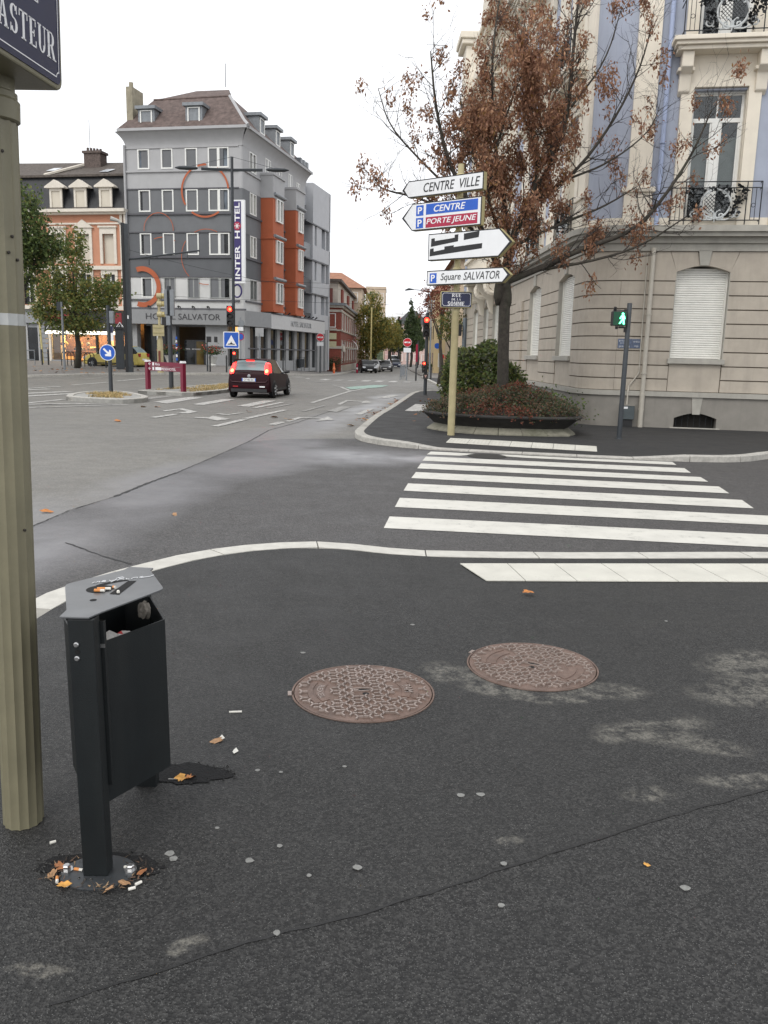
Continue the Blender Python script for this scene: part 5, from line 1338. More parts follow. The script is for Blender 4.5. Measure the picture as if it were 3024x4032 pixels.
# moulded main cornice and attic on the street side
for n1, z0, z1 in ((.2, 13.3, 13.6), (.35, 13.6, 13.85), (.6, 13.95, 14.1), (.75, 14.1, 14.35), (.55, 13.85, 13.95)):
    mb = MB(); run(mb, TLw, RAD, LEND, -.3, n1, z0, z1); mb.obj('main_cornice', M_creamw, bd)
for i in range(44):
    mb = MB(); mb.box(1.0 + i * .6, 1.25 + i * .6, .2, .5, 13.62, 13.84); mb.obj('dentil', M_creamw, bd, TLw)
mb = MB(); run(mb, TLw, RAD, LEND, -.4, .12, 14.35, 16.3); mb.obj('attic_wall', M_creamw, bd)
for n1, z0, z1 in ((.35, 16.3, 16.55), (.5, 16.55, 16.75)):
    mb = MB(); run(mb, TLw, RAD, 22.6, -.4, n1, z0, z1); mb.obj('attic_cornice', M_creamw, bd)
mb = MB(); mb.prism([(17.3, 16.7), (22.4, 16.7), (22.4, 17.3), (21.3, 18.9), (19.85, 19.7), (18.4, 18.9), (17.3, 17.3)], -.4, .25, 'y'); mb.obj('gable', M_creamw, bd, TLw, bevel=.05)
mb = MB(); mb.prism([(8.2, 16.7), (10.4, 16.7), (10.4, 17.6), (9.3, 18.6), (8.2, 17.6)], -.4, .25, 'y'); mb.obj('gable', M_creamw, bd, TLw, bevel=.05)
for s0 in (11.5, 14.0, 16.0):
    mb = MB(); mb.tube(scroll(s0, 15.3, .6, 1.4, 0, 1, .15), [.12] * 10 + [.08] * 13, 6); mb.obj('volute', M_creamw, bd, TLw)
mb = MB(); mb.box(26.0, 27.6, -1.2, .5, 15.2, 17.9); mb.box(25.8, 27.9, -1.4, .75, 17.9, 18.15); mb.box(25.7, 28.0, -1.5, .85, 18.15, 18.5); mb.obj('end_turret', M_creamw, bd, TLw, bevel=.05)
# console balcony with volutes on the street side
mb = MB(); mb.box(12.6, 19.2, 0, .95, 5.0, 5.25); mb.obj('console_slab', M_creamw, bd, TLw, bevel=.03)
for s0 in (13.0, 15.9, 18.7):
    mb = MB(); mb.tube(scroll(.45, 4.55, .42, 1.3, math.pi * .9, -1, 0), .13, 7)
    mb.obj('console', M_creamw, bd, lambda a, n, z, s0=s0: TLw(s0 + n, a, z)); 
    mb = MB(); mb.prism([(0, 5.0), (.8, 5.0), (.7, 4.6), (.3, 4.2), (.15, 3.7), (0, 3.6)], s0 - .13, s0 + .13, 'x'); mb.obj('console', M_creamw, bd, TLw, bevel=.03)
for s0 in np.arange(12.9, 19.2, .42):
    mb = MB(); mb.lathe([(.07, 5.25), (.05, 5.32), (.1, 5.5), (.05, 5.8), (.07, 5.95)], 10, (s0, .8)); mb.obj('baluster', M_creamw, bd, TLw, auto=50)
mb = MB(); mb.box(12.6, 19.2, .68, .95, 5.95, 6.1); mb.obj('balcony_rail', M_creamw, bd, TLw, bevel=.02)
# downpipes, conduit, meter box, blue plates
mb = MB(); mb.cyl((0, .13, .35), (0, .13, 4.5), .055, n=14); dpz = mb.obj('downpipe', M_pipe, bd, TF, auto=40)
mb = MB(); mb.cyl((-.0, .14, .1), (0, .14, .95), .065, n=14); mb.obj('downpipe_boot', M_pipe, bd, TF, auto=40)
mb = MB(); mb.cyl((0, .12, 5.0), (0, .12, 17), .055, n=14); mb.obj('downpipe', M_pipeb, bd, TF, auto=40)
for z in (.55, 1.45, 2.9, 6.9, 8.95, 11): mb = MB(); mb.cyl((0, .13, z), (0, .13, z + .03), .075, n=14); mb.obj('pipe_clip', M_pipe if z < 5 else M_pipeb, bd, TF)
mb = MB(); mb.tube([(-.13, .03, 4.4), (-.11, .03, 1.5), (-.14, .03, 1.42), (-.33, .03, 1.14), (-.36, .15, 1.0), (-.36, .15, .65)], .018, 7); mb.obj('conduit', M_pipe, bd, TF)
mb = MB(); mb.prism(rrect(-.5, -.17, .30, .65, .02), .06, .24, 'y'); mt = mb.obj('meter_box', mat('meter_box_grey', (.06, .075, .08), .5, var=.12, scale=6), bd, TF, bevel=.01)
mb = MB(); mb.box(-.5, -.17, .06, .25, .645, .675); mb.obj('box_lid', M_plinth, mt, TF); mb = MB(); mb.box(-.46, -.34, .2405, .242, .57, .62); mb.obj('box_label', M_swhite, mt, TF)
mb = MB(); mb.box(-.5, -.2, .06, .22, .1, .28); mb.obj('box_foot', M_black, mt, TF)
M_oldblue = mat('weathered_blue_plate', (.09, .12, .19), .6, var=.3, scale=14, dirt=.4, dcol=(.2, .2, .22), streak=False)
mb = MB(); mb.box(-.68, -.33, .002, .018, 2.08, 2.31); p1 = mb.obj('street_plate', M_oldblue, bd, TF)
mb = MB(); mb.box(-.325, -.12, .002, .018, 2.08, 2.31); p2 = mb.obj('street_plate', M_oldblue, bd, TF)
for k, (a, b, z) in enumerate(((-.65, -.4, 2.24), (-.62, -.42, 2.18), (-.65, -.38, 2.1), (-.3, -.15, 2.22), (-.27, -.17, 2.11))):
    mb = MB(); 
    for i in range(7): x = a + (b - a) * i / 7; mb.box(x, x + (b - a) / 7 * R.uniform(.3, .7), .018, .0195, z + R.uniform(-.01, .01), z + .04)
    mb.obj('faded_lettering', mat('faded_white', (.4, .42, .45), .7, var=.3, scale=60), p1 if k < 3 else p2, TF)
mb = MB(); mb.prism([(BL[0] + .6 - BL[0], 0.8), (9.6, -.6), (9.6, 9), (1, 27), (0, 27)], 15.9, 16.0); mb.obj('roof', M_joint, bd)

# ------------------------------------------------------------------ the hotel
HO = (-20.976, 66.0); HD = (.98038, -.19709); HL = (-15.5, 64.9, .4)
ht = thing('hotel', 'five storey grey hotel with orange bays and painted rings', 'hotel', HL)
TH_ = frame(HO, HD, HL); HC = 10.28
cw = (HO[0] + HD[0] * HC, HO[1] + HD[1] * HC); SD = (.20322, .97913)
TS_ = frame(cw, SD, HL)
M_hlg = mat('render_light_grey', (.385, .385, .39), .85, var=.05, scale=1.5, dirt=.12, dcol=(.3, .3, .3)); M_hdg = mat('render_dark_grey', (.112, .117, .125), .85, var=.06, scale=1.5, dirt=.1, dcol=(.09, .09, .1))
M_hmg = mat('render_mid_grey', (.15, .155, .163), .85, var=.06, scale=1.5); M_or = mat('render_orange', (.4, .105, .045), .8, var=.07, scale=1.5, dirt=.1, dcol=(.25, .07, .03))
M_hw = mat('render_white', (.55, .55, .54), .85, var=.06, scale=1.5, dirt=.15, dcol=(.35, .35, .34)); M_band = mat('band_grey', (.1, .1, .11), .8, var=.08)
M_zinc = mat('zinc_grey', (.2, .215, .23), .5, .2, var=.15, scale=4, dirt=.2); M_tile = mat('roof_tile_brown', (.115, .085, .076), .9, var=.35, scale=3, bump=.6, bscale=14, dirt=.5, dcol=(.09, .06, .055))
M_dk = mat('shopfront_dark', (.02, .021, .023), .5, var=.2); M_colm = mat('ground_floor_grey', (.32, .325, .33), .85, var=.06, scale=2, dirt=.15)
SEND = 15.0
zb_ = [(.3, 4.7, M_colm), (4.7, 7.15, M_hw), (7.15, 10.35, M_hdg), (10.35, 13.48, M_hmg), (13.48, 17.3, M_hlg)]
rows = [(14.9, 16.31, 1), (11.87, 13.43, 0), (8.75, 10.33, 0), (5.6, 7.1, 2)]
colsf = [(2.0, 2.95, 0), (3.88, 4.82, 0), (5.8, 6.77, 0), (7.6, 9.22, 1)]
def band_wall(T, a, b, W, name):
    for z0, z1, m in zb_[1:]:
        mb = MB(); op = [(r[0], r[1]) for r in rows if z0 - .01 <= r[0] and r[1] <= z1 + .05]
        if not op: run(mb, lambda *v: T(*v), a, b, -.4, 0, z0, z1)
        else:
            o0, o1 = op[0]; o1 = min(o1, z1)
            run(mb, T, a, b, -.4, 0, z0, o0); 
            if z1 - o1 > .02: run(mb, T, a, b, -.4, 0, o1, z1)
            for p, q in spans(a, b, W): run(mb, T, p, q, -.4, 0, o0, o1)
        mb.obj(name, m, ht)
band_wall(TH_, 1.0, HC - .35, [(c[0], c[1]) for c in colsf], 'front_wall')
mb = MB()
cnr = []
for z0, z1, m in zb_[1:]:
    mb = MB(); P = [TH_(HC - .35, 0, 0), TH_(HC - .1, -.02, 0), TS_(.1, -.02, 0), TS_(.35, 0, 0), TS_(.35, -.4, 0), TH_(HC - .35, -.4, 0)]
    mb.prism([(p[0], p[1]) for p in P], z0 - HL[2], z1 - HL[2]); mb.obj('corner_wall', m, ht)
wside = [(1.38, 2.73), (6.55, 7.95), (9.9, 11.2), (12.9, 14.1)]
band_wall(TS_, .35, SEND, [wside[0]], 'side_wall')
def hwin(parent, T, a, b, z0, z1, dbl, gm, fm=M_frame, n=0., fw_=.095, proud=.04):
    fr = MB(); fr.box(a, a + fw_, n - .12, n + proud, z0, z1); fr.box(b - fw_, b, n - .12, n + proud, z0, z1); fr.box(a + fw_, b - fw_, n - .12, n + proud, z0, z0 + fw_); fr.box(a + fw_, b - fw_, n - .12, n + proud, z1 - fw_ * .7, z1)
    if dbl: fr.box((a + b) / 2 - .1, (a + b) / 2 + .1, n - .12, n + proud * .9, z0 + fw_, z1 - fw_ * .7)
    w_ = fr.obj('window', fm, parent, T)
    ed = [(a + fw_, (a + b) / 2 - .1), ((a + b) / 2 + .1, b - fw_)] if dbl else [(a + fw_, b - fw_)]
    for (p, q) in ed:
        mb = MB(); mb.box(p, q, n - .15, n - .09, z0 + fw_, z1 - fw_ * .7); mb.obj('pane', gm[R.randrange(len(gm))], w_, T)
    return w_
gmap = {1: [[G_blue], [G_blue], [G_teal], [G_teal, G_blue]], 0: [[G_dark], [G_green], [G_green, G_dark], [G_blue]], 2: [[G_dark], [G_dark], [G_blue, G_dark], [G_dark]]}
for ri, (z0, z1, k) in enumerate(rows):
    for ci, (a, b, d) in enumerate(colsf):
        gm = gmap[k][ci] if not (ri == 2) else [[G_dark], [G_green], [G_dark], [G_dark]][ci]
        w_ = hwin(ht, TH_, a, b, z0, z1, d, gm, M_frame if not (ri == 3 and ci > 0) else mat('frame_grey', (.3, .31, .3), .6), fw_=.1 if not (ri == 3 and ci > 0) else .07)
        if ri == 3 and ci in (1, 2): mb = MB(); mb.box(a + .42, a + .5, -.1, -.02, z0, z1); mb.obj('mullion', MATS['frame_grey'], w_, TH_)
    mb = MB(); mb.box(1.0, HC - .3, 0, .12, z0 - .22, z0 - .1); mb.obj('sill_band', M_band if k != 1 else M_hlg, ht, TH_)
    mb = MB(); mb.box(.3, SEND if k != 1 else 3.6, 0, .12, z0 - .22, z0 - .1); mb.obj('sill_band', M_band if k != 1 else M_hlg, ht, TS_)
    mb = MB(); mb.box(1.0, HC - .3, 0, .07, z1 + .03, z1 + .11); mb.obj('head_band', M_band if k != 1 else M_hlg, ht, TH_)
    hwin(ht, TS_, wside[0][0], wside[0][1], z0, z1, 1, [G_dark] if k else [G_cream, G_dark], M_frame if ri < 3 else MATS['frame_grey'])
# orange bays on the street side
for bi, (a, b) in enumerate(((3.75, 6.3), (9.45, 11.7))):
    pr = 1.0
    mb = MB(); P = [TS_(a, 0, 0), TS_(a, pr, 0), TS_(b, pr, 0), TS_(b, 0, 0)]
    mb = MB(); mb.box(a, b, -.02, pr, 4.95, 13.45); by = mb.obj('orange_bay', M_or, ht, TS_)
    mb = MB(); mb.box(a - .05, b + .05, -.02, pr + .05, 13.45, 15.1); mb.obj('bay_parapet', M_hlg, by, TS_)
    mb = MB(); mb.box(a - .12, b + .12, -.02, pr + .15, 15.1, 15.28); mb.obj('bay_coping', M_band if 0 else M_hlg, by, TS_)
    for z in (4.85, 7.2, 10.4): mb = MB(); mb.box(a - .08, b + .08, 0, pr + .1, z, z + .14); mb.obj('bay_moulding', M_or, by, TS_)
    for z0, z1, k in rows[1:]:
        hwin(ht, TS_, a + .6, b - .5, z0 - .1, z1 + .05, 1, [G_cream, G_dark] if z0 > 6 else [G_dark], n=pr + .1, proud=.05)
        mb = MB(); mb.cyl((a + .1, pr + .12, z1 + .32), (b + .1, pr + .12, z1 + .32), .13, n=8); mb.obj('awning_roll', M_zinc, by, TS_)
    hwin(ht, TS_, a + 1.0, b - .3, 14.9, 16.6, 1, [G_cream, G_dark])
for z0, z1, k in rows:
    hwin(ht, TS_, 7.4, 8.7, z0, z1, 1, [G_dark, G_cream]); hwin(ht, TS_, 12.6, 13.6, z0, z1, 1, [G_dark, G_cream])

# painted rings on the front
def ringp(cs, cz, r0_, r1_, a0, a1, W, seg=40):
    mb = MB()
    for i in range(seg):
        a, b = math.radians(a0 + (a1 - a0) * i / seg), math.radians(a0 + (a1 - a0) * (i + 1) / seg)
        mx_ = (cs + (r0_ + r1_) / 2 * math.cos((a + b) / 2), cz + (r0_ + r1_) / 2 * math.sin((a + b) / 2))
        if mx_[0] < 1.05 or any(c[0] - .02 < mx_[0] < c[1] + .02 and r[0] - .05 < mx_[1] < r[1] + .05 for c in colsf for r in rows): continue
        mb.quad(*[(cs + r_ * math.cos(t), W, cz + r_ * math.sin(t)) for r_, t in ((r0_, a), (r1_, a), (r1_, b), (r0_, b))])
    o = mb.obj('painted_ring', M_or, ht, TH_, fix=False); return o
ringp(7.37, 13.3, 1.76, 1.9, 0, 360, .125, 80); ringp(2.15, 6.4, 1.15, 1.52, -110, 110, .128, 60); ringp(3.6, 10.6, 1.16, 1.21, -5, 185, .128, 60)
ringp(7.4, 8.6, 1.97, 2.02, 60, 290, .128, 60); ringp(3.9, 8.0, 2.0, 2.06, 60, 110, .128, 20); ringp(8.9, 7.6, 1.25, 1.32, -30, 40, .128, 16)
# cove, eaves, roof
for T, a, b in ((TH_, 1.05, HC), (TS_, 0, SEND)):
    k = 9; mb = MB(); L_ = []
    for i in range(k + 1):
        t = i / k; n1 = .55 * t ** 2.2 + .01; z = 16.42 + t * 1.04
        if T is TH_: L_.append((TH_(a - n1, n1, z), TH_(b + n1 * .82, n1, z)))
        else: L_.append((TS_(a - n1 * .82, n1, z), TS_(b + .3, n1, z)))
    for p, q in zip(L_[:-1], L_[1:]): mb.quad(p[0], p[1], q[1], q[0])
    mb.obj('cove', M_hlg, ht, fix=False, auto=40)
    if T is TH_:
        mb = MB()
        for i in range(k): 
            t0, t1 = i / k, (i + 1) / k; c0, c1 = [(TH_(a - .55 * t ** 2.2 - .01, .55 * t ** 2.2 + .01, 16.42 + t * 1.04), TH_(a, -3, 16.42 + t * 1.04)) for t in (t0, t1)]
            mb.quad(c0[1], c0[0], c1[0], c1[1])
        mb.obj('cove', M_hlg, ht, fix=False, auto=40)
    mb = MB(); mb.box(a - .3, b + (.58 if T is TH_ else .3), -.4, .7, 17.45, 17.64); mb.obj('gutter', M_zinc if 0 else M_hlg, ht, T)
def rp(s, n, z): return TH_(s, n, z)
E0, E1, E2, E3 = TH_(.78, .66, 17.63), TS_(-.6, .66, 17.63), TS_(SEND + .3, .66, 17.63), TS_(SEND + .3, -9.5, 17.66)
R0, R1 = TH_(2.3, -2.3, 20.35), TH_(8.55, -2.0, 20.35)
B2 = TS_(SEND, -2.3, 20.35)
mb = MB(); mb.quad(E0, E1, R1, R0); mb.obj('roof_slope', M_tile, ht, fix=False); mb = MB(); mb.quad(E1, E2, B2, R1); mb.obj('roof_slope', M_tile, ht, fix=False)
T0, T1, T2 = TH_(4.6, -5.0, 21.7), TH_(7.3, -5.0, 21.7), TS_(SEND - 2, -5.2, 21.7)
mb = MB(); mb.quad(R0, R1, T1, T0); mb.quad(R1, B2, T2, T1); mb.quad(R0, T0, T0, TH_(1.5, -9, 20)) if 0 else None
mb.add([R0, T0, TH_(1.0, -9.0, 20.6)], [(0, 1, 2)]); mb.add([E0, R0, TH_(1.0, -9, 20.6), TH_(.7, -9, 17.66)], [(0, 1, 2, 3)]); mb.obj('roof_top', M_tile, ht, fix=False)
mb = MB(); mb.tube([E1, tuple(np.array(E1) * .8 + np.array(R1) * .2 + np.array((0, 0, -.1))), R1], .12, 6); mb.obj('hip_ridge', M_zinc if 0 else M_hlg, ht)
mb = MB(); mb.tube([R0, R1], .09, 5); mb.obj('ridge_tiles', M_tile, ht)
def dormer(T, s0, s1, nf, z0, z1):
    mb = MB(); mb.box(s0, s1, nf - 1.6, nf, z0, z1); d = mb.obj('dormer', M_zinc, ht, T); mb = MB(); mb.box(s0 - .15, s1 + .15, nf - 1.8, nf + .22, z1, z1 + .22); mb.obj('dormer_roof', M_zinc, d, T)
    hwin(ht, T, s0 + .17, s1 - .17, z0 + .1, z1 - .08, 0, [G_blue], n=nf + .03, fw_=.09)
dormer(TH_, 2.2, 3.5, .1, 17.75, 19.05); dormer(TH_, 5.95, 7.25, .1, 17.8, 19.15)
for s in (2.6, 6.2, 9.8): dormer(TS_, s, s + 1.3, .3, 17.8, 19.1)
for s in (12.0, 12.9, 13.8): mb = MB(); mb.box(s, s + .5, -.3, .6, 17.75, 18.2); mb.obj('snow_guard', M_zinc, ht, TS_)
mb = MB(); mb.box(1.12, 1.62, -1.9, -.2, 17.5, 20.75); ch = mb.obj('chimney', mat('chimney_render', (.3, .27, .2), .9, var=.2, scale=3, dirt=.5, dcol=(.1, .09, .07)), ht, TH_); mb = MB(); mb.cyl((1.4, -.5, 20.75), (1.4, -.5, 21.1), .16, n=10); mb.obj('chimney_pot', MATS['chimney_render'], ch, TH_)
mb = MB(); mb.cyl((7.0, -5, 21.9), (7.0, -5, 23.6), .03, n=5); mb.obj('antenna', M_anth, ht, TH_)
mb = MB(); mb.cyl((.98, .12, 4.8), (.98, .12, 16.6), .09, n=10); mb.obj('downpipe', M_hlg, ht, TH_)
# canopy fascia with letters
mb = MB(); mb.box(.95, HC + .3, 0, .55, 3.63, 4.7); fa = mb.obj('fascia', M_hmg if 0 else mat('fascia_grey', (.25, .255, .26), .7, var=.05), ht, TH_)
mb = MB(); mb.box(.95, HC + .2, 0, .5, 4.7, 4.85); mb.obj('fascia_top', M_band, ht, TH_)
mb = MB(); mb.prism([(TH_(HC + .3, .55, 0)[0], TH_(HC + .3, .55, 0)[1]), (TS_(3.6, .9, 0)[0], TS_(3.6, .9, 0)[1]), (TS_(3.6, 0, 0)[0], TS_(3.6, 0, 0)[1]), (TH_(HC, 0, 0)[0], TH_(HC, 0, 0)[1])], 3.6 - HL[2], 4.72 - HL[2]); mb.obj('fascia', MATS['fascia_grey'], ht)
mb = MB(); mb.box(3.6, 19.0, 0, .9, 3.56, 4.66); mb.obj('fascia', mat('fascia_pale', (.5, .5, .5), .6, var=.05), ht, TS_)
mb = MB(); mb.box(3.4, 19.0, .0, .85, 4.66, 4.78); mb.obj('fascia_top', M_band, ht, TS_)
M_let = mat('letter_dark', (.05, .05, .055), .5)
text('lettering', 'HOTEL', M_let, ht, TH_, 2.58, 5.0, 3.98, 4.42, .55, 0, -.005, .03); text('lettering', 'SALVATOR', M_let, ht, TH_, 5.25, 8.62, 3.98, 4.42, .55, 0, -.005, .03)
text('lettering', 'HOTEL SALVATOR', mat('letter_silver', (.24, .25, .26), .5), ht, TS_, 8.5, 14.4, 3.9, 4.35, .9, 0, 0, .03)
for s in (2.9, 5.35, 6.5, 7.7): mb = MB(); mb.tube([(s, .3, 4.85), (s, .5, 4.95), (s, .75, 4.92)], [.03, .04, .09], 6); mb.obj('spotlight', M_sig, ht, TH_)
for i in range(9): mb = MB(); mb.tube([(7.5 + i * 1.15, .5, 4.78), (7.5 + i * 1.15, .8, 5.0)], [.03, .07], 6); mb.obj('spotlight', M_sig, ht, TS_)
# ground floor
mb = MB(); mb.box(1.0, HC, -3.2, -3.0, .2, 4.7); mb.obj('lobby_back', M_dk, ht, TH_)
mb = MB(); mb.box(7.18, 8.95, -.6, .0, .3, 3.65); mb.obj('pier', M_colm, ht, TH_); mb = MB(); mb.box(7.15, 9.0, 0, .05, 1.95, 2.05); mb.obj('pier_band', M_band, ht, TH_)
for a, b in ((1.0, 1.5), (4.4, 4.75), (9.85, 10.35)): mb = MB(); mb.box(a, b, -.6, 0, .3, 3.65); mb.obj('pier', M_colm if a > 4.5 or a < 2 else M_hmg, ht, TH_)
mb = MB(); mb.box(1.5, 4.4, -1.2, -1.15, .35, 3.65); mb.obj('lobby_glazing', G_dark, ht, TH_)
for x in (2.4, 3.3): mb = MB(); mb.box(x, x + .08, -1.15, -1.1, .35, 3.65); mb.obj('glazing_bar', M_dk, ht, TH_)
dr = MB(); dr.box(5.05, 6.9, -.9, -.82, .38, 2.5); d_ = dr.obj('entrance_door', mat('door_dark', (.03, .032, .036), .3), ht, TH_)
mb = MB(); mb.box(5.1, 5.9, -.82, -.81, .45, 2.45); mb.obj('door_glass', G_dark, d_, TH_); mb = MB(); mb.box(6.05, 6.65, -.82, -.8, .45, 2.4); mb.obj('door_glass', glass('glass_amber', (.11, .075, .02), .2), d_, TH_)
text('door_lettering', 'HOTEL', M_lwhite, d_, TH_, 5.15, 5.55, 1.75, 1.85, -.8); text('door_lettering', 'RESTAURANT', M_lwhite, d_, TH_, 5.7, 6.4, 1.75, 1.85, -.79)
for i in range(7): mb = MB(); mb.box(4.72, 4.85, .01, .03, .9 + i * .27, 1.1 + i * .27); mb.obj('rating_plaque', M_swhite if i % 2 else M_blue, ht, TH_)
E_warm = emis('warm_interior', (1., .55, .18), 1.1)
mb = MB(); mb.box(9.05, 9.8, -.9, -.85, 2.9, 3.55); mb.obj('lit_window', E_warm, ht, TH_); mb = MB(); mb.box(8.95, 9.85, -1.0, -.9, .4, 2.9); mb.obj('shop_window', glass('glass_brown', (.1, .08, .05), .15), ht, TH_)
mb = MB(); mb.box(.4, 19, -1.5, -1.3, .1, 4); mb.obj('shop_back', M_dk, ht, TS_)
for s in np.arange(.5, 19, 2.35):
    mb = MB(); mb.box(s, s + .75, -.25, 0, .0, 3.6); mb.obj('pier', M_colm, ht, TS_)
    mb = MB(); mb.box(s + .75, s + 2.35, -.25, -.18, 1.0 if int(s) % 2 else .3, 3.6); mb.obj('shop_window', G_dark, ht, TS_); mb = MB(); mb.box(s + .75, s + 2.35, -.25, -.1, .0, 1.0 if int(s) % 2 else .3); mb.obj('shop_apron', M_colm, ht, TS_)
mb = MB(); mb.box(.5, 19, 0, .05, 1.9, 2.0); mb.obj('pier_band', M_band, ht, TS_)
mb = MB(); mb.box(-.0, 16, -8, -1.5, 3.5, 17.6); mb.obj('core', M_hmg, ht, TS_); mb = MB(); mb.box(1.1, 9.5, -9, -3.2, 3.6, 17.6); mb.obj('core', M_hmg, ht, TH_)
# vertical hotel sign
TVs = lambda s, n, z: TH_(HC + .35 + s, .1 + n * 1.0, z)
hs_ = MB(); 
TP = frame((cw[0], cw[1]), (math.sin(.55), -math.cos(.55)), HL)
vs_ = MB(); vs_.box(.3, 1.25, -.12, .12, 6.65, 12.5); vs_o = vs_.obj('vertical_sign', M_swhite, ht, lambda s, n, z: TH_(HC - .75 + s * .95, n + .75 + .0, z))
TV = lambda s, n, z: TH_(HC - .75 + s * .95, n + .75, z)
mb = MB(); mb.box(.38, .98, .12, .14, 6.8, 12.4); mb.obj('sign_panel', mat('sign_violet', (.03, .02, .12), .4), vs_o, TV)
TVt = lambda s, n, z: TV(.68 - z, n, s)
text('lettering', 'INTER  H', M_lwhite, vs_o, TVt, 6.95, 10.35, -.2, .2, .14, 0, .02, .02); text('lettering', 'TEL', M_lwhite, vs_o, TVt, 11.0, 12.3, -.2, .2, .14, 0, .02, .02)
mb = MB(); mb.lathe([(.3, .14), (.3, .17)], 20, (.68, 10.68), 'y'); mb.obj('red_dot', M_red, vs_o, TV)
mb = MB()
for i in range(6): a = i * math.pi / 3; mb.tube([(.68, .18, 10.68), (.68 + .2 * math.cos(a), .18, 10.68 + .2 * math.sin(a))], .035, 4)
mb.obj('star', M_lwhite, vs_o, TV)
mb = MB(); mb.tube([(.68 + .36 * math.cos(a) - .1, .05, 6.1 + .45 * math.sin(a)) for a in np.linspace(-2.2, 2.2, 16)], .07, 6); mb.obj('sign_crescent', MATS['sign_violet'], vs_o, TV)
for z in (6.9, 9.5, 12.2): mb = MB(); mb.box(.3, .36, -.7, -.1, z, z + .08); mb.obj('sign_bracket', M_anth, vs_o, TV)
# modern white annex at the end of the hotel
an = thing('modern_annex', 'white panelled modern block with dark balconies at the hotel end', 'building', (cw[0] + SD[0] * 19, cw[1] + SD[1] * 19, .0))
AL = tuple(an.location); TA0 = frame(cw, SD, AL); TA = lambda s, n, z: TA0(s, n - .8, z)
M_anw = mat('annex_panel', (.43, .44, .46), .7, var=.05, scale=1.5); M_and = mat('annex_dark', (.055, .06, .07), .5, var=.15)
mb = MB(); mb.box(15.05, 23.4, -9, -1.2, 0, 16.6); mb.obj('annex_core', M_and, an, TA)
mb = MB(); mb.box(17.4, 23.4, -1.2, .9, 13.6, 17.2); mb.obj('top_panel', M_anw, an, TA); mb = MB(); mb.box(15.05, 17.4, -1.2, .2, 15.2, 16.9); mb.obj('top_panel', M_anw, an, TA)
for i, (z0, z1) in enumerate(((10.4, 11.7), (7.3, 8.5), (4.0, 5.4))):
    mb = MB(); mb.box(17.4, 23.4, -1.2, .9, z0, z1); mb.obj('floor_panel', M_anw, an, TA); mb = MB(); mb.box(15.05, 17.4, -.2, .75, z0 - .1, z1); mb.obj('balcony_front', M_and if i else M_zinc, an, TA)
for i, (z0, z1) in enumerate(((11.7, 13.6), (8.5, 10.4), (5.4, 7.3))):
    for a, b in ((17.4, 18.1), (18.7, 20.4), (21.6, 22.0)): mb = MB(); mb.box(a, b, -1.2, .88, z0, z1); mb.obj('wall_panel', M_anw, an, TA)
    mb = MB(); mb.box(22.0, 23.4, -1.2, .5, z0, z1); mb.obj('pane', G_dark, an, TA); mb = MB(); mb.box(20.4, 21.6, -1.2, .4, z0, z1); mb.obj('pane', G_blue, an, TA)
    mb = MB(); mb.box(15.2, 17.2, -1.1, -1.05, z0, z1); mb.obj('pane', G_green if i == 1 else G_blue, an, TA)
mb = MB(); mb.box(23.0, 23.4, -9, .9, 0, 17.2); mb.obj('end_wall', M_anw, an, TA)
for s in (19.2, 20.6, 22.0): mb = MB(); mb.box(s, s + .7, -1.2, .9, -.1, 4.0); mb.obj('pier', M_colm, an, TA)
mb = MB(); mb.box(19, 23, -1.25, -1.2, 0, 4); mb.obj('pane', G_dark, an, TA)
for z in (13.6, 10.35, 7.25): mb = MB(); mb.box(15.0, 22.2, .0, .98, z - .12, z); mb.obj('awning_rail', M_and, an, TA)
# ------------------------------------------------------------------ orange house with the bakery
ob = thing('orange_house', 'salmon orange house with slate mansard roof and bakery on ground floor', 'house', (-24.5, 66.7, .5)); OBL = tuple(ob.location)
TO = frame(HO, HD, OBL)
M_salm = mat('render_salmon', (.5, .24, .15), .85, var=.06, scale=2, dirt=.12, dcol=(.35, .15, .09)); M_sand = mat('sandstone_trim', (.66, .61, .53), .8, var=.07, scale=3, dirt=.2, dcol=(.4, .36, .3))
M_slate = mat('slate_dark', (.018, .019, .022), .6, var=.4, scale=6, bump=.4, bscale=12, dirt=.3, dcol=(.06, .055, .05)); M_slate2 = mat('roof_tile_grey_brown', (.085, .07, .06), .85, var=.4, scale=5, bump=.5, bscale=10, dirt=.4, dcol=(.13, .12, .1))
M_blind = mat('roller_blind_cream', (.58, .53, .44), .7, var=.04, scale=2); M_gryf = mat('shopfront_grey', (.27, .28, .29), .7, var=.1, scale=3, dirt=.2)
OX0 = -14.0
wcol = [(-10.6, -9.6), (-8.2, -7.2), (-5.4, -4.4), (-3.2, -2.2), (-1.1, -.15)]
zr = [(8.1, 10.3), (5.0, 7.3)]
mb = MB()
zz = 4.7
for z0, z1 in zr[::-1]:
    run(mb, TO, OX0, .65, -.4, 0, zz, z0)
    for a, b in spans(OX0, .65, wcol): run(mb, TO, a, b, -.4, 0, z0, z1)
    zz = z1
run(mb, TO, OX0, .65, -.4, 0, zz, 11.8); mb.obj('wall', M_salm, ob)
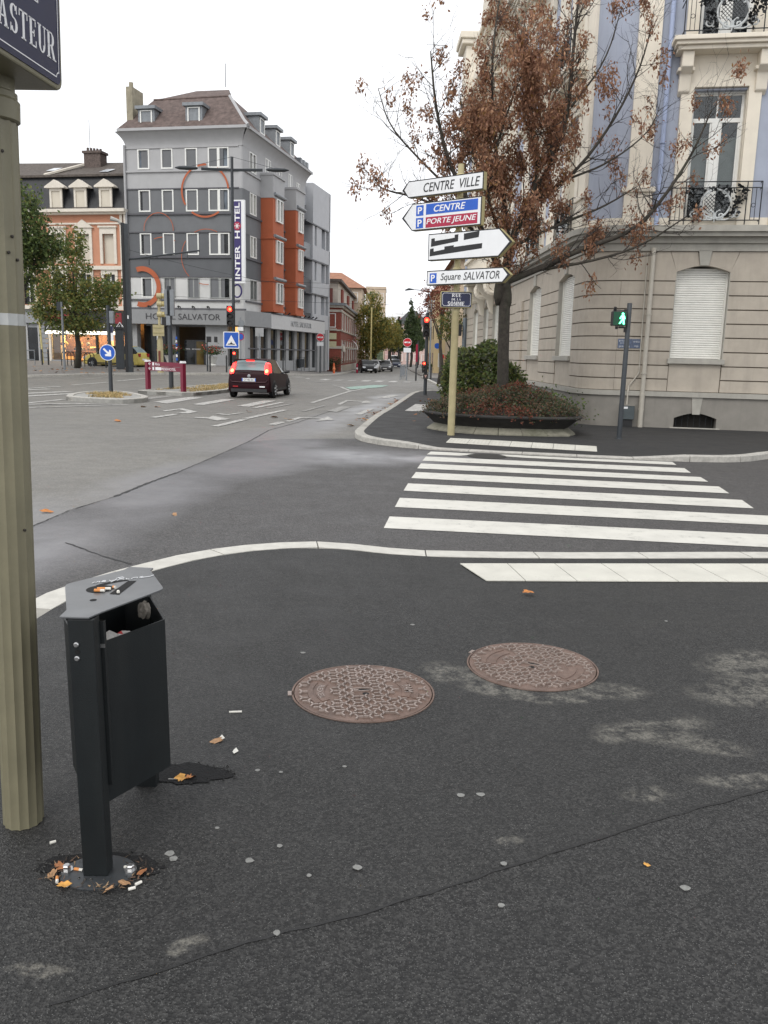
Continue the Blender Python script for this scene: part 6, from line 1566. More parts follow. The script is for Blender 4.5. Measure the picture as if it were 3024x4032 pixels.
for j, (z0, z1) in enumerate(zr):
    for i, (a, b) in enumerate(wcol):
        mb = MB(); mb.box(a - .22, a, -.1, .1, z0, z1); mb.box(b, b + .22, -.1, .1, z0, z1); mb.box(a - .22, b + .22, -.1, .1, z1, z1 + .45); mb.obj('window_surround', M_sand, ob, TO)
        if i == 3 and j == 0:
            mb = MB(); mb.prism([(a - .4, z1 + .45), (b + .4, z1 + .45), ((a + b) / 2, z1 + 1.05)], -.05, .2, 'y'); mb.obj('pediment', M_sand, ob, TO)
        else:
            mb = MB(); mb.box(a - .3, b + .3, -.05, .2, z1 + .45, z1 + .58); mb.obj('window_cap', M_sand, ob, TO)
        wdw = MB(); wdw.box(a, b, -.25, -.2, z0, z1); wo_ = wdw.obj('window', G_dark if (j == 1 or i == 1) else M_blind, ob, TO)
        if j == 1 or i == 1:
            mb = MB(); mb.box((a + b) / 2 - .05, (a + b) / 2 + .05, -.2, -.15, z0, z1); mb.box(a, b, -.2, -.16, z1 - .65, z1 - .57); mb.obj('glazing_bar', M_frame, wo_, TO)
        mb = MB()
        for k in range(9): x = a - .1 + (b - a + .2) * k / 8; mb.tube([(x, .2, z0 + .05), (x, .2, z0 + .75)], .014, 4)
        mb.tube([(a - .15, .2, z0 + .78), (b + .15, .2, z0 + .78)], .02, 4); mb.tube([(a - .15, .2, z0 + .08), (b + .15, .2, z0 + .08)], .02, 4)
        for k in range(4): mb.tube([(a + .12 + k * .25 + .1 * math.cos(q), .2, z0 + .42 + .2 * math.sin(q)) for q in np.linspace(0, 6.28, 9)], .012, 4)
        if j == 1: mb.obj('window_rail', M_wroi, ob, TO)
for z, h, n1 in ((7.65, .28, .22), (4.62, .3, .3), (11.0, .12, .12)): mb = MB(); mb.box(OX0, .65, -.05, n1, z, z + h); mb.obj('string_course', M_sand, ob, TO)
mb = MB(); mb.box(OX0, 1.0, -.05, .35, 11.7, 11.85); mb.box(OX0, 1.05, -.05, .6, 11.85, 12.08); mb.obj('eaves_cornice', M_sand, ob, TO)
mb = MB(); mb.box(.4, .62, -.05, .12, 4.7, 11.7); mb.obj('quoin', M_sand, ob, TO)
mb = MB(); mb.cyl((.85, .15, 4.7), (.85, .15, 11.9), .08, n=8); mb.obj('downpipe', M_sand, ob, TO)
mb = MB(); mb.quad(TO(OX0, .2, 12.05), TO(1.0, .2, 12.05), TO(1.0, -.9, 14.75), TO(OX0, -.9, 14.75)); mb.obj('mansard', M_slate, ob, fix=False)
mb = MB(); mb.quad(TO(OX0, -.7, 14.7), TO(1.0, -.7, 14.7), TO(1.0, -5, 16.5), TO(OX0, -5, 16.7)); mb.quad(TO(OX0, -5, 16.7), TO(1, -5, 16.5), TO(1, -10, 12), TO(OX0, -10, 12)); mb.obj('upper_roof', M_slate2, ob, fix=False)
mb = MB(); mb.box(OX0, 1.0, -.95, -.6, 14.62, 14.78); mb.obj('roof_moulding', M_slate2, ob, TO)
mb = MB(); mb.tube([TO(-6.3, -.75, 14.8), TO(-4.4, -4.0, 16.3)], .12, 5); mb.obj('party_wall_coping', M_sand, ob)
for (s, n2, z) in ((-6.7, -2.4, 15.5), (-1.7, -1.7, 15.18)): mb = MB(); mb.quad(TO(s - .4, n2 + .15, z - .05), TO(s + .35, n2 + .15, z - .05), TO(s + .6, n2 - .6, z + .3), TO(s - .15, n2 - .6, z + .3)); mb.obj('skylight', mat('skylight_glass', (.5, .52, .55), .2), ob, fix=False)
for (a, b) in ((-9.6, -8.5), (-5.25, -4.2), (-3.2, -2.15), (-1.1, -.05)):
    c = (a + b) / 2; mb = MB(); mb.box(a, b, -1.4, .2, 12.05, 13.65); dm = mb.obj('dormer', M_slate, ob, TO); mb = MB(); mb.box(a, a + .16, .2, .32, 12.05, 13.65); mb.box(b - .16, b, .2, .32, 12.05, 13.65); mb.box(a + .16, b - .16, .2, .32, 13.42, 13.65); mb.obj('dormer_frame', M_sand, dm, TO)
    mb = MB(); mb.box(a + .16, b - .16, .2, .24, 12.2, 13.45); mb.obj('roller_blind', M_blind, dm, TO)
    mb = MB(); mb.prism([(a - .3, 13.62), (b + .3, 13.62), (b + .3, 13.72), (c, 14.22), (a - .3, 13.72)], -.1, .5, 'y'); mb.obj('dormer_gable', M_sand, dm, TO); mb = MB(); mb.prism([(a - .2, 13.66), (b + .2, 13.66), (c, 14.2)], -1.7, -.1, 'y'); mb.obj('dormer_roof', M_slate, dm, TO)
    mb = MB(); mb.box(a - .1, b + .1, .25, .45, 11.98, 12.2); mb.obj('dormer_sill', M_slate2, dm, TO)
chm = MB(); chm.box(-4.55, -3.1, -4.6, -3.6, 15.2, 17.0); cm = chm.obj('chimney', mat('chimney_brick', (.11, .085, .075), .9, var=.4, scale=8, bump=.6, bscale=14), ob, TO)
mb = MB(); mb.box(-4.65, -3.0, -4.7, -3.5, 17.0, 17.18); mb.obj('chimney_cap', MATS['chimney_brick'], cm, TO)
for i in range(5): mb = MB(); mb.cyl((-4.4 + i * .28, -4, 17.18), (-4.4 + i * .28, -4, 17.5 - i * .03), .1, n=8); mb.obj('chimney_pot', MATS['chimney_brick'], cm, TO)
mb = MB(); mb.tube([(-4.2, -4, 17.4), (-4.2, -4, 19.6)], .02, 4); mb.obj('antenna', M_anth, cm, TO)
# shop floor
mb = MB(); mb.box(OX0, .9, -5.2, -5, .3, 4.7); mb.obj('shop_back', mat('shop_wall_warm', (.5, .3, .12), .8, var=.2, scale=2), ob, TO)
mb = MB(); mb.box(OX0, -6.4, -.3, .05, .4, 4.65); mb.obj('grey_shopfront', M_gryf, ob, TO)
for a, b in ((-13, -11.6), (-11.0, -9.6), (-7.9, -7.0)):
    mb = MB(); mb.box(a, b, .05, .08, 1.0 if b < -9 else .6, 3.2); mb.obj('shop_pane', G_dark, ob, TO); mb = MB(); mb.box(a - .12, a, .05, .14, .5, 3.5); mb.box(b, b + .12, .05, .14, .5, 3.5); mb.obj('shop_pilaster', M_hlg, ob, TO)
mb = MB(); mb.box(OX0, -6.6, .05, .3, 3.55, 4.1); mb.obj('shop_cornice', M_gryf, ob, TO)
for i in range(8): mb = MB(); mb.box(-6.75, -6.15, .0, .1, .5 + i * .38, .82 + i * .38); mb.obj('quoin_block', M_gryf, ob, TO)
mb = MB(); mb.box(-6.1, .75, .0, .55, 3.0, 4.55); sf = mb.obj('bakery_fascia', mat('fascia_black', (.014, .013, .013), .4, var=.2), ob, TO)
mb = MB(); mb.box(-6.0, -3.6, .55, .57, 3.75, 4.25); mb.obj('red_panel', mat('panel_red', (.22, .015, .02), .5), sf, TO); mb = MB(); mb.box(.0, .55, .55, .57, 3.6, 4.4); mb.obj('red_panel', MATS['panel_red'], sf, TO)
E_strip = emis('light_strip', (1., .95, .78), 1.6)
mb = MB(); mb.box(-6.05, .45, .5, .6, 2.74, 2.98); mb.obj('light_strip', E_strip, ob, TO)
for i in range(12): mb = MB(); mb.box(-6.05 + i * .55, -6.03 + i * .55, .6, .61, 2.74, 2.98); mb.obj('strip_divider', M_dk, ob, TO)
for s in (-5.4, .45):
    mb = MB(); mb.prism([(s - .55, 3.1), (s + .45, 3.1), (s - .05, 3.75)], .56, .58, 'y'); mb.obj('triangle_sign', M_black, sf, TO); mb = MB(); mb.tube([(s - .5, .6, 3.12), (s - .05, .6, 3.7), (s + .4, .6, 3.12)], .03, 4); mb.obj('triangle_edge', M_lwhite, sf, TO)
    for k in range(6): mb = MB(); mb.tube([(s - .3 + k * .1, .6, 3.15), (s - .28 + k * .09, .6, 3.3 + .1 * (k % 3))], .018, 4); mb.obj('triangle_mark', M_lwhite, sf, TO)
for i, x in enumerate((-4.9, -2.9, -2.75, -2.62, -1.6, -1.0, -.4)): mb = MB(); mb.box(x, x + .12, .56, .58, 3.25, 3.25 + .2 + .08 * (i % 2)); mb.obj('fascia_letter', M_lwhite, sf, TO)
E_w1 = emis('bakery_glow', (1., .42, .1), 1.0); E_w2 = emis('bakery_glow_soft', (1., .62, .25), .5); E_w3 = emis('shelf_light', (1., .6, .15), 2.4)
mb = MB(); mb.box(-6.0, .6, -2.2, -2.15, .5, 2.75); mb.obj('bakery_wall', mat('bakery_brown', (.3, .14, .06), .7, var=.4, scale=3), ob, TO)
for a, b, z0, z1, m in ((-5.75, -5.45, .7, 2.65, E_w2), (-1.6, -1.2, .9, 2.6, E_w2), (-5.3, -3.9, .7, 1.0, E_w1), (-3.2, -2.4, .95, 1.12, E_w3), (-3.15, -2.7, 1.68, 1.8, E_w3), (-1.9, -1.7, 1.68, 1.78, E_w3), (-3.2, -1.6, .5, .85, E_w1), (-1.1, .3, 1.15, 1.3, E_w2)):
    mb = MB(); mb.box(a, b, -1.2, -1.0, z0, z1); mb.obj('shelf_light' if m is E_w3 else 'lit_display', m, ob, TO)
BM = [mat('pastry_%d' % i, c, .7, var=.3, scale=12) for i, c in enumerate([(.5, .22, .05), (.35, .08, .03), (.6, .4, .12), (.12, .05, .03), (.55, .5, .42)])]
for i in range(46):
    x = R.uniform(-5.4, .2); z = R.choice((.85, 1.2, 1.5, 1.85)); mb = MB(); s = R.uniform(.06, .16)
    mb.lathe([(s * .5, z), (s, z + s * .8), (s * .8, z + s * 1.5), (s * .2, z + s * 2.)], 7, (x, R.uniform(-.8, -.4))); mb.obj('shop_display', R.choice(BM), ob, TO)
for s in (-4.9, -2.8, -.7):
    ld = bpy.data.lights.new('shop_lamp', 'POINT'); ld.energy = 130; ld.color = (1., .62, .28); ld.shadow_soft_size = .25
    lo = bpy.data.objects.new('shop_lamp', ld); col.objects.link(lo); lo.parent = ob; lo.location = TO(s, -1.0, 2.55)
for a, b in ((-6.1, -5.9), (-3.75, -3.55), (-2.0, -1.85), (.55, .75)): mb = MB(); mb.box(a, b, -.15, .1, .4, 3.0); mb.obj('shop_mullion', M_dk if a > -4 else M_sand, ob, TO)
mb = MB(); mb.box(-5.95, -3.7, -.1, .1, .45, .72); mb.obj('shop_apron', M_gryf, ob, TO); mb = MB(); mb.box(-5.9, .55, -.06, -.05, .72, 2.75); mb.obj('shop_pane', G_clear, ob, TO)
mb = MB(); mb.box(OX0, .65, -10, -5.1, .2, 12); mb.obj('core', M_salm, ob, TO)

# ------------------------------------------------------------------ houses down the street
M_brick = mat('brick_red', (.24, .065, .045), .9, var=.2, scale=6, dirt=.2, dcol=(.14, .05, .04)); M_stn2 = mat('stone_pale', (.5, .46, .4), .85, var=.1, scale=2)
bh = thing('brick_house', 'red brick town house with pale stone trim beyond the hotel', 'house', (-5.16, 92, -.3)); BHL = tuple(bh.location)
T1_ = frame((-5.16, 92), (1, .1), BHL); SD2 = (.02, 1.0); T2_ = frame((-5.16, 92), SD2, BHL)
mb = MB(); mb.box(-7, 0, -.5, 0, -.4, 6.9); mb.box(-7, 0, -12, -.5, -.4, 6.9); mb.obj('wall', M_brick, bh, T1_)
mb = MB(); mb.box(0, 34, -6, 0, -.4, 6.9); mb.obj('wall', M_brick, bh, T2_)
for T, a, b in ((T1_, -7, .25), (T2_, -.2, 34)):
    for z0, z1, n1 in ((-.4, .4, .08), (2.3, 2.5, .1), (4.1, 4.25, .1), (6.1, 6.35, .1), (6.55, 6.8, .25), (6.8, 7.05, .5)): mb = MB(); mb.box(a, b, 0, n1, z0, z1); mb.obj('stone_band', M_stn2 if z0 < 6.7 else M_zinc, bh, T)
hwin(bh, T1_, -1.3, -.55, 4.45, 5.95, 0, [G_blue]); mb = MB(); mb.box(-1.4, -.45, 0, .25, 4.15, 4.35); mb.obj('sill', M_stn2, bh, T1_)
for z0, z1 in ((3.2, 3.86), (2.35, 2.98)): mb = MB(); mb.box(-1.28, -.46, .11, .15, z0, z1); mb.obj('name_board', mat('board_cream', (.55, .52, .33), .7), bh, T1_)
for i in range(8):
    s = 1.5 + i * 4.1
    for z0, z1 in ((.9, 3.0), (4.3, 6.0)):
        hwin(bh, T2_, s, s + 1.3, z0, z1, 0, [G_blue, G_dark], M_frame, n=.02); mb = MB(); mb.box(s - .22, s, 0, .05, z0 - .3, z1 + .2); mb.obj('stone_surround', M_stn2, bh, T2_); mb = MB(); mb.box(s + 1.3, s + 1.52, 0, .05, z0 - .3, z1 + .2); mb.obj('stone_surround', M_stn2, bh, T2_)
mb = MB(); mb.prism([(-7, 7.0), (-.9, 7.0), (-.9, 8.6), (-7, 8.9)], -3, -.3, 'y'); mb.obj('mansard', mat('tile_red', (.17, .06, .05), .85, var=.2, scale=4), bh, T1_)
mb = MB(); mb.box(2, 34, -4, -.5, 7.0, 9.4); at = mb.obj('attic', M_stn2, bh, T2_); mb = MB(); mb.box(1.6, 34, -5, -.1, 9.4, 9.7); mb.obj('attic_roof', M_slate2, bh, T2_)
for s in (6, 16, 26): mb = MB(); mb.box(s, s + 2.2, -.5, -.3, 7.4, 8.9); mb.obj('attic_shutter', M_brick, bh, T2_)
mb = MB(); mb.box(-8.5, 0.3, .4, 8.0, 0, .3)
gw = thing('garden_wall', 'low red brick garden wall with white coping by the brick house', 'wall', (-5.9, 90.3, -.3))
mb = MB(); mb.box(-1.5, .9, -.15, .15, 0, 2.5); mb.obj('brickwork', M_brick, gw); mb = MB(); mb.box(-1.6, 1.0, -.22, .22, 2.5, 2.65); mb.obj('coping', M_stn2, gw); mb = MB(); mb.lathe([(.25, 2.2), (.25, 2.4), (.02, 3.0)], 4, (1.15, 0)); mb.obj('pier_cap', M_stn2, gw)
aw = thing('shop_awning', 'small white rounded awning on the brick house side', 'awning', (-4.55, 95, 2.2))
mb = MB(); k = 8
for i in range(k):
    a, b = math.pi / 2 * i / k, math.pi / 2 * (i + 1) / k; mb.quad((1.1 * math.cos(a), 0, 1.1 * math.sin(a)), (1.1 * math.cos(b), 0, 1.1 * math.sin(b)), (1.1 * math.cos(b), 2.4, 1.1 * math.sin(b)), (1.1 * math.cos(a), 2.4, 1.1 * math.sin(a)))
mb.obj('canopy', M_swhite, aw, fix=False); mb = MB(); mb.tube([(0, 0, 0), (1.1, 0, 0), (1.1, 2.4, 0), (0, 2.4, 0)], .03, 4); mb.obj('canopy_frame', M_steel, aw)
def house(name, label, loc, rz, w_, d_, h, roof, wall, roofm, nwin=3, nfl=3, overhang=.5, cat='house', ridge='x'):
    o = thing(name, label, cat, loc, rz)
    mb = MB(); mb.box(-w_ / 2, w_ / 2, 0, d_, -1, h); mb.obj('wall', wall, o)
    if roof > 0:
        mb = MB(); e = overhang; r_ = min(w_, d_) * .35
        V = [(-w_ / 2 - e, -e, h), (w_ / 2 + e, -e, h), (w_ / 2 + e, d_ + e, h), (-w_ / 2 - e, d_ + e, h), (-w_ / 2 + r_, d_ / 2, h + roof), (w_ / 2 - r_, d_ / 2, h + roof)]
        mb.add(V, [(0, 1, 5, 4), (1, 2, 5), (2, 3, 4, 5), (3, 0, 4), (0, 3, 2, 1)]); mb.obj('roof', roofm, o)
    else: mb = MB(); mb.box(-w_ / 2 - .1, w_ / 2 + .1, -.1, d_, h, h + .4); mb.obj('parapet', wall, o)
    fh = h / nfl
    for j in range(nfl):
        for i in range(nwin):
            x = -w_ / 2 + w_ * (i + .5) / nwin; wi = hwin(o, lambda s, n, z: (s, -n, z), x - .55, x + .55, j * fh + fh * .3, j * fh + fh * .8, 0, [G_blue, G_dark], n=.0, fw_=.1)
    for i in range(max(2, int(d_ / 4))):
        for j in range(nfl):
            y = d_ * (i + .5) / max(2, int(d_ / 4)); mb = MB(); mb.box(-w_ / 2 - .05, -w_ / 2 + .05, y - .5, y + .5, j * fh + fh * .3, j * fh + fh * .8); mb.obj('side_window', G_dark, o); mb = MB(); mb.box(w_ / 2 - .05, w_ / 2 + .05, y - .5, y + .5, j * fh + fh * .3, j * fh + fh * .8); mb.obj('side_window', G_dark, o)
    return o
M_bei = mat('render_beige', (.52, .42, .32), .85, var=.08, scale=1); M_rto = mat('tile_orange_brown', (.3, .145, .09), .9, var=.2, scale=2); M_yel = mat('render_yellow', (.6, .48, .28), .85, var=.06, scale=1); M_pnk = mat('render_pink', (.5, .33, .3), .85, var=.06, scale=1); M_wht = mat('render_far_white', (.72, .72, .72), .8, var=.04, scale=.5)
house('beige_house', 'beige house with wide orange brown hipped roof behind the brick house', (-8.6, 122, -.5), 0, 9.6, 12, 11.4, 2.6, M_bei, M_rto, 4, 4)
house('slate_house', 'dark slate roofed house with bright skylights behind the hotel annex', (-12.0, 110, -.5), 0, 6.5, 10, 8.6, 4.2, M_bei, M_slate, 2, 3)
house('flat_roof_block', 'grey flat roofed block behind the yellow willow', (-2.3, 150, -.5), 0, 3.4, 10, 13.4, 0, M_bei, M_slate, 2, 4, cat='building')
house('far_white_block', 'distant white tower block with a pink sign at the street end', (3.2, 262, -.6), 0, 7.0, 12, 13.4, 0, M_wht, M_slate, 4, 5, cat='building')
fs_ = bpy.data.objects['far_white_block']; mb = MB(); mb.box(-.3, 2.6, -.25, -.1, 12.6, 13.3); mb.obj('roof_sign', mat('sign_pink', (.6, .2, .22), .6), fs_); mb = MB(); mb.box(-1.2, 3.4, 2, 8, 13.4, 15); mb.obj('plant_room', M_wht, fs_)
house('yellow_house', 'pale yellow street house right of the red traffic light', (9.5, 97, -.5), 0, 8.4, 14, 9.4, 3, M_yel, M_rto, 4, 3)
house('white_house', 'narrow white house between traffic light and yellow house', (8.3, 112, -.5), 0, 5.2, 14, 10, 3, M_wht, M_slate, 2, 3)
house('brown_roof_house', 'tall ochre house behind the red leaved tree', (11.5, 84, -.5), 0, 10.0, 12, 11.5, 3, mat('render_ochre', (.48, .38, .27), .8), M_rto, 3, 4)
house('pink_house', 'distant pink house seen under the street trees', (-1.5, 215, -.6), 0, 9, 12, 8, 3, M_pnk, M_rto, 4, 3)
house('rose_house', 'pale rose house left of the far no entry sign', (5.5, 190, -.6), 0, 7, 12, 9, 3, mat('render_rose', (.55, .4, .36), .85), M_slate, 4, 3)

# ------------------------------------------------------------------ trees beyond
def tree(name, label, loc, h, tr_h, tr_r, blobs_, mats, wts, nleaf, size, seed, cat='tree', conifer=False, droop=0., group=None):
    rg = np.random.default_rng(seed); o = thing(name, label, cat, loc, 0, group); mb = MB(); lb = MB()
    mb.tube([(0, 0, -.1), (.02 * h, 0, tr_h * .5), (0, .02 * h, tr_h), (0, 0, h * .8)], [tr_r * 1.25, tr_r, tr_r * .8, tr_r * .15], 9); mb.obj('trunk', M_bark, o, smooth=True)
    pts = []; B = np.array(blobs_, float); vol = (B[:, 3] * B[:, 4] * B[:, 5]) ** .7; vol /= vol.sum()
    for b, f_ in zip(B, vol):
        c = b[:3]; a0 = (0, 0, min(tr_h * 1.1, c[2])); lb.tube([a0, tuple((np.array(a0) + c) / 2 + rg.normal(0, .1, 3)), tuple(c)], [tr_r * .45, tr_r * .3, tr_r * .1], 5)
        k = int(nleaf * f_); v = rg.normal(0, 1, (k, 3)); v /= np.linalg.norm(v, axis=1, keepdims=True); rad = rg.uniform(.25, 1, k) ** .45
        cl = rg.normal(0, 1, (max(3, k // 24), 3)); cl /= np.linalg.norm(cl, axis=1, keepdims=True)
        # clumping: leaves gather round a few twig tips, leaving gaps
        idx = rg.integers(0, len(cl), k); v = cl[idx] * (rg.uniform(.55, 1.05, (len(cl), 1))[idx]) + rg.normal(0, .17, (k, 3))
        pts.append(c + v * b[3:6])
    lb.obj('limbs', M_bark, o); leafcloud('crown', mats, wts, np.concatenate(pts), size, o, .6, droop, seed=seed); return o
tree('street_tree', 'young lime tree with thinning green leaves before the bakery', (-19.69, 53.27, .45), 8.4, 2.4, .17, [(0, 0, 3.6, 2.4, 2.0, 1.3), (-1.2, 0, 4.6, 1.7, 1.6, 1.2), (1.3, .2, 4.6, 1.9, 1.6, 1.0), (2.2, -.3, 4.9, 1.0, 1, .7), (-.3, 0, 6.2, 1.5, 1.4, 1.3), (.3, 0, 7.5, .9, .9, 1.1), (-1.9, 0, 3.6, .9, .9, .8), (.2, 0, 2.6, 1.7, 1.5, .6)], [F_mid, F_ol, F_dk, F_br, F_yl], [2, 6, 0.5, 5, 2], 11000, .2, 31)
tree('dark_street_tree', 'dark green dense tree partly hidden by the olive pole', (-19.9, 45, .2), 10, 3, .22, [(.3, 0, 8.4, 1.3, 1.4, 1.6), (1.0, 0, 7.3, 1.5, 1.6, 1.3), (1.6, 0, 6.6, 1.1, 1.2, .8), (-.8, 0, 7, 1.6, 1.6, 2), (.6, 0, 5.6, 1.0, 1.4, .9), (-.5, 0, 9.6, .9, .9, .9)], [F_dk, F_mid, F_br, F_ol], [3, 4, 3, 2], 14000, .2, 32, droop=.5)
tree('willow', 'large yellow autumn willow beside the brick house', (-1.9, 115, -.5), 11, 2.5, .3, [(-.4, 0, 8.6, 1.3, 1.5, 1.9), (-1.2, 0, 6.8, 1.3, 1.5, 2), (.2, 0, 6.4, 1.5, 1.5, 1.8), (1.3, 0, 5.6, 1.3, 1.4, 1.2), (-.6, 0, 4.3, 1.7, 1.5, 1.6), (1.0, 0, 4.0, 1.4, 1.4, 1.2), (-.8, 0, 2.7, 1.4, 1.4, 1.4)], [F_yl, F_ol, F_mid], [5, 3, 2], 9000, .3, 33, droop=.9)
tree('birch', 'smaller yellow tree right of the willow', (.4, 135, -.5), 8.5, 2, .2, [(0, 0, 6.3, 1.6, 1.5, 1.6), (.5, 0, 4.6, 1.5, 1.5, 1.4), (-.9, 0, 4.4, 1.2, 1.2, 1.4)], [F_yl, F_ol], [3, 3], 4000, .32, 34, droop=.6)
def cone_tree(name, label, loc, h, r_, seed, z0=1.5):
    bl = [(0, 0, z0 + (h - z0) * t, r_ * (1.05 - t) + .15, r_ * (1.05 - t) + .15, h * .1) for t in np.linspace(0, .97, 9)]
    return tree(name, label, loc, h, z0, .2, bl, [F_dk, F_mid], [5, 1.5], 6500, .34, seed, droop=.4)
cone_tree('conifer', 'tall dark conifer rising above the far street', (4.1, 150, -.5), 11.4, 1.75, 41, 4); cone_tree('conifer', 'shorter dark conifer left of the tall one', (1.85, 152, -.5), 8.4, 1.15, 42, 3.5)
cone_tree('conifer', 'slim dark conifer close behind the tall one', (5.5, 160, -.5), 9.4, 1.3, 43, 4)
tree('red_tree', 'red leaved tree beyond the street name plate', (3.1, 50, .1), 6.5, 2.2, .12, [(0, 0, 4.9, .9, 1, .7), (-.6, 0, 4.3, .8, .9, .6), (-.9, 0, 5.1, .5, .6, .35), (.5, 0, 5.4, .7, .8, .6), (.1, 0, 5.9, .9, .8, .4)], [F_rd, F_lb2, F_rd], [3, 2, 2], 2600, .13, 44)
tree('green_tree', 'green leaved tree hanging below the red leaved crown', (3.5, 47, .1), 4.6, 1.8, .1, [(0, 0, 3.5, .8, .8, .6), (-.4, 0, 2.9, .5, .6, .4), (.2, 0, 4.1, .6, .6, .4)], [F_mid, F_ol, F_or], [3, 2, 1], 1700, .12, 45)
for i, (x, y, h) in enumerate([(-2.6, 165, 5.6), (.2, 172, 6.0), (2.6, 178, 6.2), (4.6, 170, 6.0), (6.4, 176, 5.8), (1.4, 200, 6.5)]):
    tree('plane_tree', 'clipped dark street tree in the far avenue', (x, y, -.5), h, 3.1, .14, [(0, 0, h * .74, 1.5, 1.5, .9), (.5, 0, h * .84, 1.0, 1.2, .8)], [F_dk, F_mid], [4, 1], 1300, .36, 50 + i, group='clipped trees in the far avenue')
tree('garden_shrub', 'dark shrub against the brick garden wall', (-5.6, 89.3, -.3), 1.7, .3, .05, [(0, 0, 1.0, .75, .6, .7), (-.5, 0, .8, .5, .5, .5)], [F_dk, F_bn], [3, 1], 1300, .13, 70, cat='bush')
tree('hedge_bush', 'low dark hedge beside the far right pavement', (5.4, 100, -.45), 1.4, .2, .05, [(0, 0, .8, 1.3, .8, .5)], [F_dk, F_mid], [3, 1], 1200, .16, 71, cat='bush')
tree('high_tree_top', 'tree top peeping over the slate roof behind the olive pole', (-30, 88, .4), 17.3, 10, .3, [(0, 0, 16.3, 1.3, 1.3, 1.2), (.4, 0, 14, 1.6, 1.6, 2)], [F_dk, F_ol], [3, 1], 1600, .3, 72)
# ------------------------------------------------------------------ vehicles
M_tyre = mat('tyre_rubber', (.014, .014, .015), .85, var=.2); M_rim = mat('alloy_rim', (.35, .36, .37), .35, .8, var=.1); M_plast = mat('black_plastic', (.02, .02, .022), .6)
G_car = glass('car_glass', (.012, .014, .015), .1, .3); G_car.node_tree.nodes['Principled BSDF'].inputs['Specular IOR Level'].default_value = .15; G_carr = glass('car_rear_glass', (.2, .26, .27), .06, .25)
def carpaint(name, c, rough=.25):
    m, n, b = newmat(name); b.inputs['Base Color'].default_value = tuple(c) + (1,); b.inputs['Roughness'].default_value = rough + .1
    b.inputs['Coat Weight'].default_value = .12; b.inputs['Coat Roughness'].default_value = .1; b.inputs['Metallic'].default_value = 0.; b.inputs['Specular IOR Level'].default_value = .2
    p = posn(n); f = noise(n, p, 3, 3); n.links.new(mixc(n, ramp(n, f, .3, .7), tuple(x * .88 for x in c), tuple(x * 1.1 for x in c)), b.inputs['Base Color']); return m
HATCH = [(0, .36, .50, .50, .80, .80, .80), (.006, .27, .60, .62, .93, .93, .80), (.014, .24, .78, .86, .965, .93, .80), (.022, .22, .92, .97, .98, .93, .78), (.04, .21, .95, 1.06, .985, .935, .76), (.085, .2, .955, 1.28, .99, .94, .72), (.135, .2, .95, 1.43, .995, .945, .68), (.2, .2, .945, 1.475, 1, .95, .67),
         (.36, .2, .93, 1.49, 1, .955, .67), (.5, .2, .915, 1.475, 1, .955, .67), (.58, .2, .905, 1.41, 1, .95, .67), (.66, .2, .9, 1.24, .995, .95, .70), (.735, .2, .89, 1.03, .99, .95, .78), (.75, .2, .885, .985, .99, .95, .82), (.85, .2, .84, .92, .98, .93, .78), (.93, .21, .75, .82, .94, .88, .72), (.975, .24, .62, .68, .85, .78, .62), (1., .3, .5, .52, .7, .65, .5)]
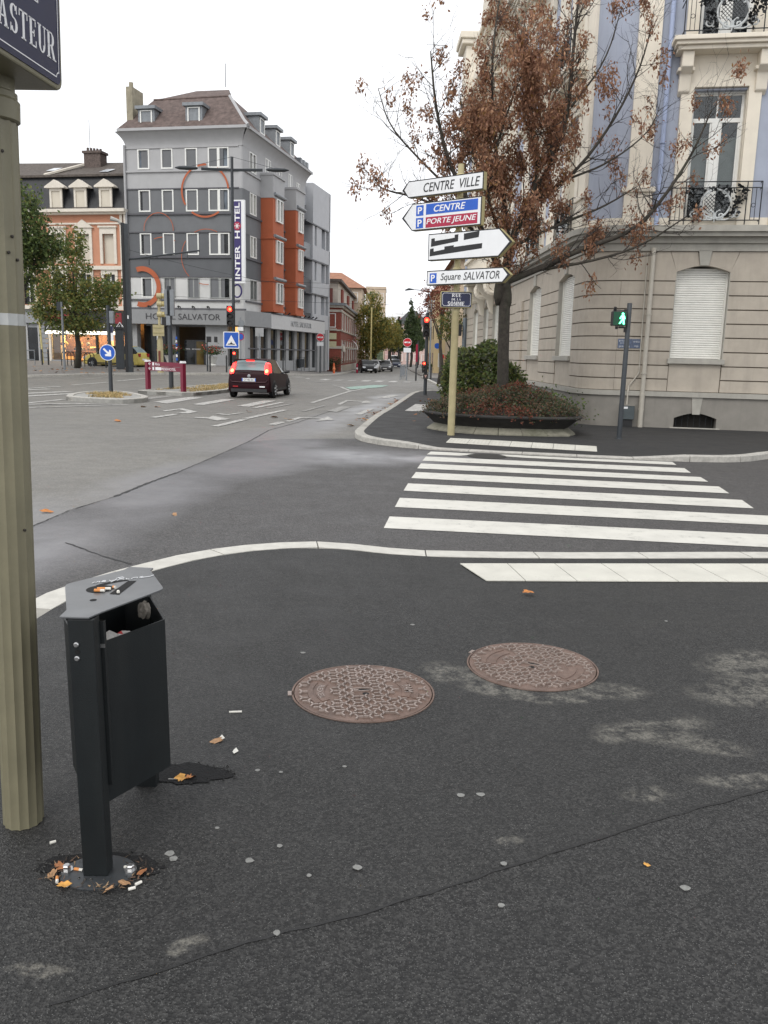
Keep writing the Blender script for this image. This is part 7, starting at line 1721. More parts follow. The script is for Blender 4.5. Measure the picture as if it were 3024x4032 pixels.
def car(name, label, loc, rz, L, W, H, paintm, profile=HATCH, brake=False, gr=None, rear_detail=True, sc_=1., glass_r=None, plate=''):
    o = thing(name, label, 'car', loc, rz, gr); hw = W / 2; kz = H / 1.49; rings = []
    for (t, zl, zb, zr, ws, wb, wr) in profile:
        x = -L / 2 + t * L; zb *= kz; zr *= kz; zm = zl + (zb - zl) * .55
        half = [(0, zl), (hw * ws * .9, zl), (hw * ws, zl + .06), (hw * min(1, ws * 1.0), zm), (hw * wb, zb), (hw * (wb * .35 + wr * .65), zb + (zr - zb) * .6), (hw * wr, zr - .03 * min(1, (zr - zb) * 4)), (hw * wr * .6, zr), (0, zr + .004)]
        rings.append([(x, y, z) for y, z in half] + [(x, -y, z) for y, z in half[-2:0:-1]])
    n_ = len(rings[0]); k = len(rings); T_ = [p[0] for p in profile]
    body, gsl, gsr, gfront, grear = MB(), MB(), MB(), MB(), MB()
    for m_ in (body, gsl, gsr, gfront, grear): m_.v = [v for r_ in rings for v in r_]
    for i in range(k - 1):
        for j in range(n_):
            f = (i * n_ + j, i * n_ + (j + 1) % n_, (i + 1) * n_ + (j + 1) % n_, (i + 1) * n_ + j); tgt = body
            t = (T_[i] + T_[i + 1]) / 2; top = j in (6, 7, 8, 9); side = j in (4, 5, 10, 11)
            if side and .06 < t < .7 and profile[i][3] - profile[i][2] > .07: tgt = gsl if j < 8 else gsr
            if side and .13 < t < .2: tgt = body
            if top and .035 < t < .135: tgt = grear
            if top and .58 < t < .735: tgt = gfront
            tgt.f.append(f); tgt.mi.append(0)
    body.f += [tuple(range(n_))[::-1], tuple(range((k - 1) * n_, k * n_))]; body.mi += [0, 0]
    b_ = body.obj('body', paintm, o, auto=40); gsl.obj('side_window', G_car, o, auto=40); gsr.obj('side_window', G_car, o, auto=40); gfront.obj('windscreen', G_car, o, auto=40); grear.obj('rear_window', glass_r or G_carr, o, auto=40)
    wr_ = .31; wx = (-L / 2 + .17 * L, -L / 2 + .805 * L)
    for x in wx:
        for sg in (-1, 1):
            y = sg * hw
            mb = MB(); mb.lathe([(wr_ + .06, 0), (wr_ + .055, .03 * sg)], 24, (x, wr_ + .02), 'y'); mb.obj('wheel_arch', M_plast, o, lambda a, n, z, y=y, sg=sg: (a, y - sg * .02 + n, z))
            mb = MB(); mb.lathe([(wr_ * .7, -.2 * sg), (wr_ * .97, -.19 * sg), (wr_, -.15 * sg), (wr_, -.03 * sg), (wr_ * .96, .0), (wr_ * .7, .012 * sg)], 28, (x, wr_), 'y'); wh = mb.obj('wheel', M_tyre, o, lambda a, n, z, y=y, sg=sg: (a, y + sg * .035 + n, z), auto=35)
            mb = MB(); mb.lathe([(wr_ * .68, 0), (wr_ * .66, .01 * sg), (wr_ * .6, -.03 * sg)], 24, (x, wr_), 'y')
            for q in range(7): a = q * 2 * math.pi / 7; mb.tube([(x, .0, wr_), (x + wr_ * .62 * math.cos(a), .012 * sg, wr_ + wr_ * .62 * math.sin(a))], .03, 5)
            mb.obj('rim', M_rim, wh, lambda a, n, z, y=y, sg=sg: (a, y + sg * .04 + n, z))
    for sg in (-1, 1):
        mb = MB(); mb.tube([(L * .16, sg * hw * .93, .95 * kz), (L * .17, sg * (hw + .05), .97 * kz), (L * .175, sg * (hw + .17), .99 * kz)], [.035, .06, .05], 8); mb.obj('wing_mirror', M_plast if not brake else M_plast, o)
        mb = MB(); mb.prism([(L / 2 - .2, .6), (L / 2 - .04, .58), (L / 2 - .12, .72), (L / 2 - .42, .78)], sg * hw * .55, sg * hw * .9, 'y'); mb.obj('headlight', mat('headlight_clear', (.5, .52, .55), .1), o)
        mb = MB(); mb.box(-L * .32, L * .28, sg * hw - .01, sg * hw + .006, .28, .36); mb.obj('side_sill', M_plast, o)
    mb = MB(); mb.box(L / 2 - .06, L / 2 + .01, -.45, .45, .42, .56); mb.obj('grille', M_plast, o)
    if plate or rear_detail:
        mb = MB(); mb.box(-L / 2 - .012, -L / 2 + .03, -.27, .27, .64 if brake else .55, .76 if brake else .66); pl2 = mb.obj('number_plate', M_swhite, o)
        mb = MB(); mb.box(L / 2 - .01, L / 2 + .015, -.26, .26, .33, .44); mb.obj('number_plate', M_swhite, o)
    return o
M_bur = carpaint('paint_burgundy', (.02, .0035, .0065), .4); M_yelc = carpaint('paint_yellow', (.52, .42, .11)); M_blk = carpaint('paint_black', (.012, .013, .014)); M_sil = carpaint('paint_silver', (.4, .41, .42)); M_whc = carpaint('paint_white', (.7, .7, .7)); M_nav = carpaint('paint_navy', (.015, .02, .045)); M_gryc = carpaint('paint_grey', (.1, .105, .11))
M_bur.node_tree.nodes['Principled BSDF'].inputs['Coat Weight'].default_value = .03; M_bur.node_tree.nodes['Principled BSDF'].inputs['Specular IOR Level'].default_value = .12
# burgundy hatchback, brake lights on
PX, PY, PA = -5.1, 34.0, math.atan2(1, .09)
pu = car('hatchback', 'burgundy hatchback with lit brake lights waiting beside the island', (PX, PY, 0), PA, 4.03, 1.687, 1.49, M_bur, brake=True, plate='x'); L2 = 4.03 / 2
E_brk = emis('brake_red', (1., .015, .01), 1.6); E_brkc = emis('brake_core', (1., .3, .08), 5.); M_tail = mat('tail_red', (.3, .01, .012), .2)
TR = lambda s, n, z: (-L2 + .0 - n, -s, z)       # rear face: s to the right seen from behind
for sg in (-1, 1):
    mb = MB(); P = [(.60, .93), (.74, .90), (.765, 1.02), (.69, 1.30), (.60, 1.36), (.565, 1.2)]
    mb.add([(-L2 + .055 + (z - .9) * .62 - .03, -sg * s, z) for s, z in P] + [(-L2 + .4 + (z - .9) * .5, -sg * (s + .03), z) for s, z in P], [tuple(range(6)), (0, 1, 7, 6), (1, 2, 8, 7), (2, 3, 9, 8), (3, 4, 10, 9), (4, 5, 11, 10), (5, 0, 6, 11)])
    mb.obj('tail_light', E_brk, pu)
    mb = MB(); mb.lathe([(.06, 0), (.05, .015)], 14, (sg * .67, 1.04), 'y'); mb.obj('brake_bulb', E_brkc, pu, lambda s, n, z: (-L2 + .055 + (z - .9) * .62 - .045 - n, -s, z))
    mb = MB(); mb.box(sg * .52 - .1, sg * .52 + .1, .0, .02, .42, .47); mb.obj('rear_fog_light' if sg < 0 else 'reversing_light', M_tail if sg < 0 else M_swhite, pu, TR)
mb = MB(); mb.prism(rrect(-.16, .16, 1.385, 1.435, .015), -.42, -.2, 'y'); mb.obj('high_brake_light', E_brk, pu, lambda s, n, z: (-L2 + .22 - (n + .2) * .4, -s, z + .01))
mb = MB(); mb.box(-.62, .62, .0, .03, 1.43, 1.47); mb.obj('roof_spoiler', M_bur, pu, lambda s, n, z: (-L2 + .34 - n * 3, -s, z), bevel=.01)
mb = MB(); mb.tube([(-.02, .0, .99), (-.3, .02, 1.0), (-.55, .0, 1.0)], .016, 5); mb.obj('rear_wiper', M_plast, pu, lambda s, n, z: (-L2 + .1 - n, -s - .1, z))
mb = MB(); mb.lathe([(.07, 0), (.06, .015), (.03, .02)], 18, (0, .84), 'y'); mb.obj('round_badge', M_rim, pu, TR if 0 else (lambda s, n, z: (-L2 + .03 - n, -s, z)))
mb = MB(); mb.tube([(-.72, .01, .69), (-.66, .02, .62), (0, .03, .595), (.66, .02, .62), (.72, .01, .69)], .02, 6); mb.obj('bumper_crease', carpaint('paint_burgundy_light', (.05, .014, .02)), pu, lambda s, n, z: (-L2 + .012 - n, -s, z))
mb = MB(); mb.box(-.7, .7, -.1, .012, .24, .36); mb.obj('lower_valance', M_plast, pu, TR)
mb = MB(); mb.box(-.27, -.235, .0, .003, .645, .755); mb.obj('plate_band', M_blue, pu, lambda s, n, z: (-L2 - .0125 - n, -s, z)); mb = MB(); mb.box(.235, .27, .0, .003, .645, .755); mb.obj('plate_band', M_blue, pu, lambda s, n, z: (-L2 - .0125 - n, -s, z))
text('plate_lettering', 'CV 403 EX', M_black, pu, lambda s, n, z: (-L2 - .0125 - n, -s, z), -.19, .19, .665, .74, .0)
mb = MB(); mb.tube([(.1, 0, 1.49), (-.25, 0, 1.72)], .007, 4); mb.obj('antenna', M_plast, pu, lambda a, b, c: (a - 1.2, b, c - .02))
for sg in (-1, 1):
    mb = MB(); mb.prism(rrect(sg * .4 - .16, sg * .4 + .16, .95, 1.3, .05), 0, .1, 'y'); mb.obj('seat_back', mat('seat_grey', (.25, .28, .28), .9), pu, lambda s, n, z: (-L2 + 1.0 + n, -s, z))
# yellow hatchback before the hotel
yc = car('hatchback', 'metallic yellow hatchback parked before the hotel', (-18.6, 57.6, .42), math.atan2(1.68, -2.83) if 0 else math.pi - .53 + .35, 4.2, 1.75, 1.5, M_yelc)
for sg in (-1, 1): mb = MB(); mb.box(-2.1, -1.9, sg * .62 - .12, sg * .62 + .12, .78, 1.0); mb.obj('tail_light', M_tail, yc)
# parked cars along the far street (seen from the front)
AW = math.radians(-92)
def far(name, label, x, y, pm, H=1.46, L=4.2, W=1.74, yaw=AW): return car(name, label, (x, y, g(x, y)), yaw, L, W, H, pm, gr='cars parked along the far street')
far('parked_car', 'black estate car at the head of the parked row', -2.35, 94.5, M_blk, yaw=math.radians(-78)); far('parked_car', 'silver car second in the parked row', -1.75, 103, M_sil); far('parked_car', 'white car third in the parked row', -1.35, 112, M_whc); far('parked_car', 'dark grey car standing beside the white one', -.25, 110.5, M_gryc)
far('moving_car', 'navy car coming along the far street', 1.35, 137, M_nav, 1.5); far('white_van', 'white van behind the navy car', 1.05, 150, M_whc, 2.1, 5, 1.95)

# ------------------------------------------------------------------ street furniture around the hotel
def post(o, h, r_, m=M_anth, n=14, nm='pole'): mb = MB(); mb.lathe([(r_ * 1.15, 0), (r_, .1), (r_ * .85, h)], n); return mb.obj(nm, m, o, auto=40)
# blue arrow post
ar = thing('arrow_sign_post', 'dark post with round blue keep right arrow sign on the island', 'sign post', (-10.5, 31.8, .13)); post(ar, 3.2, .075)
mb = MB(); mb.lathe([(.3, .08), (.3, .1)], 32, (-.05, 1.47), 'y'); dsc = mb.obj('sign_disc', M_swhite, ar, Tn); mb = MB(); mb.lathe([(.275, .1), (.275, .104)], 32, (-.05, 1.47), 'y'); mb.obj('blue_disc', M_blue, dsc, Tn)
mb = MB(); c_ = Vector((-.05, 1.47)); d = Vector((.707, -.707)); q = Vector((.707, .707))
P = lambda a, b: tuple(c_ + d * a + q * b)
mb.prism([P(-.2, .035), P(-.2, -.035), P(.03, -.035), P(-.02, -.12), P(.05, -.12) if 0 else P(.04, -.15), P(.2, 0), P(.04, .15), P(-.02, .12) if 0 else P(-.02, .13), P(.03, .035)], .104, .108, 'y'); mb.obj('white_arrow', M_lwhite, dsc, Tn)
mb = MB(); mb.prism(rrect(.06, .2, 2.55, 3.0, .02), -.1, .08, 'y'); mb.obj('signal_box', M_zinc, ar, Tn); mb = MB(); mb.lathe([(.05, 3.0), (.06, 3.1)], 10, (.1, 0)); mb.obj('cap', M_sig, ar)
mb = MB(); mb.box(.08, .17, 0, .03, 1.9, 2.4); fl_ = mb.obj('route_flag', M_lwhite, ar, Tn); mb = MB(); mb.box(.08, .17, .03, .033, 2.2, 2.45); mb.obj('flag_blue', M_navy, fl_, Tn)
# maroon hotel direction board
rb = thing('direction_board', 'maroon two post direction board with white arrows on the second island', 'sign board', (-8.9, 33.6, .13), math.atan2(-1.5, 1.82)); M_mar = mat('maroon_paint', (.17, .012, .035), .4, var=.08)
HWB = 1.17
for sx in (-HWB, HWB): mb = MB(); mb.box(sx - .085, sx + .085, -.08, .08, 0, 1.12); pp_ = mb.obj('board_post', M_mar, rb, bevel=.01); mb = MB(); mb.prism([(sx - .1, 1.12), (sx + .1, 1.12), (sx + .06, 1.2), (sx - .06, 1.2)], -.09, .09, 'y'); mb.obj('post_cap', M_swhite, pp_)
for z0, z1 in ((.96, 1.13), (.78, .945)):
    mb = MB(); mb.box(-HWB + .09, HWB - .09, -.03, .03, z0, z1); bb = mb.obj('board', M_mar, rb)
    mb = MB(); zc = (z0 + z1) / 2; mb.tube([(-.98, -.035, zc + .05), (-1.05, -.035, zc), (-.98, -.035, zc - .05)], .012, 4); mb.tube([(-1.05, -.035, zc), (-.9, -.035, zc)], .012, 4); mb.obj('arrow', M_lwhite, bb)
    mb = MB(); mb.box(-.8, -.68, -.034, -.03, zc - .06, zc + .06); mb.obj('pictogram', M_swhite, bb)
    if z0 < .9: mb = MB(); mb.box(-.6, -.2, -.034, -.03, zc - .06, zc + .06); mb.obj('white_patch', M_swhite, bb); text('lettering', 'RESIDHOTEL', M_lwhite, bb, lambda s, n, z: (s, -.03 - n, z), -.17, .75, zc - .05, zc + .05, .0)
    else: text('lettering', 'Ibis', M_lwhite, bb, lambda s, n, z: (s, -.03 - n, z), -.6, -.3, zc - .05, zc + .05, .0)
# mast with grey signal backs
ms = thing('signal_mast', 'dark mast with tall grey signal backs behind the maroon board', 'signal mast', (-9.1, 35.3, .13)); post(ms, 4.2, .1)
for a, b, z0, z1 in ((-.16, -.04, 3.05, 4.05), (.07, .24, 3.0, 4.05)): mb = MB(); mb.prism(rrect(a, b, z0, z1, .03), .05, .2, 'y'); mb.obj('signal_back', M_zinc, ms, Tn, bevel=.01)
mb = MB(); mb.box(-.1, .06, .1, .2, 2.62, 3.0); mb.obj('control_box', mat('control_grey', (.22, .24, .26), .5), ms, Tn); mb = MB(); mb.box(-.3, -.08, -.05, .1, 2.62, 2.95); mb.obj('signal_back', M_sig, ms, Tn)
# cream old signal seen from the side
cs_ = thing('cream_signal_post', 'cream tram signal post with three round lamp hoods and square sign back', 'signal mast', (-13.5, 50, .36)); mb = MB(); mb.lathe([(.19, 0), (.17, 1.9), (.12, 2.1), (.08, 2.3), (.08, 4.3)], 14); mb.obj('pole', M_cream, cs_, auto=40)
for z in (2.55 + .85, 4.0, 4.45): mb = MB(); mb.cyl((-.1, 0, z), (.18, 0, z), .17, n=14); mb.obj('lamp_hood', M_cream, cs_); 
for z in (3.4, 4.0, 4.45): mb = MB(); mb.cyl((.18, 0, z), (.32, 0, z), .14, .16, n=14); mb.obj('lamp_visor', mat('visor_gold', (.4, .33, .14), .4), cs_)
mb = MB(); mb.box(-.33, .33, -.28, -.22, 2.15, 2.8); sb_ = mb.obj('square_sign', M_cream, cs_); mb = MB(); mb.box(-.3, .3, -.3, -.28, 2.3, 2.36); mb.box(-.3, .3, -.3, -.28, 2.6, 2.66); mb.obj('sign_rail', M_creamside, sb_)
mb = MB(); mb.box(-.06, .06, -.22, -.18, .2, 1.3); mb.obj('rust_strip', mat('rust', (.17, .05, .03), .8), cs_)
# big tram pole with bracket arm, lamp and wires
tm = thing('tram_pole', 'tall black tram pole with bracket arm in front of the hotel corner', 'tram pole', (-15.35, 50, .36)); mb = MB()
mb.box(-.2, -.05, -.15, .15, 0, 8.5); mb.obj('pole', M_sig, tm); mb = MB(); mb.box(-.05, .2, -.12, .12, 0, 8.45); mb.obj('pole_flange', M_anth, tm)
mb = MB(); mb.tube([(0, 0, 6.45), (4.45, -.6, 7.0)], .05, 6); am = mb.obj('bracket_arm', M_anth, tm); mb = MB(); mb.tube([(1.4, -.2, 6.6), (1.4, -.2, 6.15)], .03, 5); mb.tube([(3.7, -.5, 6.9), (3.7, -.5, 6.5)], .03, 5); mb.obj('wire_hanger', M_anth, am)
mb = MB(); mb.tube([(-.1, 0, 8.3), (-.35, -.1, 8.6), (-.75, -.2, 8.7)], [.06, .09, .14], 8); mb.obj('lamp_head', mat('lamp_grey', (.4, .39, .36), .5), tm)
mb = MB(); mb.box(.0, .09, -.13, -.125, 3.1, 3.3); mb.obj('sticker', M_swhite, tm)
# double lamp mast carrying the red signal and the hump sign
lm_ = thing('lamp_mast', 'tall mast with twin street lamps, red signal and blue hump sign', 'street lamp', (-7.3, 40, .13)); post(lm_, 10.3, .08)
for sg, nm in ((-1, 'a'), (1, 'b')):
    mb = MB(); mb.tube([(0, 0, 9.75), (sg * 1.4, 0, 9.78)], .045, 6); mb.tube([(0, 0, 9.7), (sg * 1.4, 0, 9.72)], .03, 5); mb.obj('lamp_arm', M_anth, lm_)
    mb = MB(); mb.lathe([(.04, -.55), (.12, -.45), (.17, -.1), (.14, .3), (.04, .5)], 14); mb.obj('lamp_head', M_anth, lm_, lambda x, y, z, sg=sg: (sg * (1.55 + .55 + z), y, 9.78 + x * .55))
    mb = MB(); mb.tube([(0, 0, 10.3), (sg * 1.9, 0, 9.85)], .01, 4); mb.obj('stay_wire', M_anth, lm_)
signal3(lm_, Tn, -.13, 2.75, 3.7, .32, 0, .08)
mb = MB(); mb.prism(rrect(-.47, .28, 1.74, 2.52, .04), .1, .13, 'y'); hsn = mb.obj('hump_sign', M_swhite, lm_, Tn); mb = MB(); mb.prism(rrect(-.43, .24, 1.78, 2.48, .03), .13, .134, 'y'); mb.obj('blue_panel', M_blue, hsn, Tn)
mb = MB(); mb.prism([(-.36, 1.87), (.17, 1.87), (-.095, 2.36)], .134, .138, 'y'); mb.obj('white_triangle', M_lwhite, hsn, Tn)
mb = MB(); mb.prism([(-.27, 1.92), (.08, 1.92), (.06, 1.96), (-.02, 1.965), (-.06, 2.01), (-.13, 2.01), (-.17, 1.965), (-.25, 1.96)], .138, .141, 'y'); mb.obj('hump_mark', M_black, hsn, Tn); mb = MB(); mb.box(-.11, -.08, .138, .141, 2.01, 2.06); mb.obj('hump_mark', M_black, hsn, Tn)
mb = MB(); mb.prism(rrect(-.06, .14, 1.2, 1.62, .02), .08, .18, 'y'); rp_ = mb.obj('repeater_head', M_sig, lm_, Tn); lens(rp_, Tn, .04, 1.52, .06, .18, E_red, E_redc, False)
# pedestrian light, bollards, racks, posts
gp_ = thing('pedestrian_light', 'small green pedestrian light in front of the hotel pier', 'pedestrian light', (-11.35, 53, .45)); post(gp_, 2.1, .05); mb = MB(); mb.box(-.02, .25, -.1, .08, 1.8, 2.15); h_ = mb.obj('signal_head', M_sig, gp_); mb = MB(); mb.box(.04, .19, .08, .09, 1.85, 2.1); mb.obj('lens', E_green, h_, Tn)
h2 = MB(); h2.box(.45, .65, -.05, .05, 1.8, 2.15); h2.obj('signal_back', M_sig, gp_)
M_bol = mat('bollard_black', (.016, .017, .018), .5)
def bollard(x, y, h, label, r_=.05, z=None, grp='black bollards'):
    o = thing('bollard', label, 'bollard', (x, y, zh(x, y) if z is None else z), 0, grp); mb = MB(); mb.lathe([(r_, 0), (r_, h - .05), (r_ * .5, h)], 10); mb.obj('shaft', M_bol, o, auto=40); mb = MB(); mb.lathe([(r_ * 1.2, h * .82), (r_ * 1.2, h * .86)], 10); mb.obj('collar', M_bol, o)
for x, y, l in ((-23.36, 56.85, 'leftmost black bollard before the grey shopfront'), (-23.0, 57.0, 'second black bollard before the grey shopfront'), (-18.32, 54.7, 'black bollard in front of the yellow car'), (-11.1, 52.6, 'black bollard before the light grey hotel pier'), (-10.05, 52.5, 'black bollard beside the burgundy car, hotel side'), (-7.7, 62, 'black bollard at the side of the hotel shopfront')): bollard(x, y, 1.05, l)
for x, y in ((-21.62, 56.6), (-21.45, 56.7), (-21.3, 56.8), (-19.95, 55.6), (-19.75, 55.7)):
    o = thing('bicycle_rack', 'dark bicycle rack hoop near the bakery window', 'bicycle rack', (x, y, zh(x, y)), .9, 'bicycle racks by the bakery'); mb = MB(); mb.tube([(-.35, 0, 0), (-.35, 0, .75), (-.25, 0, .9), (.25, 0, .9), (.35, 0, .75), (.35, 0, 0)], .03, 7); mb.obj('hoop', M_bol, o); mb = MB(); mb.tube([(-.35, 0, .4), (.35, 0, .4)], .02, 6); mb.obj('crossbar', M_bol, o)
tp_ = thing('sign_pole', 'thin grey pole in front of the bakery tree', 'pole', (-19.64, 51.08, .4)); post(tp_, 4.0, .07, M_zinc); mb = MB(); mb.box(-.3, .06, -.03, .03, 3.5, 4.0); mb.obj('sign_back', M_anth, tp_)
yp = thing('lamp_post', 'slim pale yellow post before the grey shopfront', 'pole', (-24.4, 59.5, .58), 0, tilt=(0, -.03)); post(yp, 4.6, .07, mat('yellow_post', (.5, .44, .2), .6))
pl3 = thing('advert_column', 'short dark pillar beside the yellow car', 'pillar', (-16.9, 53.2, .45)); mb = MB(); mb.box(-.24, .24, -.15, .15, 0, 2.45); mb.obj('pillar', M_anth, pl3, bevel=.02); mb = MB(); mb.box(-.3, .3, -.2, .2, 2.45, 2.6); mb.obj('cap', M_sig, pl3)
th_ = thing('thin_post', 'thin dark post at the right of the yellow car with a white notice', 'pole', (-14.6, 53, .42)); post(th_, 2.6, .06); mb = MB(); mb.box(.1, .35, -.02, .02, 1.9, 2.25); mb.obj('notice', M_swhite, th_)
M_pot = mat('pot_white', (.55, .55, .52), .7, var=.1, scale=8); M_flw = mat('flower_red', (.5, .05, .03), .6)
for x, y, l in ((-12.9, 62.0, 'flower pot with red blooms right of the hotel entrance'), (-16.2, 62.6, 'flower pot with red blooms left of the hotel entrance')):
    o = thing('flower_pot', l, 'flower pot', (x, y, .55)); mb = MB(); mb.lathe([(.22, 0), (.28, .12), (.2, .2), (.38, .7), (.42, .75)], 16); mb.obj('pot', M_pot, o, auto=40); leafcloud('foliage', [F_dk, F_mid], [3, 1], [(R.gauss(0, .35), R.gauss(0, .3), .9 + abs(R.gauss(0, .3))) for _ in range(500)], .14, o, .6, seed=5); leafcloud('blooms', [M_flw], [1], [(R.gauss(0, .35), R.gauss(0, .3), 1.3 + R.gauss(0, .12)) for _ in range(90)], .12, o, .9, seed=6)
rk = thing('street_railing', 'low grey pedestrian railing before the grey shopfront', 'railing', (-26.5, 56, .52)); mb = MB()
for z in (.35, .95): mb.tube([(-3, 0, z), (3, 0, z)], .03, 6)
mb.obj('rail', M_zinc, rk)
for x in (-3, -1, 1, 3): mb = MB(); mb.tube([(x, 0, 0), (x, 0, 1)], .03, 6); mb.obj('upright', M_zinc, rk)
# no entry signs
def noentry(label, x, y, zc, r_, h, sub_w, polm=M_anth):
    o = thing('no_entry_sign', label, 'road sign', (x, y, g(x, y))); z0 = g(x, y); post(o, h, .05, polm, nm='post')
    mb = MB(); mb.lathe([(r_, .06), (r_, .09)], 28, (0, zc), 'y'); d_ = mb.obj('disc', M_swhite, o, Tn); mb = MB(); mb.lathe([(r_ * .94, .09), (r_ * .94, .094)], 28, (0, zc), 'y'); mb.obj('red_face', mat('noentry_red', (.5, .01, .02), .4), d_, Tn)
    mb = MB(); mb.box(-r_ * .7, r_ * .7, .094, .098, zc - r_ * .17, zc + r_ * .17); mb.obj('white_bar', M_lwhite, d_, Tn); mb = MB(); mb.tube([(-r_ * .25, .1, zc - r_ * .12), (r_ * .1, .1, zc), (r_ * .35, .1, zc + r_ * .1)], .02, 4); mb.obj('sticker_mark', M_black, d_, Tn)
    mb = MB(); mb.box(-sub_w / 2, sub_w / 2, .06, .08, zc - r_ - .42, zc - r_ - .08); mb.obj('sub_plate', M_swhite, o, Tn)
    return o
noentry('no entry sign with white plate in the middle of the far crossing', 1.45, 63.2, 2.8, .32, 3.1, .55, M_zinc); noentry('no entry sign with white plate at the corner of the hotel annex', -6.25, 78, 3.35, .36, 3.7, .62); noentry('small far no entry sign by the yellow house', 6.4, 112, 2.9, .34, 3.2, .5)
for x, y, l in ((2.14, 62.5, 'left of two dark bollards right of the far no entry sign'), (3.3, 63.5, 'right of two dark bollards beyond the traffic light')): bollard(x, y, 1.05, l, .06, g(x, y))
hp = thing('barrier_hoops', 'grey metal pedestrian barrier beside the far no entry sign', 'barrier', (1.3, 64.5, g(1.3, 64.5))); mb = MB()
for i in range(4): x, y = -.3 + i * .16, i * 2.2; mb2 = MB(); mb2.tube([(x, y, 0), (x, y, 1.05)], .03, 6); mb2.obj('upright', M_zinc, hp)
for z in (.25, 1.03): mb2 = MB(); mb2.tube([(-.3, 0, z), (.18, 6.6, z)], .025, 6); mb2.obj('rail', M_zinc, hp)
for i in range(22): t = i / 21; mb.tube([(-.3 + .48 * t, 6.6 * t, .25), (-.3 + .48 * t, 6.6 * t, 1.03)], .01, 4)
mb.obj('barrier_bars', M_zinc, hp)
cn = thing('delineator_post', 'orange plastic delineator post at the hotel corner', 'traffic cone', (-5.0, 78.5, g(-5, 78.5))); M_orp = mat('plastic_orange', (.7, .12, .03), .5)
mb = MB(); mb.lathe([(.28, 0), (.26, .06), (.1, .1), (.1, .35)], 14); mb.obj('base', M_orp, cn); mb = MB(); mb.lathe([(.1, .35), (.15, .55), (.08, .75), (.09, .8)], 14); mb.obj('body', mat('plastic_orange_pale', (.65, .2, .08), .5), cn); mb = MB(); mb.lathe([(.09, .8), (.05, 1.05), (.02, 1.1)], 14); mb.obj('tip', M_orp, cn)
rp2 = thing('striped_post', 'short red and white post at the nose of the black parked car', 'post', (-3.3, 91.5, g(-3.3, 91.5))); mb = MB(); mb.lathe([(.09, 0), (.09, .4)], 10); mb.obj('lower', M_red, rp2); mb = MB(); mb.lathe([(.09, .4), (.09, .6)], 10); mb.obj('white_ring', M_swhite, rp2); mb = MB(); mb.lathe([(.09, .6), (.08, 1.0)], 10); mb.obj('upper', M_red, rp2)
hb = thing('litter_bin', 'dark street bin by the hotel annex kerb', 'litter bin', (-7.9, 76.5, .1)); mb = MB(); mb.lathe([(.28, .3), (.3, 1.05)], 14); mb.obj('bin_body', M_anth, hb); mb = MB(); mb.tube([(-.32, 0, 0), (-.32, 0, 1.2), (.32, 0, 1.2), (.32, 0, 0)], .03, 5); mb.obj('bin_frame', M_anth, hb)
ct = thing('recycling_container', 'green recycling container with advert panel on the far left pavement', 'container', (-1.6, 132, g(-1.6, 132))); mb = MB(); mb.box(-1.0, 1.0, -.6, .6, .2, 1.5); mb.obj('body', mat('container_green', (.04, .2, .06), .5), ct, bevel=.08); mb = MB(); mb.box(-.9, .9, -.66, -.6, 1.2, 2.9); mb.obj('advert_panel', mat('advert_faded', (.2, .27, .17), .6, var=.5, scale=2), ct); mb = MB(); mb.box(-1.05, 1.05, -.7, .1, 2.9, 3.1); mb.obj('panel_roof', M_sig, ct)
ylp = thing('street_lamp', 'pale yellow tram pole at the roots of the willow', 'pole', (-2.0, 100, g(-2, 100))); post(ylp, 7.5, .1, MATS['yellow_post'])
ls = thing('street_lamp', 'slender grey street lamp above the avenue trees', 'street lamp', (2.9, 70, g(2.9, 70)+.1)); mb = MB(); mb.tube([(4.5, 30, 0), (4.5, 30, 6)], .06, 5)
sl = MB(); sl.tube([(.6, 0, 0), (.6, 0, 6.2), (.3, 0, 6.9), (-.3, 0, 7.05), (-1.0, 0, 7.1)], [.07, .05, .04, .035, .03], 6); sl.obj('pole', M_zinc, ls); mb = MB(); mb.tube([(-.9, 0, 7.1), (-1.3, 0, 7.12), (-1.6, 0, 7.02)], [.04, .1, .05], 7); mb.obj('lamp_head', M_anth, ls)
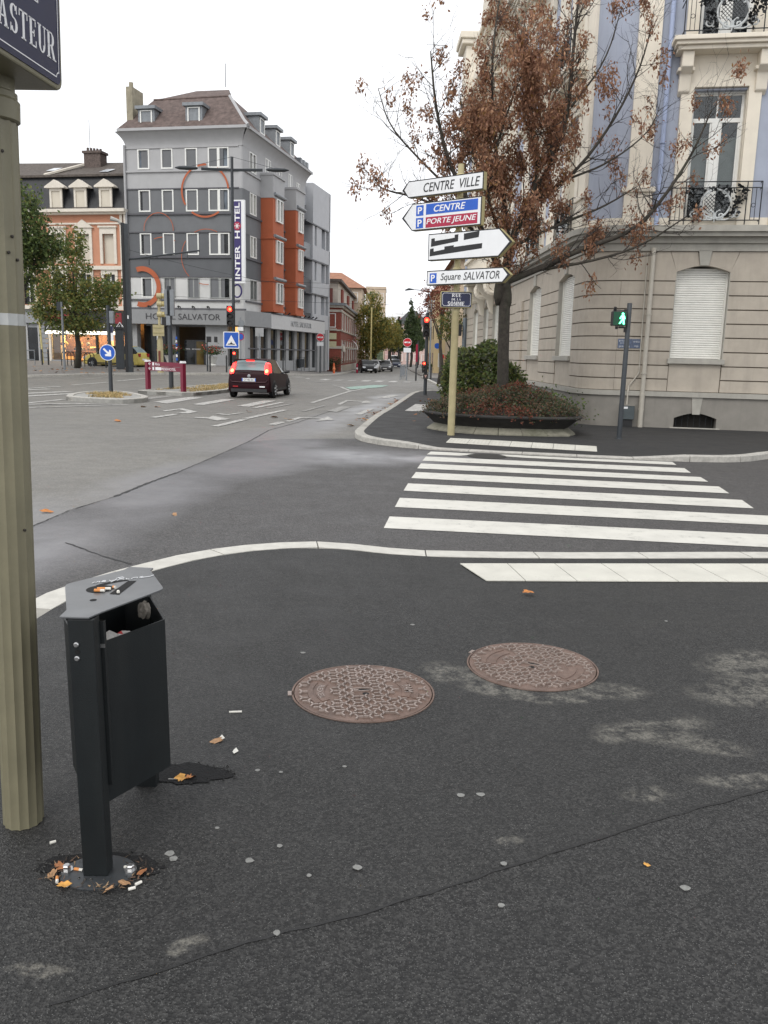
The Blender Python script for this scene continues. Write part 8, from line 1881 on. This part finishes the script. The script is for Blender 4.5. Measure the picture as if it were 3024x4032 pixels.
# people are not visible; far black avenue lamp poles
for i, (x, y) in enumerate([(-1.1, 140), (.15, 150), (.9, 158), (1.9, 150), (3.5, 145), (4.2, 152), (5.0, 140)]):
    o = thing('avenue_pole', 'dark slim pole in the distant avenue', 'pole', (x, y, -.55), 0, 'dark poles in the far avenue'); post(o, 4.6, .12, M_sig)
rsp = thing('signpost', 'cluster of small road signs beside the yellow house', 'sign post', (5.95, 96, -.4)); post(rsp, 4.6, .08, M_zinc); mb = MB(); mb.lathe([(.32, .1), (.32, .13)], 20, (-.35, 3.2), 'y'); mb.obj('blue_sign', M_blue, rsp, Tn); mb = MB(); mb.lathe([(.28, .1), (.28, .13)], 20, (.2, 2.0), 'y'); mb.obj('red_sign', MATS['noentry_red'], rsp, Tn)
ban = thing('banner', 'tall red shop banner in the far avenue', 'banner', (4.4, 128, -.5)); mb = MB(); mb.box(-.15, .15, -.05, .05, 1.2, 3.8); mb.obj('cloth', M_red, ban); mb = MB(); mb.tube([(0, 0, 0), (0, 0, 4)], .04, 5); mb.obj('mast', M_zinc, ban)
pk = thing('parking_sign_post', 'slim post with small parking signs at the hotel side', 'sign post', (-10.2, 58.5, .42)); post(pk, 3.6, .04, M_zinc); mb = MB(); mb.lathe([(.26, .05), (.26, .07)], 20, (0, 2.3), 'y'); a_ = mb.obj('no_parking_disc', M_red, pk, Tn); mb = MB(); mb.lathe([(.2, .07), (.2, .075)], 20, (0, 2.3), 'y'); mb.obj('blue_face', M_blue, a_, Tn); mb = MB(); mb.lathe([(.24, .05), (.24, .07)], 20, (.05, 3.2), 'y'); mb.obj('disc_back', M_zinc, pk, Tn); mb = MB(); mb.box(-.2, .2, .05, .07, 2.7, 2.95); mb.obj('sub_plate', M_swhite, pk, Tn)
nb = thing('notice_board', 'white notice board standing by the hotel shop windows', 'notice board', (-9.2, 60.5, .4)); mb = MB(); mb.box(-.3, .3, -.03, .03, 2.4, 3.0); mb.obj('board', M_colm, nb); post(nb, 2.6, .05, M_zinc)
# overhead wires
def wire(label, a, b, sag, r_=.012):
    P = [Vector(a).lerp(Vector(b), i / 14) + Vector((0, 0, -sag * 4 * (i / 14) * (1 - i / 14))) for i in range(15)]; mb = MB(); mb.tube([tuple(p) for p in P], r_, 4); tag(mb.obj('overhead_wire', M_wroi), label, 'wire')
wire('tram wire from the bracket arm across the lower hotel front', (-40, 47, 6.6), (-3, 53, 6.0), .3); wire('tram wire running just above the hotel fascia', (-40, 44, 5.9), (0, 60, 5.2), .4); wire('span wire between tram pole and hotel annex', (-15.3, 50, 7.4), (-3.5, 80, 7.6), .5)
wire('upper span wire over the far avenue', (-2.0, 100, 6.6), (8, 98, 6.4), .2); wire('lower span wire over the far avenue', (-2.0, 112, 5.1), (8, 96, 4.4), .25); wire('contact wire receding along the avenue', (1, 60, 5.2), (2.5, 190, 4.8), .5)
